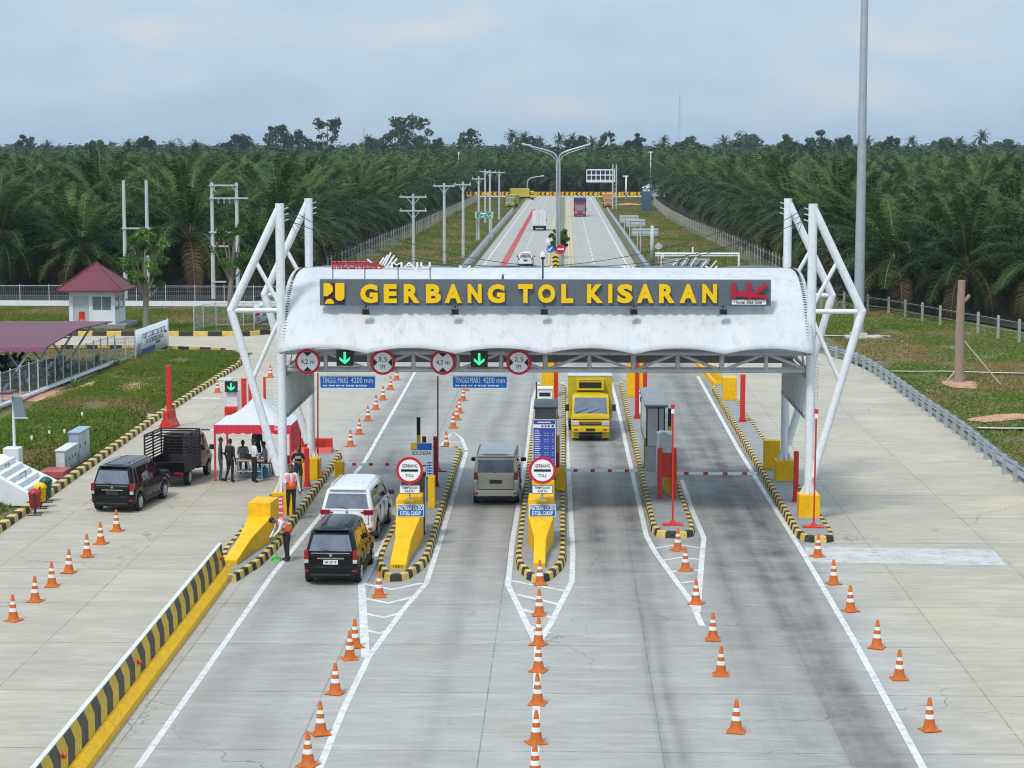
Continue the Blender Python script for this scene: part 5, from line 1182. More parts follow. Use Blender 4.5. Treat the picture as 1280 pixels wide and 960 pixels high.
for k, (px, py) in enumerate(((325.5, 598), (331, 597))):
    q = G(px, py); tag(MB().lathe([(.10, 0), (.13, .02), (.13, .20), (.125, .22), (.13, .24), (.13, .36), (.06, .43), (.03, .44), (.03, .49)], n=14).build('water_jug', mat('jug_blue', (.04, .22, .33), .2), None, q, smooth=True), ('left', 'right')[k]+' blue water jug on the ground right of the tent table', 'water jug')
def chair(px, py, rz, label, colr):
    q = G(px, py); r = thing('plastic_chair', label, 'chair', (q.x, q.y, 0), rz)
    MB().box(-.22, .22, -.22, .22, .42, .45).build('seat', colr, r, bevel=.01); m_ = MB(); m_.box(-.21, .21, .20, .23, .52, .85); m_.box(-.21, -.17, .2, .23, .42, .52); m_.box(.17, .21, .2, .23, .42, .52); m_.build('backrest', colr, r, bevel=.008)
    for x in (-.19, .19):
        for y in (-.19, .19): m_ = MB(); m_.tube((x, y, .42), (x*1.15, y*1.15, 0), .02, n=6); m_.build('leg', colr, r)
chair(332.5, 592, radians(-70), 'dark red plastic chair at the right side of the tent', mat('chair_red', (.25, .02, .02), .4))
chair(304, 590, 0, 'grey plastic chair behind the tent table', lgrey)
chair(359, 595, radians(180), 'red rimmed chair between the mast and the standing man', mat('chair_red', (.25, .02, .02), .4))
# red notice board
r = thing('notice_board', 'red and white notice board leaning at the foot of the left mast', 'notice board', (A(339, 645, 69.6).x, 69.6, .2)); w = 15.5/F*69.6; h = 33/F*69.6
MB().box(0, w, 0, .04, 0, h).build('board', mat('notice_red', (.62, .10, .13), .5, dirt=.1), r)
m_ = MB(); random.seed(4)
for z, hh in ((.86, .05), (.70, .07), (.55, .07), (.32, .05), (.12, .04)):
    x = .08
    while x < .9: ww = random.uniform(.05, .16); m_.box(x*w, min(.95, x+ww)*w, -.006, 0, z*h, (z+hh)*h); x += ww+.04
m_.build('lettering', signwhite, r)
MB().box(-.06, 0, .0, .05, .35*h, .75*h).build('edge_tab', yellowL, r)
# green bowl-like broom tray by the kerb
q = G(345, 701); r = thing('dustpan', 'bright green dustpan held by the bending officer at the kerb', 'dustpan', (q.x, q.y, 0)); m_ = MB(); m_.box(-.14, .14, -.10, .10, 0, .02); m_.box(-.14, .14, .08, .10, .02, .10); m_.box(-.14, -.12, -.1, .08, .02, .07); m_.box(.12, .14, -.1, .08, .02, .07); m_.build('pan', mat('bright_green', (.10, .55, .06), .4), r); m_ = MB(); m_.tube((0, .1, .08), (-.03, .12, .75), .014, n=6); m_.build('handle', mat('bright_green', (.10, .55, .06), .4), r)
# ---------------- people ----------------
def person(label, x, y, z, rz, pose, shirt, trousers, hairc=None, shoe=None, vest=None, shorts=False, sleeves=True, ht=1.66, hold=None, longhair=False):
    """joints in metres for a 1.7 m figure facing -Y; pose overrides"""
    J = dict(pel=(0, 0, .93), sp=(0, 0, 1.12), ch=(0, .0, 1.32), nk=(0, .0, 1.47), hd0=(0, -.01, 1.55),
             sL=(.17, 0, 1.41), eL=(.22, .03, 1.13), wL=(.24, -.04, .88), sR=(-.17, 0, 1.41), eR=(-.22, .03, 1.13), wR=(-.24, -.04, .88),
             hL=(.09, 0, .90), kL=(.10, -.02, .50), aL=(.11, .02, .09), tL=(.12, -.14, .04), hR=(-.09, 0, .90), kR=(-.10, -.02, .50), aR=(-.11, .02, .09), tR=(-.12, -.14, .04))
    J.update(pose); J = {k: Vector(v) for k, v in J.items()}
    V = []; R = []; E = []; Bn = []
    def v(p, r, b): V.append(Vector(p)); R.append(r); Bn.append(b); return len(V)-1
    def e(a, b): E.append((a, b))
    pel = v(J['pel'], .135, 'T'); sp = v(J['sp'], .125, 'S'); ch = v(J['ch'], .145, 'S'); nk = v(J['nk'], .058, 'K'); hd = v(J['hd0'], .06, 'K')
    e(pel, sp); e(sp, ch); e(ch, nk); e(nk, hd)
    for s in 'LR':
        a = v(J['s'+s], .068, 'S'); b_ = v(J['e'+s], .044, 'S' if sleeves == True else 'K'); c = v(J['w'+s], .028, 'S' if sleeves == True else 'K'); e(ch, a)
        m_ = v(J['s'+s].lerp(J['e'+s], .5), .054, 'S'); e(a, m_); e(m_, b_); e(b_, c)
        d = (J['w'+s]-J['e'+s]).normalized(); pm = v(J['w'+s]+d*.07, .032, 'K'); e(c, pm)
        side = d.cross(Vector((0, 1, 0))); side = side.normalized() if side.length > .2 else Vector((1, 0, 0)); fw = side.cross(d)*(.25)
        for k, (o, l_) in enumerate(((-.032, .075), (-.011, .088), (.011, .082), (.032, .065))):
            f1 = v(J['w'+s]+d*.11+side*o, .010, 'K'); f2 = v(J['w'+s]+d*(.11+l_)+side*o*1.1+fw*.06, .008, 'K'); e(pm, f1); e(f1, f2)
        th = v(J['w'+s]+d*.07-side*.045+fw*.1, .011, 'K'); th2 = v(J['w'+s]+d*.11-side*.055+fw*.14, .009, 'K'); e(pm, th); e(th, th2)
        hp = v(J['h'+s], .098, 'T'); kn = v(J['k'+s], .062, 'T' if not shorts else 'K'); an = v(J['a'+s], .040, 'T' if not shorts else 'K'); to = v(J['t'+s], .036, 'F'); hl = v(J['a'+s]+Vector((0, .05, -.05)), .036, 'F')
        mt = v(J['h'+s].lerp(J['k'+s], .5), .082, 'T'); cf = v(J['k'+s].lerp(J['a'+s], .35), .058, 'T' if not shorts else 'K')
        e(pel, hp); e(hp, mt); e(mt, kn); e(kn, cf); e(cf, an); e(an, to); e(an, hl)
    me = bpy.data.meshes.new('b'); me.from_pydata(V, E, []); o = bpy.data.objects.new('b', me); COL.objects.link(o)
    md = o.modifiers.new('s', 'SKIN'); md.use_smooth_shade = True
    for i, q in enumerate(me.skin_vertices[0].data): q.radius = (R[i], R[i]*(.72 if Bn[i] in 'ST' and i in (0, 1, 2) else 1)); q.use_root = (i == 0)
    sb = o.modifiers.new('d', 'SUBSURF'); sb.levels = 1; sb.render_levels = 1
    dg = bpy.context.evaluated_depsgraph_get(); em = bpy.data.meshes.new_from_object(o.evaluated_get(dg)); bpy.data.objects.remove(o)
    vs = [tuple(q.co) for q in em.vertices]; fs = [tuple(p.vertices) for p in em.polygons]; ms = []
    key = {'S': 0, 'K': 1, 'T': 2, 'F': 3}; VA = np.array([list(q) for q in V]); seg = [(a, b_) for a, b_ in E]
    for p in em.polygons:
        c = np.array(p.center); best = 9; bi = 0
        for a, b_ in seg:
            A_, B_ = VA[a], VA[b_]; t = np.clip(np.dot(c-A_, B_-A_)/max(1e-9, np.dot(B_-A_, B_-A_)), 0, 1); d = np.linalg.norm(c-(A_+t*(B_-A_)))
            d -= (R[a]*(1-t)+R[b_]*t)
            if d < best: best = d; bi = a if t < .5 else b_
        ms.append(key[Bn[bi]])
    mb = MB(); mb.v = vs; mb.f = fs; mb.m = ms
    # head with nose, ears, eyes, mouth, added to the same body mesh
    hc = J['hd0']+(J['hd0']-J['nk']).normalized()*.075; fwd = Vector(pose.get('look', (0, -1, 0))).normalized() if isinstance(pose, dict) else Vector((0, -1, 0))
    up = (J['hd0']-J['nk']).normalized(); fwd = (fwd-up*fwd.dot(up)).normalized(); rt = fwd.cross(up)
    Mh = Matrix(((rt.x, -fwd.x, up.x, hc.x), (rt.y, -fwd.y, up.y, hc.y), (rt.z, -fwd.z, up.z, hc.z), (0, 0, 0, 1)))
    h_ = MB(); h_.ball((0, 0, .01), (.074, .092, .112), 14, 10, 1); h_.ball((0, -.02, -.055), (.056, .066, .055), 12, 8, 1)
    h_.add([(0, -.090, .025), (-.014, -.086, -.018), (.014, -.086, -.018), (0, -.112, -.012)], [(0, 1, 3), (0, 3, 2), (1, 2, 3)], 1)
    for s in (-1, 1): h_.ball((s*.076, .01, .0), (.012, .02, .03), 6, 5, 1); h_.ball((s*.030, -.084, .020), (.012, .008, .008), 6, 4, 4)
    h_.ball((0, -.082, -.050), (.022, .008, .007), 6, 4, 5)
    mb.sub(h_, Mh)
    r = thing('person', label, 'person', (x, y, z), rz); sc = ht/1.70; r.scale = (sc, sc, sc)
    b_ = mb.build('body', [shirt, skin, trousers, shoe or dark, mat('eye_dark', (.02, .015, .012), .4), mat('lips', (.20, .07, .06), .5)], r, smooth=True)
    h2 = MB(); h2.ball((0, .012, .030), (.082, .092, .100), 14, 10, 0); cut = MB()
    keep = [(f, m) for f, m in zip(h2.f, h2.m) if np.mean([h2.v[i][2] for i in f]) > (.045 if np.mean([h2.v[i][1] for i in f]) < 0 else (-.04))]
    h2.f = [k[0] for k in keep]; h2.m = [0]*len(keep); hh = MB(); hh.sub(h2, Mh); hh.build('hair', hairc or hairm, r, smooth=True)
    if vest:
        v_ = MB(); up2 = (J['ch']-J['pel']).normalized(); fr = Vector((0, -1, 0)); fr = (fr-up2*fr.dot(up2)).normalized(); rr = fr.cross(up2); n = 20; rows = []
        Lh = (J['nk']-J['pel']).length
        prof = [(-.02, .165, .128), (.12, .158, .122), (.26, .165, .128), (.36, .178, .130), (.46, .182, .115), (.50, .13, .085)]
        for z_, a_, c_ in prof:
            t = min(1.15, z_/.40); base = J['pel'].lerp(J['ch'], t) if t < 1 else J['ch'].lerp(J['nk'], min(1, (z_-.40)/.15))
            rows.append([base+rr*a_*cos(2*pi*k/n)-fr*c_*sin(2*pi*k/n) for k in range(n)])
        o_ = len(v_.v); v_.v += [tuple(p) for q in rows for p in q]
        for j in range(len(rows)-1):
            for k in range(n):
                mi = 0 if j < 2 else 1
                if k in (14, 15) and j >= 2: continue
                if j == 2 and k in (4, 10, 11, 18, 19): mi = 2
                v_.f.append((j*n+k, j*n+(k+1) % n, (j+1)*n+(k+1) % n, (j+1)*n+k)); v_.m.append(mi)
        vo = v_.build('vest', [mat('vest_orange', (.85, .13, .04), .5, emit=0), mat('vest_pink', (.75, .20, .19), .5), mat('vest_strip', (.75, .75, .72), .3)], r, smooth=True)
        sm = vo.modifiers.new('t', 'SOLIDIFY'); sm.thickness = .012
    return r
C_ = lambda n, c: mat('cloth_'+n, c, .85, var=.15, scale=8)
wsh, bsh, nsh, trb, jean, lbl = C_('white', (.66, .68, .74)), C_('black', (.02, .02, .022)), C_('navy', (.035, .045, .08)), C_('trouser_black', (.018, .018, .022)), C_('jeans', (.05, .075, .12)), C_('light_blue', (.38, .46, .62))
fold = dict(eL=(.25, .02, 1.15), wL=(.10, -.20, 1.12), eR=(-.25, .02, 1.15), wR=(-.08, -.20, 1.15))
p = G(276, 601); person('man in dark blue shirt and jeans standing at the left edge of the tent', p.x, p.y, 0, radians(100), dict(eL=(.2, -.02, 1.14), wL=(.16, -.22, 1.0)), nsh, jean)
p = G(288, 603); person('man in black shirt and black trousers standing second from left at the tent', p.x, p.y, 0, radians(150), dict(kL=(.13, -.04, .5), aL=(.22, .05, .09), tL=(.28, -.08, .04), wL=(.30, -.12, .95), hR=(-.09, 0, .9)), bsh, trb)
def sit(dz=0): return dict(pel=(0, .05, .52), sp=(0, .05, .70), ch=(0, .02, .90), nk=(0, .0, 1.05), hd0=(0, -.02, 1.13), sL=(.17, .02, .99), eL=(.20, -.05, .74), wL=(.12, -.28, .78), sR=(-.17, .02, .99), eR=(-.20, -.05, .74), wR=(-.12, -.28, .78),
    hL=(.09, .02, .50), kL=(.11, -.40, .50), aL=(.11, -.40, .09), tL=(.12, -.55, .04), hR=(-.09, .02, .50), kR=(-.11, -.40, .50), aR=(-.11, -.40, .09), tR=(-.12, -.55, .04))
p = G(304, 590); person('man in pale grey shirt seated behind the tent table', p.x, p.y, 0, radians(10), sit(), C_('grey', (.36, .37, .42)), jean)
p = G(318, 603); person('man in white shirt and black trousers standing at the right of the tent table', p.x, p.y, 0, radians(120), fold, wsh, trb)
p = G(331, 592); person('person in blue checked shirt seated on the dark red chair at the tent', p.x, p.y, 0, radians(-70), sit(), lbl, jean)
p = G(322, 585); person('man in dark shirt standing behind the man in white at the tent', p.x, p.y, 0, radians(160), dict(look=(0, -1, -.2)), nsh, trb)
p = P_(373, 614); r = person('barelegged man in black t-shirt and shorts standing on the left island', p.x, p.y, .2, radians(10), fold, bsh, C_('shorts', (.03, .03, .035)), shorts=True, sleeves='short')
m_ = MB(); m_.box(-.11, .11, -.118, -.108, 1.26, 1.36); m_.build('shirt_print', C_('print_grey', (.35, .36, .38)), r)
p = P_(364, 644); person('officer in orange safety vest standing at the foot of the left mast', p.x, p.y, .2, radians(5), dict(eR=(-.22, .02, 1.15), wR=(-.14, -.20, 1.16), wL=(.30, -.02, .88), eL=(.25, .02, 1.14), hd0=(0, -.02, 1.55)), wsh, trb, vest=True, ht=1.72)
q = G(359, 701.5); person('officer in orange safety vest bending forward over the kerb beside the black minivan', q.x, q.y, 0, radians(-62), dict(pel=(0, .05, .93), sp=(0, -.05, 1.07), ch=(0, -.20, 1.22), nk=(0, -.32, 1.29), hd0=(0, -.39, 1.30), look=(0, -.6, -1), sL=(.16, -.22, 1.26), eL=(.19, -.32, 1.02), wL=(.12, -.46, .86), sR=(-.16, -.22, 1.26), eR=(-.19, -.32, 1.0), wR=(-.08, -.50, .80), aR=(-.11, .04, .09), aL=(.11, .0, .09)), wsh, trb, vest=True, ht=1.72)
# ---------------- left roadside ----------------
def zg(p): return Vector((p[0], p[1], ground_z(p[0], p[1])))
# white stair block
r = thing('concrete_stairs', 'white concrete stairs with sloping side walls at the left kerb', 'stairs', (-20.8, 76, 0))
def slopewall(y0, y1, xa, za, xb, zb, xf): m_ = MB(); m_.prism([(xf, 0), (xb, 0), (xb, zb), (xa, za), (xf, za)], y0, y1, T=lambda v: Vector((v.x+20.8, v.z-76, v.y))); return m_
slopewall(73.6, 73.95, -21.6, 1.75, -19.25, .42, -23).build('side_wall', whitewall, r, bevel=.02); slopewall(77.7, 78.05, -21.4, 1.25, -19.35, .25, -23).build('side_wall', whitewall, r, bevel=.02)
m_ = MB()
for k in range(6): m_.box(-3, 1.35-k*.28, -2.05, 1.7, k*.2, k*.2+.2)
m_.build('step', whitewall, r)
for k in range(3):
    m_ = MB(); x = -.55+.62*k; z = 1.35-.28*k; m_.tube((x, .3, z-.3), (x, .3, z+.1), .025, n=6); m_.tube((x, .3, z+.1), (x-.34, -.1, z-.12), .03, n=6); m_.build('handrail', booth, r)
r = thing('light_post', 'white post on a white block at the left picture edge, beside a tilted grey panel', 'post', (-21.25, 79.5, 0))
MB().box(-.5, .12, -.3, .3, 0, 1.3).build('base', whitewall, r, bevel=.02); m_ = MB(); m_.tube((-.12, 0, 1.3), (-.12, 0, 3.45), .055, n=10); m_.tube((-.12, 0, 2.6), (.3, 0, 2.5), .03, n=6); m_.build('pole', white, r, smooth=True)
m_ = MB(); m_.add([(-.1, -.3, 3.3), (.3, -.3, 3.3), (.48, -.45, 2.52), (.08, -.45, 2.52), (-.1, -.25, 3.3), (.3, -.25, 3.3), (.48, -.40, 2.52), (.08, -.40, 2.52)], [(0, 3, 2, 1), (4, 5, 6, 7), (0, 1, 5, 4), (1, 2, 6, 5), (2, 3, 7, 6), (3, 0, 4, 7)], 0); m_.tube((.0, -.45, 2.5), (.55, -.45, 2.5), .03, n=6, m=1); m_.build('panel', [mat('solar_panel', (.13, .17, .19), .3), lgrey], r)
MB().box(-.5, -.08, -.5, .5, 3.42, 3.5).build('canopy', maroon, r)
def bin_(px, py, colr, lid, label):
    p = G(px, py); r = thing('waste_bin', label, 'waste bin', (p.x, p.y, 0), group='waste bins on black stands')
    MB().lathe([(.19, .30), (.22, .35), (.26, .88), (.27, .9)], n=16).build('bucket', colr, r, smooth=True); MB().lathe([(.29, .90), (.29, .95), (.22, 1.05), (.10, 1.12), (.02, 1.13)], n=16).build('lid', lid, r, smooth=True)
    m_ = MB(); m_.box(-.30, -.27, -.03, .03, 0, 1.0); m_.box(.27, .30, -.03, .03, 0, 1.0); m_.box(-.34, -.24, -.3, .3, 0, .03); m_.box(.24, .34, -.3, .3, 0, .03); m_.box(-.3, .3, -.02, .02, .74, .78); m_.build('stand', dark, r)
    r.rotation_euler.z = radians(-80); r.scale = (.82, .82, .82)
binr = mat('bin_red', (.36, .02, .02), .45)
bin_(44, 643, binr, binr, 'red waste bin nearest the camera at the left kerb'); bin_(51, 635, yellow, yellow, 'yellow waste bin between the red and green bins'); bin_(58, 627, mat('bin_green', (.01, .09, .05), .4), mat('bin_green', (.01, .09, .05), .4), 'dark green waste bin at the left kerb behind the yellow one')
def cabinet(px, py, w, D, h, colr, label):
    p = G(px, py); r = thing('utility_cabinet', label, 'utility cabinet', (p.x, p.y, 0), group='utility cabinets on the left verge')
    MB().box(0, w, 0, D, .16, h).build('cabinet', colr, r, bevel=.012); MB().box(-.04, w+.06, -.04, D+.04, h, h+.05).build('roof', colr, r, bevel=.01); MB().box(-.05, w+.05, -.05, D+.05, 0, .16).build('plinth', slabm, r)
    for k in range(2): MB().box(w, w+.012, .05+k*D/2, D/2-.05+k*D/2, .22, h-.06).build('door', mat('cabinet_door', (.36, .40, .42), .5), r); 
    m_ = MB(); [m_.box(w+.012, w+.03, .12+k*D/2, .17+k*D/2, h*.5, h*.62) for k in range(2)]; m_.build('handle', dark, r)
cw_ = mat('cabinet_white', (.55, .58, .56), .5, dirt=.25); cb_ = mat('cabinet_blue', (.27, .35, .42), .5, dirt=.2)
cabinet(70, 591, .36, 1.05, .86, cw_, 'white utility cabinet nearest the camera on the left verge'); cabinet(78.5, 585.5, .36, 1.0, .86, cw_, 'white utility cabinet in the middle of the row on the left verge'); cabinet(86.5, 579.5, .42, 1.9, 1.25, cb_, 'taller bluish utility cabinet at the far end of the row on the left verge')
p = G(43, 598); r = MB().box(0, 1.15, 0, 1.3, 0, .26).build('inspection_slab', mat('slab_red', (.42, .09, .08), .7, dirt=.2), None, (p.x, p.y, 0), bevel=.01); tag(r, 'flat red painted concrete slab on the left verge before the cabinets', 'slab')
for k, (px, py) in enumerate(((40, 563), (62, 556), (81, 551), (103, 532))): p = G(px, py); tag(MB().prism([(-.04, -.04), (.04, -.04), (.04, .04), (-.04, .04)], 0, .22).build('marker_stake', signwhite, None, zg(p)), 'short white marker stake on the left grass bank, %s from the left' % ORD[k], 'marker stake', 'white stakes on the grass bank')
# fences
def meshfence(name, label, pts, h, sp, post, wire, mesh_sp=.09, wall=None, rails=(.1, .95), top=None, pw=.03, cat='fence', wr=.004):
    P = resample([Vector(q) for q in pts], sp); c = P[0].copy(); r = thing(name, label, cat, c); pm = None
    m_ = MB()
    for a, b_ in zip(P, P[1:]):
        a, b_ = a-c, b_-c; n = int((b_-a).length/mesh_sp)
        for k in range(n if mesh_sp < 1 else 0): q = a.lerp(b_, k/n); m_.add([q+Vector((-wr, 0, .08)), q+Vector((wr, 0, .08)), q+Vector((wr, 0, h-.04)), q+Vector((-wr, 0, h-.04))], [(0, 1, 2, 3)])
        for rr in np.arange(.15, h, .35 if mesh_sp < .2 else .5): m_.tube(a+Vector((0, 0, rr)), b_+Vector((0, 0, rr)), wr*1.4, n=4, cap=False)
        for rr in rails: m_.tube(a+Vector((0, 0, rr*h)), b_+Vector((0, 0, rr*h)), .018, n=5, cap=False)
    m_.build('mesh_panel', wire, r)
    for k, q in enumerate(P[:100]):
        if pm is None: mb = MB(); mb.box(-pw, pw, -pw, pw, -.15, h+.03); o = mb.build('post', post, r, q-c); pm = o
        else: o = pm.copy(); COL.objects.link(o); o.parent = r; o.location = q-c
    if wall:
        m_ = MB()
        for a, b_ in zip(P, P[1:]):
            a, b_ = a-c, b_-c; d = (b_-a).normalized(); q = Vector((d.y, -d.x, 0))*.12; m_.add([a-q, a+q, b_+q, b_-q]+[v+Vector((0, 0, wall)) for v in (a-q, a+q, b_+q, b_-q)], [(0, 1, 5, 4), (2, 3, 7, 6), (4, 5, 6, 7), (0, 4, 7, 3), (1, 2, 6, 5)])
        m_.build('base_wall', whitewall, r)
    return r
wirem = mat('fence_wire', (.36, .39, .40), .5, .3)
meshfence('mesh_fence', 'grey wire mesh fence in front of the parked motorcycles', [(-28.4, 96, .1), (-27.9, 106, .1), (-27.1, 124, .1)], 1.72, 1.55, lgrey, wirem, .10, wall=.12, wr=.0022)
meshfence('mesh_fence', 'low barred fence between the mesh fence and the banner', [(-27.1, 124.2, .05), (-26.2, 125.6, .05)], 1.5, .9, lgrey, wirem, .12, wr=.009)
meshfence('perimeter_fence', 'long grey steel fence on a low white wall in front of the left palms', [(-60, 172, 0), (-24, 171.2, 0), (-16, 171, 0)], 1.75, 2.45, lgrey, wirem, .15, wall=.42, wr=.006)
meshfence('mesh_fence', 'wire fence panel on the grass beside the left electricity poles', [(-26.5, 147.5, 0), (-25.9, 151, 0), (-19.6, 151.5, 0)], 1.8, 1.9, lgrey, wirem, .10, wr=.005)
conc_post = mat('fence_post_concrete', (.33, .33, .30), .85, dirt=.3)
meshfence('post_fence', 'wire fence with pale concrete posts at the edge of the right palms', [(19.5, 174, 0), (24.9, 164, 0), (31.5, 138, 0)], 1.45, 3.1, conc_post, wirem, 3., rails=(.4, .85), pw=.085)
meshfence('post_fence', 'long row of pale concrete fence posts along the right side of the motorway', [(22.4, 215, 0), (21.7, 270, 0), (20.0, 340, 0), (19.6, 400, 0), (20.7, 480, 0), (22, 520, 0)], 2.0, 3.1, conc_post, wirem, 3., rails=(.4, .85), pw=.06)
meshfence('post_fence', 'row of pale concrete fence posts along the left side of the motorway', [(-24.6, 215, 0), (-24.2, 280, 0), (-23.4, 330, 0), (-22.9, 440, 0), (-22.5, 540, 0)], 1.9, 3.3, conc_post, wirem, 3., rails=(.4, .85), pw=.06)
# banners
def banner(label, a, b_, h, marks):
    a, b_ = Vector(a), Vector(b_); L_ = (b_-a).length; rz = atan2(b_.y-a.y, b_.x-a.x); r = thing('banner', label, 'banner', a, rz)
    m_ = MB(); n = 16; vs = []
    for i in range(n+1):
        for j in (0, 1): vs.append((L_*i/n, .03*sin(i*1.1), j*h))
    m_.add(vs, [(2*i, 2*i+2, 2*i+3, 2*i+1) for i in range(n)]); o = m_.build('cloth', mat('banner_white', (.72, .75, .78), .7, var=.05), r, smooth=True); s_ = o.modifiers.new('t', 'SOLIDIFY'); s_.thickness = .01
    for x in (0, L_): m_ = MB(); m_.tube((x, .03, -.2), (x, .03, h+.1), .03, n=6); m_.build('post', lgrey, r)
    m_ = MB(); random.seed(8)
    for u0, u1, v0, v1, mi, tx in marks:
        if tx:
            u = u0
            while u < u1:
                ww = random.uniform(.02, .045)
                for vv in ((v0, v0+.03), (v1-.03, v1)): 
                    if random.random() < .8: m_.box(u*L_, (u+ww)*L_, -.055, -.045, vv[0]*h, vv[1]*h, mi)
                if random.random() < .9: m_.box(u*L_, (u+ww*.35)*L_, -.055, -.045, v0*h, v1*h, mi)
                u += ww+.015
        else: m_.box(u0*L_, u1*L_, -.053, -.043, v0*h, v1*h, mi)
    m_.build('printing', [mat('print_grey_dark', (.10, .11, .13), .6), mat('print_navy', (.06, .05, .22), .6), signred], r)
    return r
banner('white banner with grey and purple printing beside the service road', (-26.15, 125.6, .15), (-25.85, 134.4, .15), 1.75, [(.18, .86, .62, .80, 0, 1), (.30, .80, .42, .56, 0, 1), (.60, .72, .28, .38, 0, 0), (.18, .56, .10, .26, 1, 0), (.06, .14, .1, .5, 0, 1), (.88, .94, .55, .62, 2, 0)])
banner('small white, blue and red banner seen between the left mast struts', (A(318, 405, 147).x, 147, .35), (A(338, 400, 152).x, 152, .35), 1.55, [(.3, .9, .68, .85, 1, 1), (.05, .3, .45, .6, 2, 0), (.1, .35, .2, .38, 0, 1), (.5, .9, .35, .52, 0, 1), (0, .45, .04, .10, 2, 0), (.45, 1, .04, .10, 1, 0)])
# guard house
def guardhouse():
    X0, Y0, w, D, h = -36.1, 150.2, 3.35, 3.6, 2.5; r = thing('guard_house', 'small white guard house with a maroon pyramid roof', 'guard house', (X0+w/2, Y0+D/2, .25)); a, b_ = w/2, D/2
    m_ = MB(); t = .12
    m_.box(-a, a, -b_, -b_+t, 0, .0+.95, 0)
    def wallx(y0, y1, segs, sill=.95, head=2.0):
        m_.box(-a, a, y0, y1, head, h, 0)
        for s0, s1, solid in segs:
            if solid: m_.box(s0, s1, y0, y1, sill if False else .0, head, 0)
    m2 = MB(); m2.box(-a, a, -b_, -b_+t, 2.0, h); m2.box(-a, a, b_-t, b_, 0, h); m2.box(-a, -a+t, -b_+t, b_-t, 0, h)
    m2.box(a-t, a, -b_+t, b_-t, 0, .95); m2.box(a-t, a, -b_+t, b_-t, 2.0, h)
    m2.box(-a, -a+.28, -b_, -b_+t, 0, 2.); m2.box(-.22, .05, -b_, -b_+t, 0, 2.); m2.box(a-.28, a, -b_, -b_+t, 0, 2.); m2.box(.05, a-.28, -b_, -b_+t, 0, .95)
    for y in (-.15, b_-t-.3): m2.box(a-t, a, y, y+.25, .95, 2.)
    m2.build('wall', whitewall, r)
    MB().box(-a+.28, -.22, -b_+.04, -b_+.08, .05, 1.98).build('door', mat('door_glass', (.42, .47, .46), .2), r)
    for xx0, xx1 in ((.05, a-.28),): 
        f = MB(); f.box(xx0, xx1, -b_+.02, -b_+.10, .95, 1.0); f.box((xx0+xx1)/2-.03, (xx0+xx1)/2+.03, -b_+.02, -b_+.10, 1., 2.); fo = f.build('window', whitewall, r)
        MB().box(xx0, xx1, -b_+.05, -b_+.07, 1.0, 2.0).build('pane', mat('window_glass', (.16, .21, .22), .1, coat=.4), fo)
    for yy in (-b_+t, .1): f = MB(); f.box(a-.1, a-.02, yy, yy+1.3, .95, 1.0); fo = f.build('window', whitewall, r); MB().box(a-.07, a-.05, yy, yy+1.35, 1.0, 2.0).build('pane', mat('window_glass', (.16, .21, .22), .1), fo)
    m_ = MB(); e = 2.42; z0 = h-.12; m_.add([(-e, -e-.05, z0), (e, -e-.05, z0), (e, e+.05, z0), (-e, e+.05, z0), (0, 0, z0+2.02), (-e, -e-.05, z0+.1), (e, -e-.05, z0+.1), (e, e+.05, z0+.1), (-e, e+.05, z0+.1)], [(0, 3, 2, 1), (0, 1, 6, 5), (1, 2, 7, 6), (2, 3, 8, 7), (3, 0, 5, 8), (5, 6, 4), (6, 7, 4), (7, 8, 4), (8, 5, 4)]); ro = m_.build('roof', maroonw, r)
    m_ = MB()
    for sx, sy in ((-1, -1), (1, -1), (1, 1), (-1, 1)): m_.tube((sx*e, sy*(e+.05), z0+.12), (0, 0, z0+2.05), .05, n=6)
    m_.build('hip_ridge', maroonw, ro)
    MB().box(-a-.2, a+.9, -b_-.9, b_+.2, -.3, 0).build('plinth', slabm, r)
guardhouse()
q = G(128, 401); r = thing('plastic_chair', 'small red chair standing in front of the guard house', 'chair', (q.x, 149.4, .25)); MB().box(-.22, .22, -.2, .2, .4, .44).build('seat', red, r); MB().box(-.22, .22, .16, .2, .44, .95).build('backrest', red, r); m_ = MB(); [m_.tube((x, y, 0), (x, y, .4), .02, n=5) for x in (-.2, .2) for y in (-.17, .17)]; m_.build('leg', red, r)
# motorcycle shelter
def shelter():
    xr = -27.45; r = thing('parking_shelter', 'open parking shelter with a low maroon roof and white slanted posts', 'shelter', (xr, 117, 0)); 
    m_ = MB(); pts = [(-12, -8.2, 2.35), (0, -8.2, 2.35), (0, -1, 2.75), (0, 8.2, 2.42), (-12, 8.2, 2.42), (-12, -1, 2.75)]
    V = [Vector(p) for p in pts]; up = [p+Vector((0, 0, .07)) for p in V]; lo = V
    m_.add(up+lo, [(0, 1, 2, 5), (5, 2, 3, 4), (11, 8, 7, 6), (10, 9, 8, 11), (0, 6, 7, 1), (1, 7, 8, 2), (2, 8, 9, 3), (3, 9, 10, 4)]); m_.build('roof', maroon, r)
    m_ = MB(); m_.box(-12, .03, -8.24, -8.2, 2.22, 2.44); m_.build('fascia', mat('maroon_fascia', (.27, .09, .15), .6), r)
    for y in (-7, -2.2, 2.6, 7.2):
        m_ = MB(); m_.tube((-2.6, y, 0), (-1.0, y, 2.4), .07, n=8); m_.tube((-2.6, y, 0), (-4.2, y, 2.4), .07, n=8); m_.build('post', white, r, smooth=True); m_ = MB(); m_.tube((-8.6, y, 0), (-7.0, y, 2.4), .07, n=8); m_.build('post', white, r, smooth=True)
    for y in (-7, -2.2, 2.6, 7.2): m_ = MB(); m_.tube((-12, y, 2.42), (-.1, y, 2.42), .05, n=6); m_.build('beam', lgrey, r)
shelter()
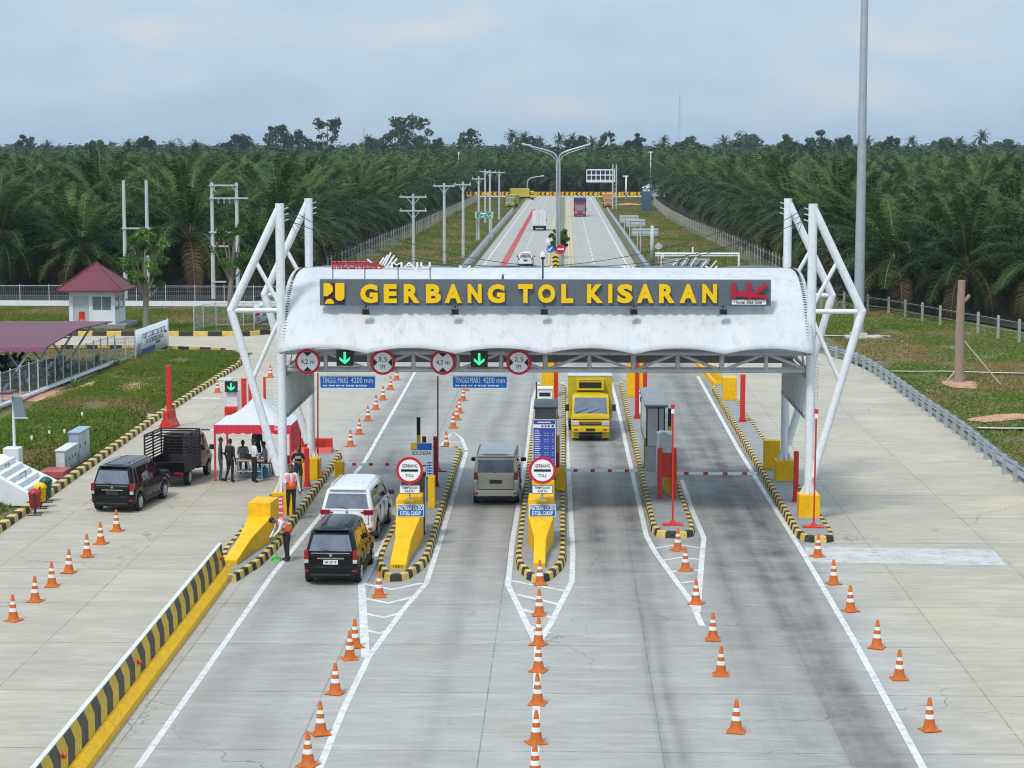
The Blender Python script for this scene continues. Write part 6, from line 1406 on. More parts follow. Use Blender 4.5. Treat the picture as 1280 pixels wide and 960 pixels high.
# electricity H-frames
def hframe(pxa, pxb, pbase, ptop, bars, label, trafo=None):
    a = G(pxa, pbase); s_ = a.y/F; w = (pxb-pxa)*s_; h = (pbase-ptop)*s_; r = thing('electricity_frame', label, 'electricity poles', (a.x, a.y, 0))
    for x in (0, w): m_ = MB(); m_.tube((x, 0, -.1), (x, 0, h), .19, .13, n=12); m_.build('pole', greypole, r, smooth=True)
    for py, x0, x1 in bars: z = (pbase-py)*s_; m_ = MB(); m_.box(x0*s_, x1*s_, -.24, -.12, z-.06, z+.06); m_.box(x0*s_, x1*s_, .12, .24, z-.06, z+.06); m_.build('crossarm', lgrey, r)
    return r, s_, w, h
r, s_, w, h = hframe(157.5, 186, 378, 225, [(285, -3, 33), (323, -4, 24)], 'pair of concrete poles with a dark transformer, left of the leafy tree')
m_ = MB(); m_.box(5*s_, 21*s_, -.4, .4, (378-322)*s_, (378-310.5)*s_, 0); [m_.box(5*s_+k*.16, 5*s_+k*.16+.05, -.46, -.4, (378-321)*s_, (378-312)*s_, 0) for k in range(7)]; [m_.lathe([(.06, 0), (.07, .08), (.04, .12), (.05, .25)], ((8+4*k)*s_, 0, (378-310.5)*s_), 8, m=1) for k in range(3)]; m_.build('transformer', [dark, mat('insulator', (.30, .14, .10), .4)], r)
r, s_, w, h = hframe(267, 298, 378, 228, [(231.5, -3, 33), (247.5, -3, 45), (290, -4, 34), (307.5, -4, 20), (352, -2, 16)], 'pair of concrete poles with several crossarms behind the bare trunk')
m_ = MB()
for k in range(4): m_.lathe([(.05, 0), (.08, .1), (.05, .2), (.08, .3), (.03, .42)], ((8+7*k)*s_, 0, (378-254)*s_), 8)
for py, n_ in ((290, 3), (307, 3)):
    for k in range(n_): m_.lathe([(.07, 0), (.09, .1), (.05, .2), (.07, .32)], ((5+9*k)*s_, 0, (378-py)*s_+.06), 8, m=1)
m_.build('insulator', [lgrey, mat('insulator', (.30, .14, .10), .4)], r)
m_ = MB(); m_.tube((0, -.18, (378-232)*s_), (6*s_, -.18, (378-240)*s_), .03); m_.tube((5*s_, -.18, (378-232)*s_), (0, -.18, (378-240)*s_), .03); m_.tube((w, -.18, (378-240)*s_), (w-6*s_, -.18, (378-232)*s_), .03); m_.build('brace', lgrey, r)
# motorway power poles
def upole(px, pbase, ptop, armw, label, arms=1, Y=None):
    a = G(px, pbase); s_ = a.y/F; h = (pbase-ptop)*s_; r = thing('utility_pole', label, 'utility pole', (a.x, a.y, 0), group='power poles along the motorway')
    m_ = MB(); m_.tube((0, 0, -.1), (0, 0, h), .20, .13, n=10); m_.build('pole', greypole, r, smooth=True)
    for k in range(arms):
        z = h-.35-1.5*k; ww = armw*s_/2; m_ = MB(); m_.box(-ww, ww, -.2, -.08, z-.08, z+.08); m_.tube((-ww*.5, -.14, z), (0, -.14, z-.9), .04, n=5); m_.tube((ww*.5, -.14, z), (0, -.14, z-.9), .04, n=5)
        [m_.tube((x*ww, -.14, z+.08), (x*ww, -.14, z+.3), .05, n=6) for x in (-.9, 0, .9)]; m_.build('crossarm', lgrey, r)
ups = [(517, 335, 242.5, 34, 2), (555.5, 331, 229, 27, 1), (579, 323, 227.5, 20, 1), (598.5, 300.6, 221, 17, 1), (606.5, 279, 212.5, 14, 1), (612.5, 293, 213, 15, 1), (624, 275, 214, 14, 1)]
for k, (px, pb, pt, aw, n_) in enumerate(ups): upole(px, pb, pt, aw, 'concrete T shaped power pole left of the motorway, %s from the left%s' % (ORD[k], ', with two crossarms' if n_ == 2 else ''), n_)
# high mast on the right
p = G(1073, 422); r = thing('high_mast', 'very tall grey steel mast rising out of the picture on the right', 'mast', (p.x, p.y, 0)); m_ = MB()
for z0, z1, a_, b_ in ((.3, 8, .36, .33), (8, 16, .32, .285), (16, 24, .275, .24), (24, 31, .23, .19)): m_.tube((0, 0, z0), (0, 0, z1), a_, b_, n=16)
m_.build('pole', steel, r, smooth=True); m_ = MB(); m_.box(-.9, 1.6, -.9, .9, -.1, .12); m_.box(-.55, .55, -.55, .55, .12, .32); m_.build('footing', mat('footing', (.45, .43, .39), .9, dirt=.3), r)
m_ = MB(); m_.tube((0, 0, 30.6), (0, 0, 30.9), 1.1, n=16); [m_.box(1.1*cos(a)-.25, 1.1*cos(a)+.25, 1.1*sin(a)-.25, 1.1*sin(a)+.25, 30.3, 30.6) for a in np.linspace(0, 2*pi, 7)[:6]]; m_.build('lamp_ring', steel, r)
# median lamp
p = G(697.5, 333); Y = p.y; r = thing('street_lamp', 'tall twin armed street lamp in the motorway median behind the canopy', 'street lamp', (p.x, Y, 0)); k_ = Y/F
def R_(px, py): q = A(px, py, Y); return Vector((q.x-p.x, 0, q.z))
for off in (-.14, .14):
    sgn = -1 if off < 0 else 1; m_ = MB(); tip = R_(652 if sgn < 0 else 738.5, 180); c1 = R_(697.5+sgn*.8, 200); pts = [Vector((off, 0, 0)), Vector((off, 0, c1.z*.6)), Vector((off, 0, c1.z-.3))]+smooth_path([c1+Vector((sgn*.0, 0, .1)), R_(697.5+sgn*4, 192.5), R_(697.5+sgn*14, 188), tip], 6)
    m_.path(pts, [.12]*3+[.085]*(len(pts)-3), 8); m_.build('pole' if sgn < 0 else 'pole', steel, r, smooth=True)
    m_ = MB(); m_.path([R_(697.5+sgn*1, 203), R_(697.5+sgn*6, 195), R_(697.5+sgn*14, 191), R_(697.5+sgn*34, 184.5)], .05, 6); m_.build('arm_brace', steel, r, smooth=True)
    m_ = MB(); t2 = R_(697.5+sgn*33, 182); m_.tube(tip, t2, .11, .09, n=8); m_.build('lamp_head', lgrey, r)
def disc(px, py, rpx, Y, colr, label, kind):
    q = A(px, py, Y); R = rpx*Y/F; r = thing('road_sign', label, 'road sign', (q.x, Y, 0)); m_ = MB(); m_.tube((0, .04, 0), (0, .04, q.z+R), .035, n=6); m_.build('post', lgrey, r)
    m_ = MB(); m_.tube((0, .0, q.z), (0, -.03, q.z), R, n=28, m=0)
    if kind == 'bar': m_.box(-R*.62, R*.62, -.04, -.03, q.z-R*.16, q.z+R*.16, 1)
    else: m_.add([(R*.5, -.04, q.z+R*.35), (R*.3, -.04, q.z+R*.5), (-R*.35, -.04, q.z-R*.1), (-R*.15, -.04, q.z-R*.3)], [(0, 1, 2, 3)], 1); m_.add([(-R*.55, -.04, q.z-R*.5), (-R*.5, -.04, q.z+R*.15), (R*.1, -.04, q.z-R*.45)], [(0, 1, 2)], 1)
    m_.build('sign_face', [colr, signwhite], r)
disc(688.3, 311, 5.0, 226, bluesign, 'round blue sign with white arrow left of the median lamp', 'arrow'); disc(700.8, 311.5, 6.2, 225, signred, 'round red no entry sign with white bar beside the median lamp', 'bar')
q = A(694.3, 327, 224); r = thing('hazard_marker', 'yellow and black striped hazard board at the foot of the median lamp', 'hazard marker', (q.x, 224, 0)); m_ = MB(); k_ = 224/F
for k in range(7):
    z = A(694, 332, 224).z-.4+k*.22
    for s in (-1, 1): m_.add([(0, 0, z+.15), (s*3.7*k_, 0, z), (s*3.7*k_, 0, z+.22), (0, 0, z+.37)], [(0, 1, 2, 3)], k % 2)
m_.box(-3.6*k_, 3.6*k_, .01, .05, A(694, 332, 224).z-.4, z+.25, 1); m_.build('board', [yellowL, signblack], r); MB().box(-.05, .05, .05, .1, 0, 1.).build('post', lgrey, r)
q = A(686.5, 300, 226); r = thing('camera_post', 'thin pale post with a small box left of the blue arrow sign', 'post', (A(684, 300, 226).x, 226, 0)); m_ = MB(); m_.tube((0, 0, 0), (0, 0, q.z), .05, n=6); m_.build('post', lgrey, r); MB().box(-.12, .25, -.1, .1, q.z-.35, q.z+.1).build('camera_box', signwhite, r)
# guard rails
def guardrail(label, pts, h=.75, sp=3.0, hb=.31):
    P = resample(smooth_path([Vector((*q, 0)) for q in pts], 6), sp); c = P[0].copy(); r = thing('guard_rail', label, 'guard rail', c); P = [q-c for q in P]
    prof = [(-.04, -hb/2), (.05, -hb*.3), (-.03, 0), (.05, hb*.3), (-.04, hb/2)]; m_ = MB(); vs = []
    for i, q in enumerate(P):
        d = (P[min(i+1, len(P)-1)]-P[max(0, i-1)]).normalized(); n_ = Vector((d.y, -d.x, 0))
        for o_, z in prof: vs.append(q+n_*o_*GS+Vector((0, 0, h-hb/2+z)))
    m_.add(vs, [(5*i+k, 5*i+k+1, 5*i+5+k+1, 5*i+5+k) for i in range(len(P)-1) for k in range(4)]); o = m_.build('rail', steel, r); s_ = o.modifiers.new('t', 'SOLIDIFY'); s_.thickness = .008
    first = None
    for i, q in enumerate(P):
        if i > 99: break
        d = (P[min(i+1, len(P)-1)]-P[max(0, i-1)]).normalized(); n_ = Vector((d.y, -d.x, 0))*GS
        if first is None: first = MB().box(-.075, .075, -.06, .06, -.1, h+.06).build('post', steel, r); o = first
        else: o = first.copy(); COL.objects.link(o); o.parent = r
        o.location = q-n_*.16
GS = -1
def gxy(px, py, z=.55): p = G(px, py, z); return (p.x, p.y)
guardrail('curving grey guard rail along the right edge of the plaza', [(13.2, 152), gxy(1026, 431), gxy(1077, 447), gxy(1115, 470), gxy(1160, 502), gxy(1205, 532), gxy(1280, 589), (18.6, 66)], sp=2.0)
guardrail('straight grey guard rail on the right shoulder of the motorway', [(8.9, 196), (8.6, 224), (8.75, 330), (8.8, 445)], h=1.0, sp=4.0, hb=.55)
GS = 1
guardrail('straight grey guard rail on the left shoulder of the motorway', [(-11.1, 200), (-10.7, 224), (-10.9, 330), (-11.0, 440)], h=1.0, sp=4.0, hb=.55)
# far objects on the motorway
def signback(px0, px1, py0, py1, pbase, label, face=lgrey, legs=(.12, .88), text=None, back=True):
    a = G((px0+px1)/2, pbase); Y = a.y; q0 = A(px0, py1, Y); q1 = A(px1, py0, Y); r = thing('direction_sign', label, 'road sign', (q0.x, Y, 0)); w = q1.x-q0.x
    MB().box(0, w, 0, .08, q0.z, q1.z).build('board', face, r)
    for u in legs: m_ = MB(); m_.tube((u*w, -.08, 0), (u*w, -.08, q1.z-.1), .07, n=6); m_.build('post', lgrey, r)
    if back: m_ = MB(); [m_.box(0, w, -.05, 0, q0.z+(q1.z-q0.z)*v-.03, q0.z+(q1.z-q0.z)*v+.03) for v in (.25, .75)]; m_.build('stiffener', steel, r)
    return r, q0, w, q1
sb = mat('sign_back', (.46, .49, .50), .5, dirt=.2)
signback(774.5, 798.5, 269, 278, 296, 'grey back of the farthest of three road signs on the right verge', sb, (.25, .8)); signback(782.5, 806.5, 274, 283, 305, 'grey back of the middle of three road signs on the right verge', sb, (.2, .75)); signback(789.5, 823, 285.5, 294.5, 316, 'grey back of the nearest and widest of three road signs on the right verge', sb, (.22, .34))
r, q0, w, q1 = signback(593.5, 617, 264.5, 273, 301, 'green direction sign with white arrows on the left verge of the motorway', greensign, (.08, .9), back=False)
m_ = MB(); h = q1.z-q0.z
for u0, u1, v0, v1 in ((.06, .94, .90, .94), (.06, .94, .06, .10), (.03, .06, .06, .94), (.94, .97, .06, .94), (.25, .27, .2, .6), (.3, .6, .62, .8), (.45, .5, .2, .5), (.62, .85, .3, .38), (.62, .67, .3, .6), (.82, .87, .3, .55), (.35, .42, .25, .33)): m_.box(u0*w, u1*w, -.02, 0, q0.z+v0*h, q0.z+v1*h)
m_.build('lettering', signwhite, r)
def gantry():
    a = G(769, 262); Y = a.y; r = thing('sign_gantry', 'cantilever gantry with a dark framed message panel over the far motorway', 'sign gantry', (a.x, Y, 0)); f = lambda px, py: (A(px, py, Y).x-a.x, A(px, py, Y).z)
    x0, z1 = f(733.5, 212.5); x1, z0 = f(768, 225.5); m_ = MB()
    for z in (z0, z1, (z0+z1)/2, z0-.35): m_.tube((x0, 0, z), (x1, 0, z), .12, n=6)
    for k in range(7): x = x0+(x1-x0)*k/6; m_.tube((x, 0, z0-.35), (x, 0, z1), .1, n=6)
    m_.build('frame', signwhite, r); MB().box(x0+.1, x1-1.2, .15, .5, z0+.1, z1-.1).build('message_panel', mat('panel_dark', (.05, .04, .07), .4), r)
    for px in (766, 770.5): m_ = MB(); x, _ = f(px, 230); m_.tube((x, 0, 0), (x, 0, z1+1.2), .16, n=8); m_.build('column', lgrey, r)
    m_ = MB(); xa, _ = f(766, 0); xb, _ = f(770.5, 0)
    for k in range(10): m_.tube((xa, 0, k*.9+.3), (xb, 0, k*.9+1.1), .05, n=5)
    m_.build('lattice', lgrey, r)
gantry()
def thinmast(px, ptop, pbase, r0, label, head=None, m=lgrey):
    a = G(px, pbase); q = A(px, ptop, a.y); r = thing('light_mast', label, 'mast', (a.x, a.y, 0)); m_ = MB(); m_.tube((0, 0, 0), (0, 0, q.z), r0, r0*.7, n=8); m_.build('pole', m, r, smooth=True)
    if head: m_ = MB(); m_.box(*head, -.1, .1, q.z-.15, q.z+.1); m_.build('head', signwhite, r)
thinmast(813, 190, 248, .22, 'tall thin grey pole above the right end of the far chevron barrier', (-.6, .6)); thinmast(782.5, 220, 250, .25, 'white pole with a small camera box beside the orange truck', (-.9, .6), signwhite); thinmast(573.5, 191, 245, .18, 'thin pale pole among the palms left of the motorway', (-.3, .3))
thinmast(1035, 190, 225, .2, 'thin forked pale pole sticking out of the right palms', (-1.2, 1.2)); 
a = G(659, 246); r = thing('street_lamp', 'curved single arm street lamp at the far cross road', 'street lamp', (a.x, a.y, 0)); k_ = a.y/F; m_ = MB(); m_.path(smooth_path([(0, 0, 0), (0, 0, 14*k_), (1.5*k_, 0, 21*k_), (7*k_, 0, 24*k_), (20*k_, 0, 26*k_)], 5), .13, 6); m_.build('pole', lgrey, r, smooth=True); m_ = MB(); m_.tube((17*k_, 0, 25.4*k_), (21*k_, 0, 26.2*k_), .2, n=6); m_.build('lamp_head', lgrey, r)
q = G(808, 263); tag(MB().prism([(-1.1, -1), (1.1, -1), (1.1, 1), (-1.1, 1)], 0, 4.2).build('water_tank', mat('tank_blue', (.06, .11, .19), .5), None, q, bevel=.12), 'tall dark blue tank standing at the far right verge', 'tank')
r = thing('roadside_kiosk', 'small white hut at the far right end of the chevron barrier', 'hut', (G(818, 247).x, 604, 0)); MB().box(-2.5, 4, -1, 1, 0, 2.4).build('wall', whitewall, r); m_ = MB(); m_.add([(-3, -1.3, 2.4), (4.5, -1.3, 2.4), (4.5, 1.3, 2.4), (-3, 1.3, 2.4), (-1, 0, 3.6), (2.5, 0, 3.6)], [(0, 1, 5, 4), (2, 3, 4, 5), (1, 2, 5), (3, 0, 4), (0, 3, 2, 1)]); m_.build('roof', lgrey, r)
# chevron barrier across the junction
for k in range(19):
    x0 = -29+3.5*k; r = thing('chevron_barrier', 'yellow concrete barrier with black chevron at the far junction, %s from the left' % ORD[k], 'barrier', (x0, 608.5, 0), group='chevron barriers at the far junction')
    m_ = MB(); m_.box(0, 3.3, 0, .5, 0, 1.15); m_.build('block', yellow, r); m_ = MB()
    for s in (0, 1): xx = .75+s*1.3; m_.add([(xx, -.02, 1.1), (xx+.6, -.02, 1.1), (xx+.1, -.02, .6), (xx-.5, -.02, .6)], [(0, 3, 2, 1)]); m_.add([(xx-.5, -.02, .6), (xx+.1, -.02, .6), (xx+.6, -.02, .1), (xx, -.02, .1)], [(0, 3, 2, 1)])
    m_.build('chevron', signblack, r)
# roadside frames seen just over the canopy on the right
r = thing('pipe_portal', 'white pipe portal frame standing on the right verge just above the canopy', 'portal frame', (A(818, 320, 205).x, 205, 0)); f = lambda px, py: (A(px, py, 205).x-r.location.x, A(px, py, 205).z); m_ = MB(); x0, z0 = f(819, 317); x1, _ = f(924, 317)
m_.tube((x0, 0, z0), (x1, 0, z0), .10, n=8); m_.tube((x0, 0, z0-.22), (x1, 0, z0-.22), .05, n=6); 
for px, p2 in ((923.5, 340), (866, 309), (829, 322)): x, z = f(px, 317); _, zz = f(px, p2); m_.tube((x, 0, z), (x, 0, max(0, zz) if p2 > 317 else zz), .09, n=8)
m_.tube((x1, 0, z0), (x1, 0, 0), .09, n=8); m_.tube((x0+.6, 0, z0), (x0+.6, 0, 0), .06, n=8)
for k in range(24): x = x0+(x1-x0)*k/24; m_.tube((x, 0, z0-.22), (x+.15, 0, z0), .03, n=4)
m_.build('frame', signwhite, r)
signback(829, 887, 323, 333, 345, 'wide pale glassy panel board under the white pipe portal', mat('panel_pale', (.36, .42, .44), .3), (.3, .62))
q = G(823, 330); r = thing('road_sign', 'small diamond shaped road sign back left of the white pipe portal', 'road sign', (q.x, q.y, 0)); zz = A(823, 308, q.y).z; R = 5.4*q.y/F; m_ = MB(); m_.add([(0, 0, zz-R), (R, 0, zz), (0, 0, zz+R), (-R, 0, zz), (0, .03, zz-R), (R, .03, zz), (0, .03, zz+R), (-R, .03, zz)], [(0, 1, 2, 3), (7, 6, 5, 4), (0, 4, 5, 1), (1, 5, 6, 2), (2, 6, 7, 3), (3, 7, 4, 0)]); m_.build('board', sb, r); m_ = MB(); m_.tube((0, .05, 0), (0, .05, zz+R), .05, n=6); m_.build('post', lgrey, r)
thinmast(815, 282, 330, .26, 'grey square column beside the nearest sign back on the right verge')
r = thing('stacked_pipes', 'heap of dark and white striped rods on the right verge', 'rods', (A(857, 320, 214).x, 214, 0)); m_ = MB()
for k in range(9): m_.tube((-2+.5*k, 0, .2), (-.8+.5*k, .2, 1.7+.1*k if k < 5 else 1.6), .07, n=5, m=k % 2)
m_.build('rods', [signwhite, dark], r)
# bare trunk with props, right
q = G(1198, 481); r = thing('propped_trunk', 'bare topped tree trunk held by two wooden props on the right verge', 'tree', (q.x, q.y, 0)); h = (481-350)*q.y/F; m_ = MB(); m_.path([(0, 0, -.1), (.03, 0, 1.2), (.0, 0, 3), (.05, 0, h)], [.34, .27, .24, .20], 12); m_.path([(.05, 0, h-1.3), (.4, 0, h-.95), (.5, 0, h-.8)], [.12, .10, .09], 8); m_.build('trunk', mat('trunk_brown', (.30, .22, .16), .9, bump=.6, stretch=(1, 1, .25), scale=6), r, smooth=True)
for a, b_, nm in (((0, 0, 1.), (-.9, -.4, 0), 'prop'), ((.1, 0, 2.6), (2.25, -.6, 0), 'prop')): m_ = MB(); m_.tube(a, b_, .04, n=6); m_.build(nm, wood, r)
# drain strips and soil
def patch_g(cx, cy, rx, ry, m, name, seed=0, dz=.03, rot=0):
    m_ = MB(); N_ = 26; vs = []; rings = 5
    for j in range(rings+1):
        for k in range(N_):
            t = 2*pi*k/N_; rr = j/rings*(1+.35*mn.noise(Vector((cos(t)*1.7, sin(t)*1.7, seed)))); x, y = rx*rr*cos(t), ry*rr*sin(t); x, y = x*cos(rot)-y*sin(rot)+cx, x*sin(rot)+y*cos(rot)+cy
            vs.append((x, y, ground_z(x, y)+dz*(1.4-j/rings)))
    m_.add(vs, [(j*N_+k, j*N_+(k+1) % N_, (j+1)*N_+(k+1) % N_, (j+1)*N_+k) for j in range(rings) for k in range(N_)]); tag(m_.build(name, m), kind='structure')
patch_g(*G(60, 494)[:2], 2.4, 2.6, soil, 'soil_patch', 1, .06); patch_g(*G(85, 488)[:2], 1.6, 2.0, soil, 'soil_patch', 2, .06); patch_g(*G(1200, 482)[:2], .95, 1.6, soil, 'soil_patch', 3, .08); patch_g(*G(1257, 525)[:2], 1.9, 1.3, soil, 'soil_patch', 4, .08)
patch_g(*G(170, 490)[:2], .9, 2.5, soil, 'soil_patch', 5, .05); patch_g(*G(192, 520)[:2], .35, .8, mat('spilled_sand', (.5, .49, .45), .9), 'sand_patch', 6, .08); patch_g(*G(120, 470)[:2], 1.8, 3., mat('dry_grass', (.16, .13, .06), .95, bump=.6), 'dry_patch', 7, .05)
patch_g(*G(750, 262)[:2], 1, 1, soil, 'soil_patch', 8); patch_g(15, 505, 3, 12, soil, 'soil_patch', 9, .3)
def strip_g(pts, w, name, m, dz=.06):
    P = resample([Vector(p) for p in pts], 1.5); P = [Vector((p.x, p.y, ground_z(p.x, p.y)+dz)) for p in P]; m_ = MB()
    for a, b_ in zip(P, P[1:]): d = (b_-a).normalized(); q = Vector((-d.y, d.x, 0))*w/2; m_.add([a-q, a+q, b_+q, b_-q]+[v-Vector((0, 0, dz+.02)) for v in (a-q, a+q, b_+q, b_-q)], [(3, 2, 1, 0), (0, 1, 5, 4), (3, 7, 6, 2)])
    tag(m_.build(name, m), kind='structure')
dr = mat('drain_concrete', (.50, .49, .45), .85, dirt=.3)
strip_g([G(1113, 465), G(1198, 470), G(1282, 474)], .38, 'drain_channel', dr, .12); strip_g([G(1222, 536), G(1285, 540)], .38, 'drain_channel', dr, .12); strip_g([G(1024, 420), G(1075, 421), G(1112, 423)], .5, 'drain_channel', dr, .1)
# ---------------- vegetation ----------------
def leafmat(name, col, var=.5, trans=.25, orand=True, scale=.35):
    m = bpy.data.materials.new(name); m.use_nodes = True; n = m.node_tree.nodes; l = m.node_tree.links; b = n['Principled BSDF']; b.inputs['Roughness'].default_value = .55
    geo = n.new('ShaderNodeNewGeometry'); oi = n.new('ShaderNodeObjectInfo')
    nz = noise(n, l, geo.outputs['Position'], scale, None, 3, .6)
    f = mapr(n, l, nz, .3, .7, 1-var, 1+var)
    if orand: f = mth(n, l, 'MULTIPLY', f, mapr(n, l, oi.outputs['Random'], 0, 1, .72, 1.3))
    v = n.new('ShaderNodeVectorMath'); v.operation = 'SCALE'; v.inputs[0].default_value = col; l.new(f, v.inputs['Scale'])
    l.new(v.outputs[0], b.inputs['Base Color']); b.inputs['Specular IOR Level'].default_value = .12
    if trans:
        tr = n.new('ShaderNodeBsdfTranslucent'); l.new(v.outputs[0], tr.inputs[0]); mxs = n.new('ShaderNodeMixShader'); mxs.inputs[0].default_value = trans
        l.new(b.outputs[0], mxs.inputs[1]); l.new(tr.outputs[0], mxs.inputs[2]); l.new(mxs.outputs[0], n['Material Output'].inputs[0])
    return m
LM = [leafmat('palm_frond', (.022, .055, .011), trans=.12), leafmat('palm_frond_young', (.054, .110, .018), trans=.15), leafmat('palm_frond_old', (.072, .066, .020), trans=.12), mat('palm_rachis', (.17, .16, .07), .6), leafmat('palm_frond_dead', (.13, .085, .045), trans=.05)]
palm_bark = mat('palm_bark', (.055, .045, .035), .95, var=.4, bump=.8, scale=3)
def frond(L_, el, az, npair, lw, ll, bend, rngl, rach=True, sides=1.0):
    """numpy verts, quad faces (padded), material index"""
    K = 8; t = np.linspace(0, 1, K+1); ang = el-bend*t**1.25
    dx = np.cos(ang)*L_/K; dz = np.sin(ang)*L_/K; r = np.concatenate([[0], np.cumsum(dx[:-1])]); z = np.concatenate([[0], np.cumsum(dz[:-1])])
    ca, sa = cos(az), sin(az); verts = []; faces = []; ms = []
    def P(tt): rr = np.interp(tt, t, r); zz = np.interp(tt, t, z); return np.array([rr*ca, rr*sa, zz]), np.interp(tt, t, ang)
    side = np.array([-sa, ca, 0])
    if rach:
        o = 0
        for i in range(K+1):
            w = .07*(1-.8*t[i]); c = np.array([r[i]*ca, r[i]*sa, z[i]]); verts += [c-side*w, c+side*w]
        for i in range(K): faces.append((2*i, 2*i+1, 2*i+3, 2*i+2)); ms.append(3)
    tt = np.linspace(.14, 1.0, npair)
    for q in tt:
        c, a = P(q); fw = np.array([cos(a)*ca, cos(a)*sa, sin(a)]); upn = np.array([-sin(a)*ca, -sin(a)*sa, cos(a)])
        l_ = ll*(.45+.75*sin(pi*min(1, .12+q*.80)))*(.9 if q < .95 else .6)
        for s in (-1, 1):
            dr = rngl.uniform(-.12, .12); lift = rngl.uniform(-.05, .5)
            d1 = side*s*(.80)+fw*(.42+dr)+upn*lift; d1 /= np.linalg.norm(d1)
            d2 = d1*.75+np.array([0, 0, -.62]); d2 /= np.linalg.norm(d2)
            m1 = c+d1*l_*.55; m2 = m1+d2*l_*.5; w = fw*lw*.5
            o = len(verts); verts += [c-w*.6, c+w*.6, m1+w, m1-w, m2]
            faces += [(o, o+1, o+2, o+3), (o+3, o+2, o+4, o+4)]; ms += [-1, -1]
    return np.array(verts), faces, ms
def crown(nf, npair, lw, ll, seed, L0=7.0, rach=True):
    rg = np.random.default_rng(seed); V = []; Fq = []; M = []; o = 0
    for k in range(nf):
        u = (k+.5)/nf; az = k*2.39996+rg.uniform(-.2, .2); el = radians(83-100*u)+rg.uniform(-.09, .09); bend = radians(44+50*(u**.8))+rg.uniform(-.15, .15); L_ = L0*(.72+.34*sin(pi*min(1, .25+u*.7)))*rg.uniform(.9, 1.08)
        v, f, m = frond(L_, el, az, npair, lw, ll*(.8+.3*u), bend, rg, rach)
        mi = 1 if u < .30 and rg.random() < .6 else (2 if u > .80 and rg.random() < .7 else 0)
        if u > .90 and rg.random() < .3: mi = 4
        V.append(v+np.array([cos(az)*.15, sin(az)*.15, .3*(1-u)])); Fq += [tuple(i+o for i in q) for q in f]; M += [q if q >= 0 else mi for q in m]; o += len(v)
    return np.concatenate(V), Fq, M
def np_mesh(name, V, Fq, M, mats):
    me = bpy.data.meshes.new(name); Fq = np.asarray(Fq, dtype=np.int32); tri = Fq[:, 2] == Fq[:, 3]
    tot = np.where(tri, 3, 4); starts = np.concatenate([[0], np.cumsum(tot)[:-1]]); mask = np.ones(Fq.shape, bool); mask[:, 3] = ~tri; li = Fq[mask]
    me.vertices.add(len(V)); me.vertices.foreach_set('co', np.asarray(V, dtype=np.float32).ravel()); me.loops.add(len(li)); me.loops.foreach_set('vertex_index', li); me.polygons.add(len(Fq))
    me.polygons.foreach_set('loop_start', starts.astype(np.int32)); me.polygons.foreach_set('loop_total', tot.astype(np.int32))
    for q in mats: me.materials.append(q)
    me.polygons.foreach_set('material_index', np.asarray(M, dtype=np.int32)); me.update(calc_edges=True); return me
near = [crown(46, 44, .085, 1.0, s) for s in (1, 2, 3, 4, 5)]
near_me = [np_mesh('crown', v, f, m, LM) for v, f, m in near]
def trunk_me(h, seed):
    m_ = MB(); random.seed(seed); pts = [(0, 0, -.2)]+[(random.uniform(-.04, .04), random.uniform(-.04, .04), h*k/9) for k in range(1, 10)]; m_.path(pts, [.48+.10*((k % 2))-.01*k for k in range(10)], 10)
    for k in range(60): a = k*2.4; z = h*.12+h*.88*k/60; m_.add([(.42*cos(a-.15), .42*sin(a-.15), z), (.42*cos(a+.15), .42*sin(a+.15), z), (.78*cos(a), .78*sin(a), z+.42)], [(0, 1, 2)])
    me = bpy.data.meshes.new('trunk'); me.from_pydata(m_.v, [], m_.f); me.materials.append(palm_bark); return me
trunks = [trunk_me(h, i) for i, h in enumerate((3.7, 4.3, 4.9))]; th_ = (3.7, 4.3, 4.9)
# positions
pos = []; rgp = np.random.default_rng(5); S_ = 8.6
for j, y in enumerate(np.arange(146, 900, S_*.866)):
    for x in np.arange(-330, 260, S_):
        xx = x+(S_/2 if j % 2 else 0)+rgp.uniform(-.8, .8); yy = y+rgp.uniform(-.8, .8)
        ok = False
        if yy < 586:
            if xx < -27 and yy > 178: ok = True
            if xx > 24.3 and yy > max(168-(xx-26)*2.6, 149): ok = True
            if yy > 540 and (xx < -40 and yy < 575 or xx > 34 and yy < 575): ok = ok
        elif yy > 616: ok = True
        if ok and -.275*yy-14 < xx < .225*yy+14: pos.append((xx, yy))
pos.sort(key=lambda q: q[1]+(0 if -.275*q[1]-3 < q[0] < .222*q[1]+3 else 60))
indiv, rest = pos[:300], pos[300:]
rowsL = sorted([q for q in indiv if q[0] < 0 and q[1] < 190], key=lambda q: q[0]); rowsR = sorted([q for q in indiv if q[0] > 0 and q[1] < 172], key=lambda q: q[0])
hts = []
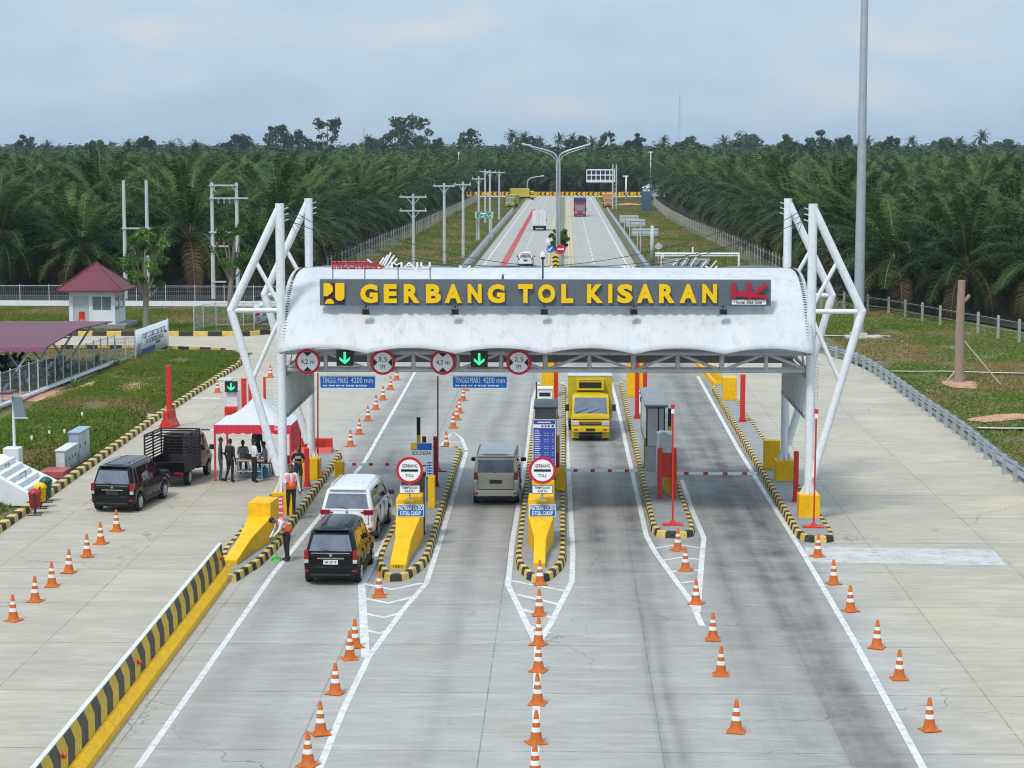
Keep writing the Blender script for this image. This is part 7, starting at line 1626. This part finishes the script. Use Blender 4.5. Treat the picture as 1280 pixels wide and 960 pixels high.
for k, (x, y) in enumerate(indiv):
    if (x, y) in rowsL: lab = 'big oil palm in the front row behind the left steel fence, %s from the left' % ORD[min(19, rowsL.index((x, y)))]; grp = 'front row oil palms'
    elif (x, y) in rowsR: lab = 'big oil palm at the front of the right plantation, %s from the left' % ORD[min(19, rowsR.index((x, y)))]; grp = 'front row oil palms'
    elif x < 0: band = 'second rows' if y < 240 else 'middle rows' if y < 320 else 'back rows'; lab = 'oil palm in the %s of the plantation left of the motorway' % band; grp = 'left plantation oil palms, '+band
    else: band = 'second rows' if y < 240 else 'middle rows' if y < 320 else 'back rows'; lab = 'oil palm in the %s of the plantation right of the motorway' % band; grp = 'right plantation oil palms, '+band
    ti = rgp.integers(0, 3); r = thing('oil_palm', lab, 'oil palm', (x, y, 0), rgp.uniform(0, 6.28), grp); s = rgp.uniform(.82, 1.13)
    if y > 200: s *= 1+.08*(rgp.random()-.3)
    r.scale = (s, s, s*rgp.uniform(.95, 1.06))
    o = bpy.data.objects.new('trunk', trunks[ti]); COL.objects.link(o); o.parent = r
    o = bpy.data.objects.new('crown', near_me[rgp.integers(0, 5)]); COL.objects.link(o); o.parent = r; o.location = (0, 0, th_[ti]); o.rotation_euler = (rgp.uniform(-.06, .06), rgp.uniform(-.06, .06), 0)
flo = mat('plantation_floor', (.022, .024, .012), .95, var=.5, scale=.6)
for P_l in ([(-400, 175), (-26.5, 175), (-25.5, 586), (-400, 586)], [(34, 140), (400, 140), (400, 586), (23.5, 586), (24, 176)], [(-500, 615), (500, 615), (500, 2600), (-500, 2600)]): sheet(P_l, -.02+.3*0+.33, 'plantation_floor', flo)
# the rest of the plantation as one object
def merged(name, plist, protos, hr, sr):
    Vs = []; Fs_ = []; Ms = []; o = 0
    for (x, y) in plist:
        V, f, m = protos[rgp.integers(0, len(protos))]; a = rgp.uniform(0, 6.28); s = rgp.uniform(*sr); c, sn = cos(a), sin(a); h = rgp.uniform(*hr)
        W = np.empty_like(V); W[:, 0] = (V[:, 0]*c-V[:, 1]*sn)*s+x; W[:, 1] = (V[:, 0]*sn+V[:, 1]*c)*s+y; W[:, 2] = V[:, 2]*s+h
        Vs.append(W); Fs_.append(f+o); Ms.append(m); o += len(V)
    return np_mesh(name, np.concatenate(Vs), np.concatenate(Fs_), np.concatenate(Ms), LM2)
LM2 = [leafmat('far_frond', (.022, .054, .012), .55, .2, False, .09), leafmat('far_frond_young', (.055, .112, .016), .55, .2, False, .09), leafmat('far_frond_old', (.05, .065, .020), .5, .2, False, .09), mat('palm_rachis', (.17, .18, .08), .6), palm_bark]
def proto(nf, npair, lw, ll, seed, rach=False, trunk=True):
    V, f, m = crown(nf, npair, lw, ll, seed, rach=rach)
    if trunk:
        n0 = len(V); T = np.array([(.5*cos(a), .5*sin(a), z) for z in (-5.5, 0) for a in (0, 1.57, 3.14, 4.71)]); V = np.concatenate([V, T]); f = list(f)+[(n0+k, n0+(k+1) % 4, n0+4+(k+1) % 4, n0+4+k) for k in range(4)]; m = list(m)+[4]*4
    return V, np.asarray(f, dtype=np.int32), np.asarray(m, dtype=np.int32)
mid = [proto(28, 12, .30, 1.25, s, True) for s in (11, 12, 13)]; low = [proto(20, 7, .5, 1.5, s) for s in (21, 22, 23)]; vlow = [proto(14, 4, .9, 1.9, s) for s in (31, 32, 33)]
a_ = [q for q in rest if q[1] < 680]; b_ = [q for q in rest if q[1] >= 680]
c_ = []
for y in np.arange(900, 1700, 12.):
    for x in np.arange(-.285*y, .235*y, 12.5): c_.append((x+rgp.uniform(-4, 4), y+rgp.uniform(-4, 4)))
def link_stuff(me, label, cat, name):
    o = bpy.data.objects.new(name, me); COL.objects.link(o); tag(o, label, cat, kind='stuff'); return o
link_stuff(merged('plantation', a_, mid, (4.4, 5.6), (.92, 1.1)), 'dense dark green mass of oil palms farther down both sides of the motorway', 'oil palm mass', 'plantation_mass')
link_stuff(merged('plantation', b_, low, (4.8, 6.8), (.95, 1.2)), 'distant dark oil palm mass behind the far junction', 'oil palm mass', 'plantation_mass')
link_stuff(merged('plantation', c_, vlow, (5.5, 9.5), (1.0, 1.35)), 'hazy oil palm tops stretching towards the horizon', 'oil palm mass', 'plantation_mass')
# broadleaf crowns
def leafy(center, R, nclump, nleaf, size, seed, flat=.75, mat_n=2):
    rg = np.random.default_rng(seed); V = []; Fq = []; M = []; o = 0; C = []
    for k in range(nclump):
        d = rg.normal(size=3); d /= np.linalg.norm(d); rr = rg.uniform(.35, 1.)**.6; c = np.array([d[0]*R[0]*rr, d[1]*R[1]*rr, d[2]*R[2]*rr*flat]); C.append(c+np.array(center)); cr_ = rg.uniform(.18, .36)*R[0]; mi = rg.integers(0, mat_n)
        p = rg.normal(size=(nleaf, 3)); p /= np.linalg.norm(p, axis=1)[:, None]; p *= (rg.uniform(.3, 1, size=(nleaf, 1)))**.5*cr_; p[:, 2] *= .7; p += c+np.array(center)
        for q in p:
            a = rg.normal(size=3); a /= np.linalg.norm(a); b = np.cross(a, rg.normal(size=3)); b /= max(1e-6, np.linalg.norm(b)); s = size*rg.uniform(.6, 1.3)
            V += [q-a*s*.5, q+b*s*.28, q+a*s*.6, q-b*s*.28]; Fq.append((o, o+1, o+2, o+3)); M.append(mi); o += 4
    return V, Fq, M, C
BL_ = [leafmat('leaf_dark', (.030, .060, .022), .35, .15, True, .2), leafmat('leaf_mid', (.045, .085, .025), .35, .15, True, .2)]
def broadleaf(name, label, x, y, h, rx, trunk_h, nclump, nleaf, size, seed, cat='tree', flat=.8, mats=None, tr=.3, group=None, lean=0):
    r = thing(name, label, cat, (x, y, 0), 0, group); rz = (h-trunk_h)/2/flat*1.0; V, f, m, C = leafy((lean, 0, h-(h-trunk_h)/2), (rx, rx, (h-trunk_h)/2/flat), nclump, nleaf, size, seed, flat)
    me = np_mesh('crown', np.array(V), f, m, mats or BL_); o = bpy.data.objects.new('crown', me); COL.objects.link(o); o.parent = r
    m_ = MB(); fork = trunk_h*1.0; m_.path([(0, 0, -.2), (lean*.2, 0, fork*.5), (lean*.5, 0, fork), (lean, 0, h*.8)], [tr, tr*.85, tr*.7, tr*.2], 8)
    for k, c in enumerate(C[:9]): m_.path([(lean*.4, 0, fork*random.uniform(.75, 1.)), tuple((np.array([lean*.5, 0, fork])+c)/2+np.array([0, 0, -.05*h])), tuple(c)], [tr*.4, tr*.25, tr*.08], 5)
    m_.build('trunk', bark, r, smooth=True); return r
g1 = [leafmat('leaf_bright', (.085, .17, .03), .4, .3, True, .8), leafmat('leaf_green', (.05, .12, .025), .4, .3, True, .8)]
p = G(183, 412); broadleaf('small_tree', 'young leafy tree with a thick grey trunk behind the banner', p.x, p.y, 7.2, 1.7, 2.6, 30, 90, .24, 41, mats=g1, tr=.27)
p = G(287, 405); broadleaf('small_tree', 'pollarded tree with a pale trunk between the concrete poles and the left mast', p.x, p.y, 7.8, 1.6, 3.8, 24, 80, .22, 42, mats=g1, tr=.25, lean=.4)
p = G(696, 321); broadleaf('median_bush', 'bright green bush in the motorway median behind the lamp', -.8, 252, 3.6, 1.15, .5, 34, 90, .28, 43, cat='bush', mats=g1, tr=.1)
sky_tr = [(409, 144, 17, .55, 'tall open crowned tree rising highest on the left skyline'), (508, 146, 30, .35, 'broad dark tree forming the biggest clump on the skyline'), (348, 158, 17, .4, 'dark rounded tree on the skyline left of the tallest one'), (30, 171, 14, .5, 'low wide tree at the far left of the skyline'), (298, 169, 20, .4, 'rounded bushy tree on the left skyline above the electricity poles'),
          (588, 163, 15, .6, 'thin sparse tree on the skyline left of the median lamp'), (760, 167, 15, .6, 'flat topped hazy tree on the skyline right of the median lamp'), (793, 170, 14, .35, 'round dark tree on the skyline above the sign gantry'), (930, 166, 24, .4, 'wide dark tree clump on the skyline right of the thin tower'), (1022, 166, 20, .4, 'pale topped tree on the skyline left of the high mast'), (1180, 173, 18, .4, 'low bluish tree clump on the right skyline'), (375, 167, 20, .35, 'low bushy tree between the two tallest trees of the left skyline'), (1055, 170, 16, .4, 'rounded tree just left of the high mast on the skyline'), (182, 174, 14, .4, 'small round tree on the left skyline above the transformer'),
          (120, 177, 16, .4, 'low tree on the skyline above the guard house'), (470, 171, 16, .35, 'low dark tree beside the biggest skyline clump'), (545, 175, 14, .35, 'low dark tree right of the biggest skyline clump'), (860, 174, 18, .35, 'low tree left of the wide clump on the right skyline'), (985, 172, 16, .35, 'low tree right of the wide clump on the right skyline'), (1110, 173, 16, .35, 'low tree just right of the high mast'), (1255, 174, 16, .35, 'low tree at the far right of the skyline'), (660, 173, 16, .4, 'low tree behind the left arm of the median lamp'), (720, 172, 16, .4, 'low tree behind the right arm of the median lamp')]
for k, (px, pt, hw, sp, lab) in enumerate(sky_tr):
    Y = 930+(k*37) % 160; q = A(px, pt, Y); rx = hw*Y/F; sparse = sp > .5
    broadleaf('skyline_tree', lab, q.x, Y, q.z+1, rx, q.z*(.42 if sparse else .3), 30 if sparse else 44, 30 if sparse else 60, 1.5, 60+k, tr=.7, flat=.8)
# tall coconut palms sticking out of the skyline
cp = proto(22, 7, .9, 1.6, 77, True, False); cme = np_mesh('crown', cp[0]*.55, cp[1], cp[2], LM2)
for k, (px, pt) in enumerate(((640, 164), (655, 166), (700, 168), (716, 168), (1228, 164), (160, 176), (740, 172), (1140, 171), (245, 177), (1085, 172), (580, 173), (830, 171), (905, 171), (1200, 172), (675, 172), (60, 177), (215, 177), (460, 170))):
    Y = 820+(k*53) % 200; q = A(px, pt, Y); r = thing('coconut_palm', 'slender palm standing above the treeline, %s of the skyline palms' % ORD[k], 'palm', (q.x, Y, 0), k, 'skyline palms'); m_ = MB(); m_.path([(0, 0, 0), (.4, 0, q.z*.5), (0, 0, q.z-2)], [.3, .2, .15], 6); m_.build('trunk', bark, r); o = bpy.data.objects.new('crown', cme); COL.objects.link(o); o.parent = r; o.location = (0, 0, q.z-2.6)
# far forest mass
Vf = []; Ff = []; Mf = []; o_ = 0; rg = np.random.default_rng(3)
for k in range(620):
    y = rg.uniform(1500, 3200); x = rg.uniform(-.29, .24)*y; h = rg.uniform(12, 15+y*.0035); V, f, m, C = leafy((x, y, h*.6), (rg.uniform(6, 12),)*2+(h*.42,), 7, 12, 4.2, int(rg.integers(1e6)), .95)
    Vf += V; Ff += [tuple(i+o_ for i in q) for q in f]; Mf += m; o_ += len(V)
link_stuff(np_mesh('forest', np.array(Vf), Ff, Mf, BL_), 'hazy bluish belt of distant forest along the horizon', 'forest', 'forest_mass')
# radio towers
for px, pt, hw, lab in ((849.5, 119, .7, 'thin radio tower rising above the right skyline'), (455, 160, .5, 'faint thin mast on the left skyline between the tall trees')):
    Y = 1400; q = A(px, pt, Y); r = thing('radio_tower', lab, 'radio tower', (q.x, Y, 0)); m_ = MB()
    for k in range(3): a = 2*pi*k/3; m_.tube((hw*cos(a), hw*sin(a), 0), (hw*.5*cos(a), hw*.5*sin(a), q.z), .14, n=4)
    for k in range(24): z = q.z*k/24; m_.tube((hw*.8*cos(k), hw*.8*sin(k), z), (hw*.8*cos(k+2.1), hw*.8*sin(k+2.1), z+q.z/24), .08, n=3)
    m_.build('lattice', lgrey, r); m_ = MB(); m_.tube((0, 0, q.z), (0, 0, q.z+3), .08, n=4); m_.build('antenna', lgrey, r)
# small yuccas by the fence
for k, (px, py) in enumerate(((94, 487), (146, 458), (76, 452), (121, 452), (58, 480), (117, 462))):
    p = G(px, py); r = thing('agave_plant', 'spiky pale green plant by the mesh fence, %s of the row' % ORD[k], 'plant', zg(p), 0, 'spiky plants by the mesh fence'); m_ = MB(); random.seed(k)
    for j in range(26): a = random.uniform(0, 6.28); e = random.uniform(.4, 1.3); L_ = random.uniform(.5, .9); d = Vector((cos(a)*cos(e), sin(a)*cos(e), sin(e))); s = Vector((-sin(a), cos(a), 0))*.04; m_.add([-s, s, d*L_*.6+s, d*L_*.6-s, d*L_+Vector((0, 0, -.1))], [(0, 1, 2, 3), (3, 2, 4)])
    m_.build('leaves', mat('yucca', (.16, .24, .08), .6), r)
# grass tufts on both verges
def tufts(n, xr, yr, label, cols, seed, hh=(.04, .13), cond=None, name='grass_tufts'):
    rg = np.random.default_rng(seed); x = rg.uniform(*xr, n); y = rg.uniform(*yr, n); keep = np.array([mn.noise(Vector((a*.5, b*.35, seed))) > -.35+rg.uniform(-.3, .3)*.9 and (cond is None or cond(a, b)) for a, b in zip(x, y)]); x, y = x[keep], y[keep]; n = len(x)
    z = np.array([ground_z(a, b) for a, b in zip(x, y)]); B = 4; V = np.empty((n, B, 3, 3)); 
    for k in range(B):
        a = rg.uniform(0, 6.28, n); h = rg.uniform(*hh, n); w = rg.uniform(.02, .045, n); ox, oy = rg.uniform(-.08, .08, n), rg.uniform(-.08, .08, n); lx, ly = rg.uniform(-.09, .09, n), rg.uniform(-.09, .09, n)
        V[:, k, 0] = np.stack([x+ox-w*np.cos(a), y+oy-w*np.sin(a), z-.02], 1); V[:, k, 1] = np.stack([x+ox+w*np.cos(a), y+oy+w*np.sin(a), z-.02], 1); V[:, k, 2] = np.stack([x+ox+lx, y+oy+ly, z+h], 1)
    nzv = np.repeat(np.array([mn.noise(Vector((a*.22, b*.13, 7.7+seed))) for a, b in zip(x, y)]), B); rr = rg.uniform(-.25, .25, n*B); MI = np.where(nzv+rr > (.20 if seed == 1 else .02), 2, np.where(rr > 0, 0, 1)); idx = np.arange(n*B*3).reshape(-1, 3); f = np.concatenate([idx, idx[:, 2:3]], 1); link_stuff(np_mesh('grass', V.reshape(-1, 3), f, MI.astype(np.int32), cols), label, 'grass', name)
GC = [mat('blade_green', (.145, .205, .030), .8, var=.3, spec=.1), mat('blade_dark', (.095, .145, .02), .8, var=.3, spec=.1), mat('blade_dry', (.25, .19, .075), .8, var=.3, spec=.1)]
tufts(70000, (-27, -19.8), (72, 131), 'short uneven grass on the left bank', GC, 1)
tufts(75000, (18.3, 34), (78, 168), 'short patchy grass on the right verge', GC, 2, (.03, .10), lambda a, b: a < .235*b)
tufts(16000, (-40, -27.6), (98, 134), 'thin trodden grass under and around the parking shelter', GC, 6, (.03, .09))
tufts(34000, (-49, -19), (144, 170), 'thin grass in front of the left steel fence', GC, 3, (.05, .14))
tufts(30000, (-23, -11.3), (195, 586), 'rough grass on the left slope of the motorway', GC, 4, (.1, .35)); tufts(30000, (9.3, 21), (195, 586), 'rough grass on the right slope of the motorway', GC, 5, (.1, .35))
tufts(420, (19, 33), (95, 165), 'scattered pale dry weeds and litter on the right verge', [mat('pale_weed', (.42, .40, .34), .8)]*3, 8, (.05, .12), lambda a, b: a < .235*b, 'dry_weeds')
# ---------------- haze ----------------
m = bpy.data.materials.new('haze'); m.use_nodes = True; n = m.node_tree.nodes; l = m.node_tree.links; n.remove(n['Principled BSDF']); pv = n.new('ShaderNodeVolumePrincipled'); pv.inputs['Color'].default_value = (.62, .74, .88, 1); pv.inputs['Density'].default_value = HAZE_D; pv.inputs['Anisotropy'].default_value = .2
l.new(pv.outputs[0], n['Material Output'].inputs['Volume'])
o = MB().box(-3000, 3000, -60, 6800, -1.1, 72).build('haze', m); tag(o, kind='stuff'); o.display_type = 'WIRE'
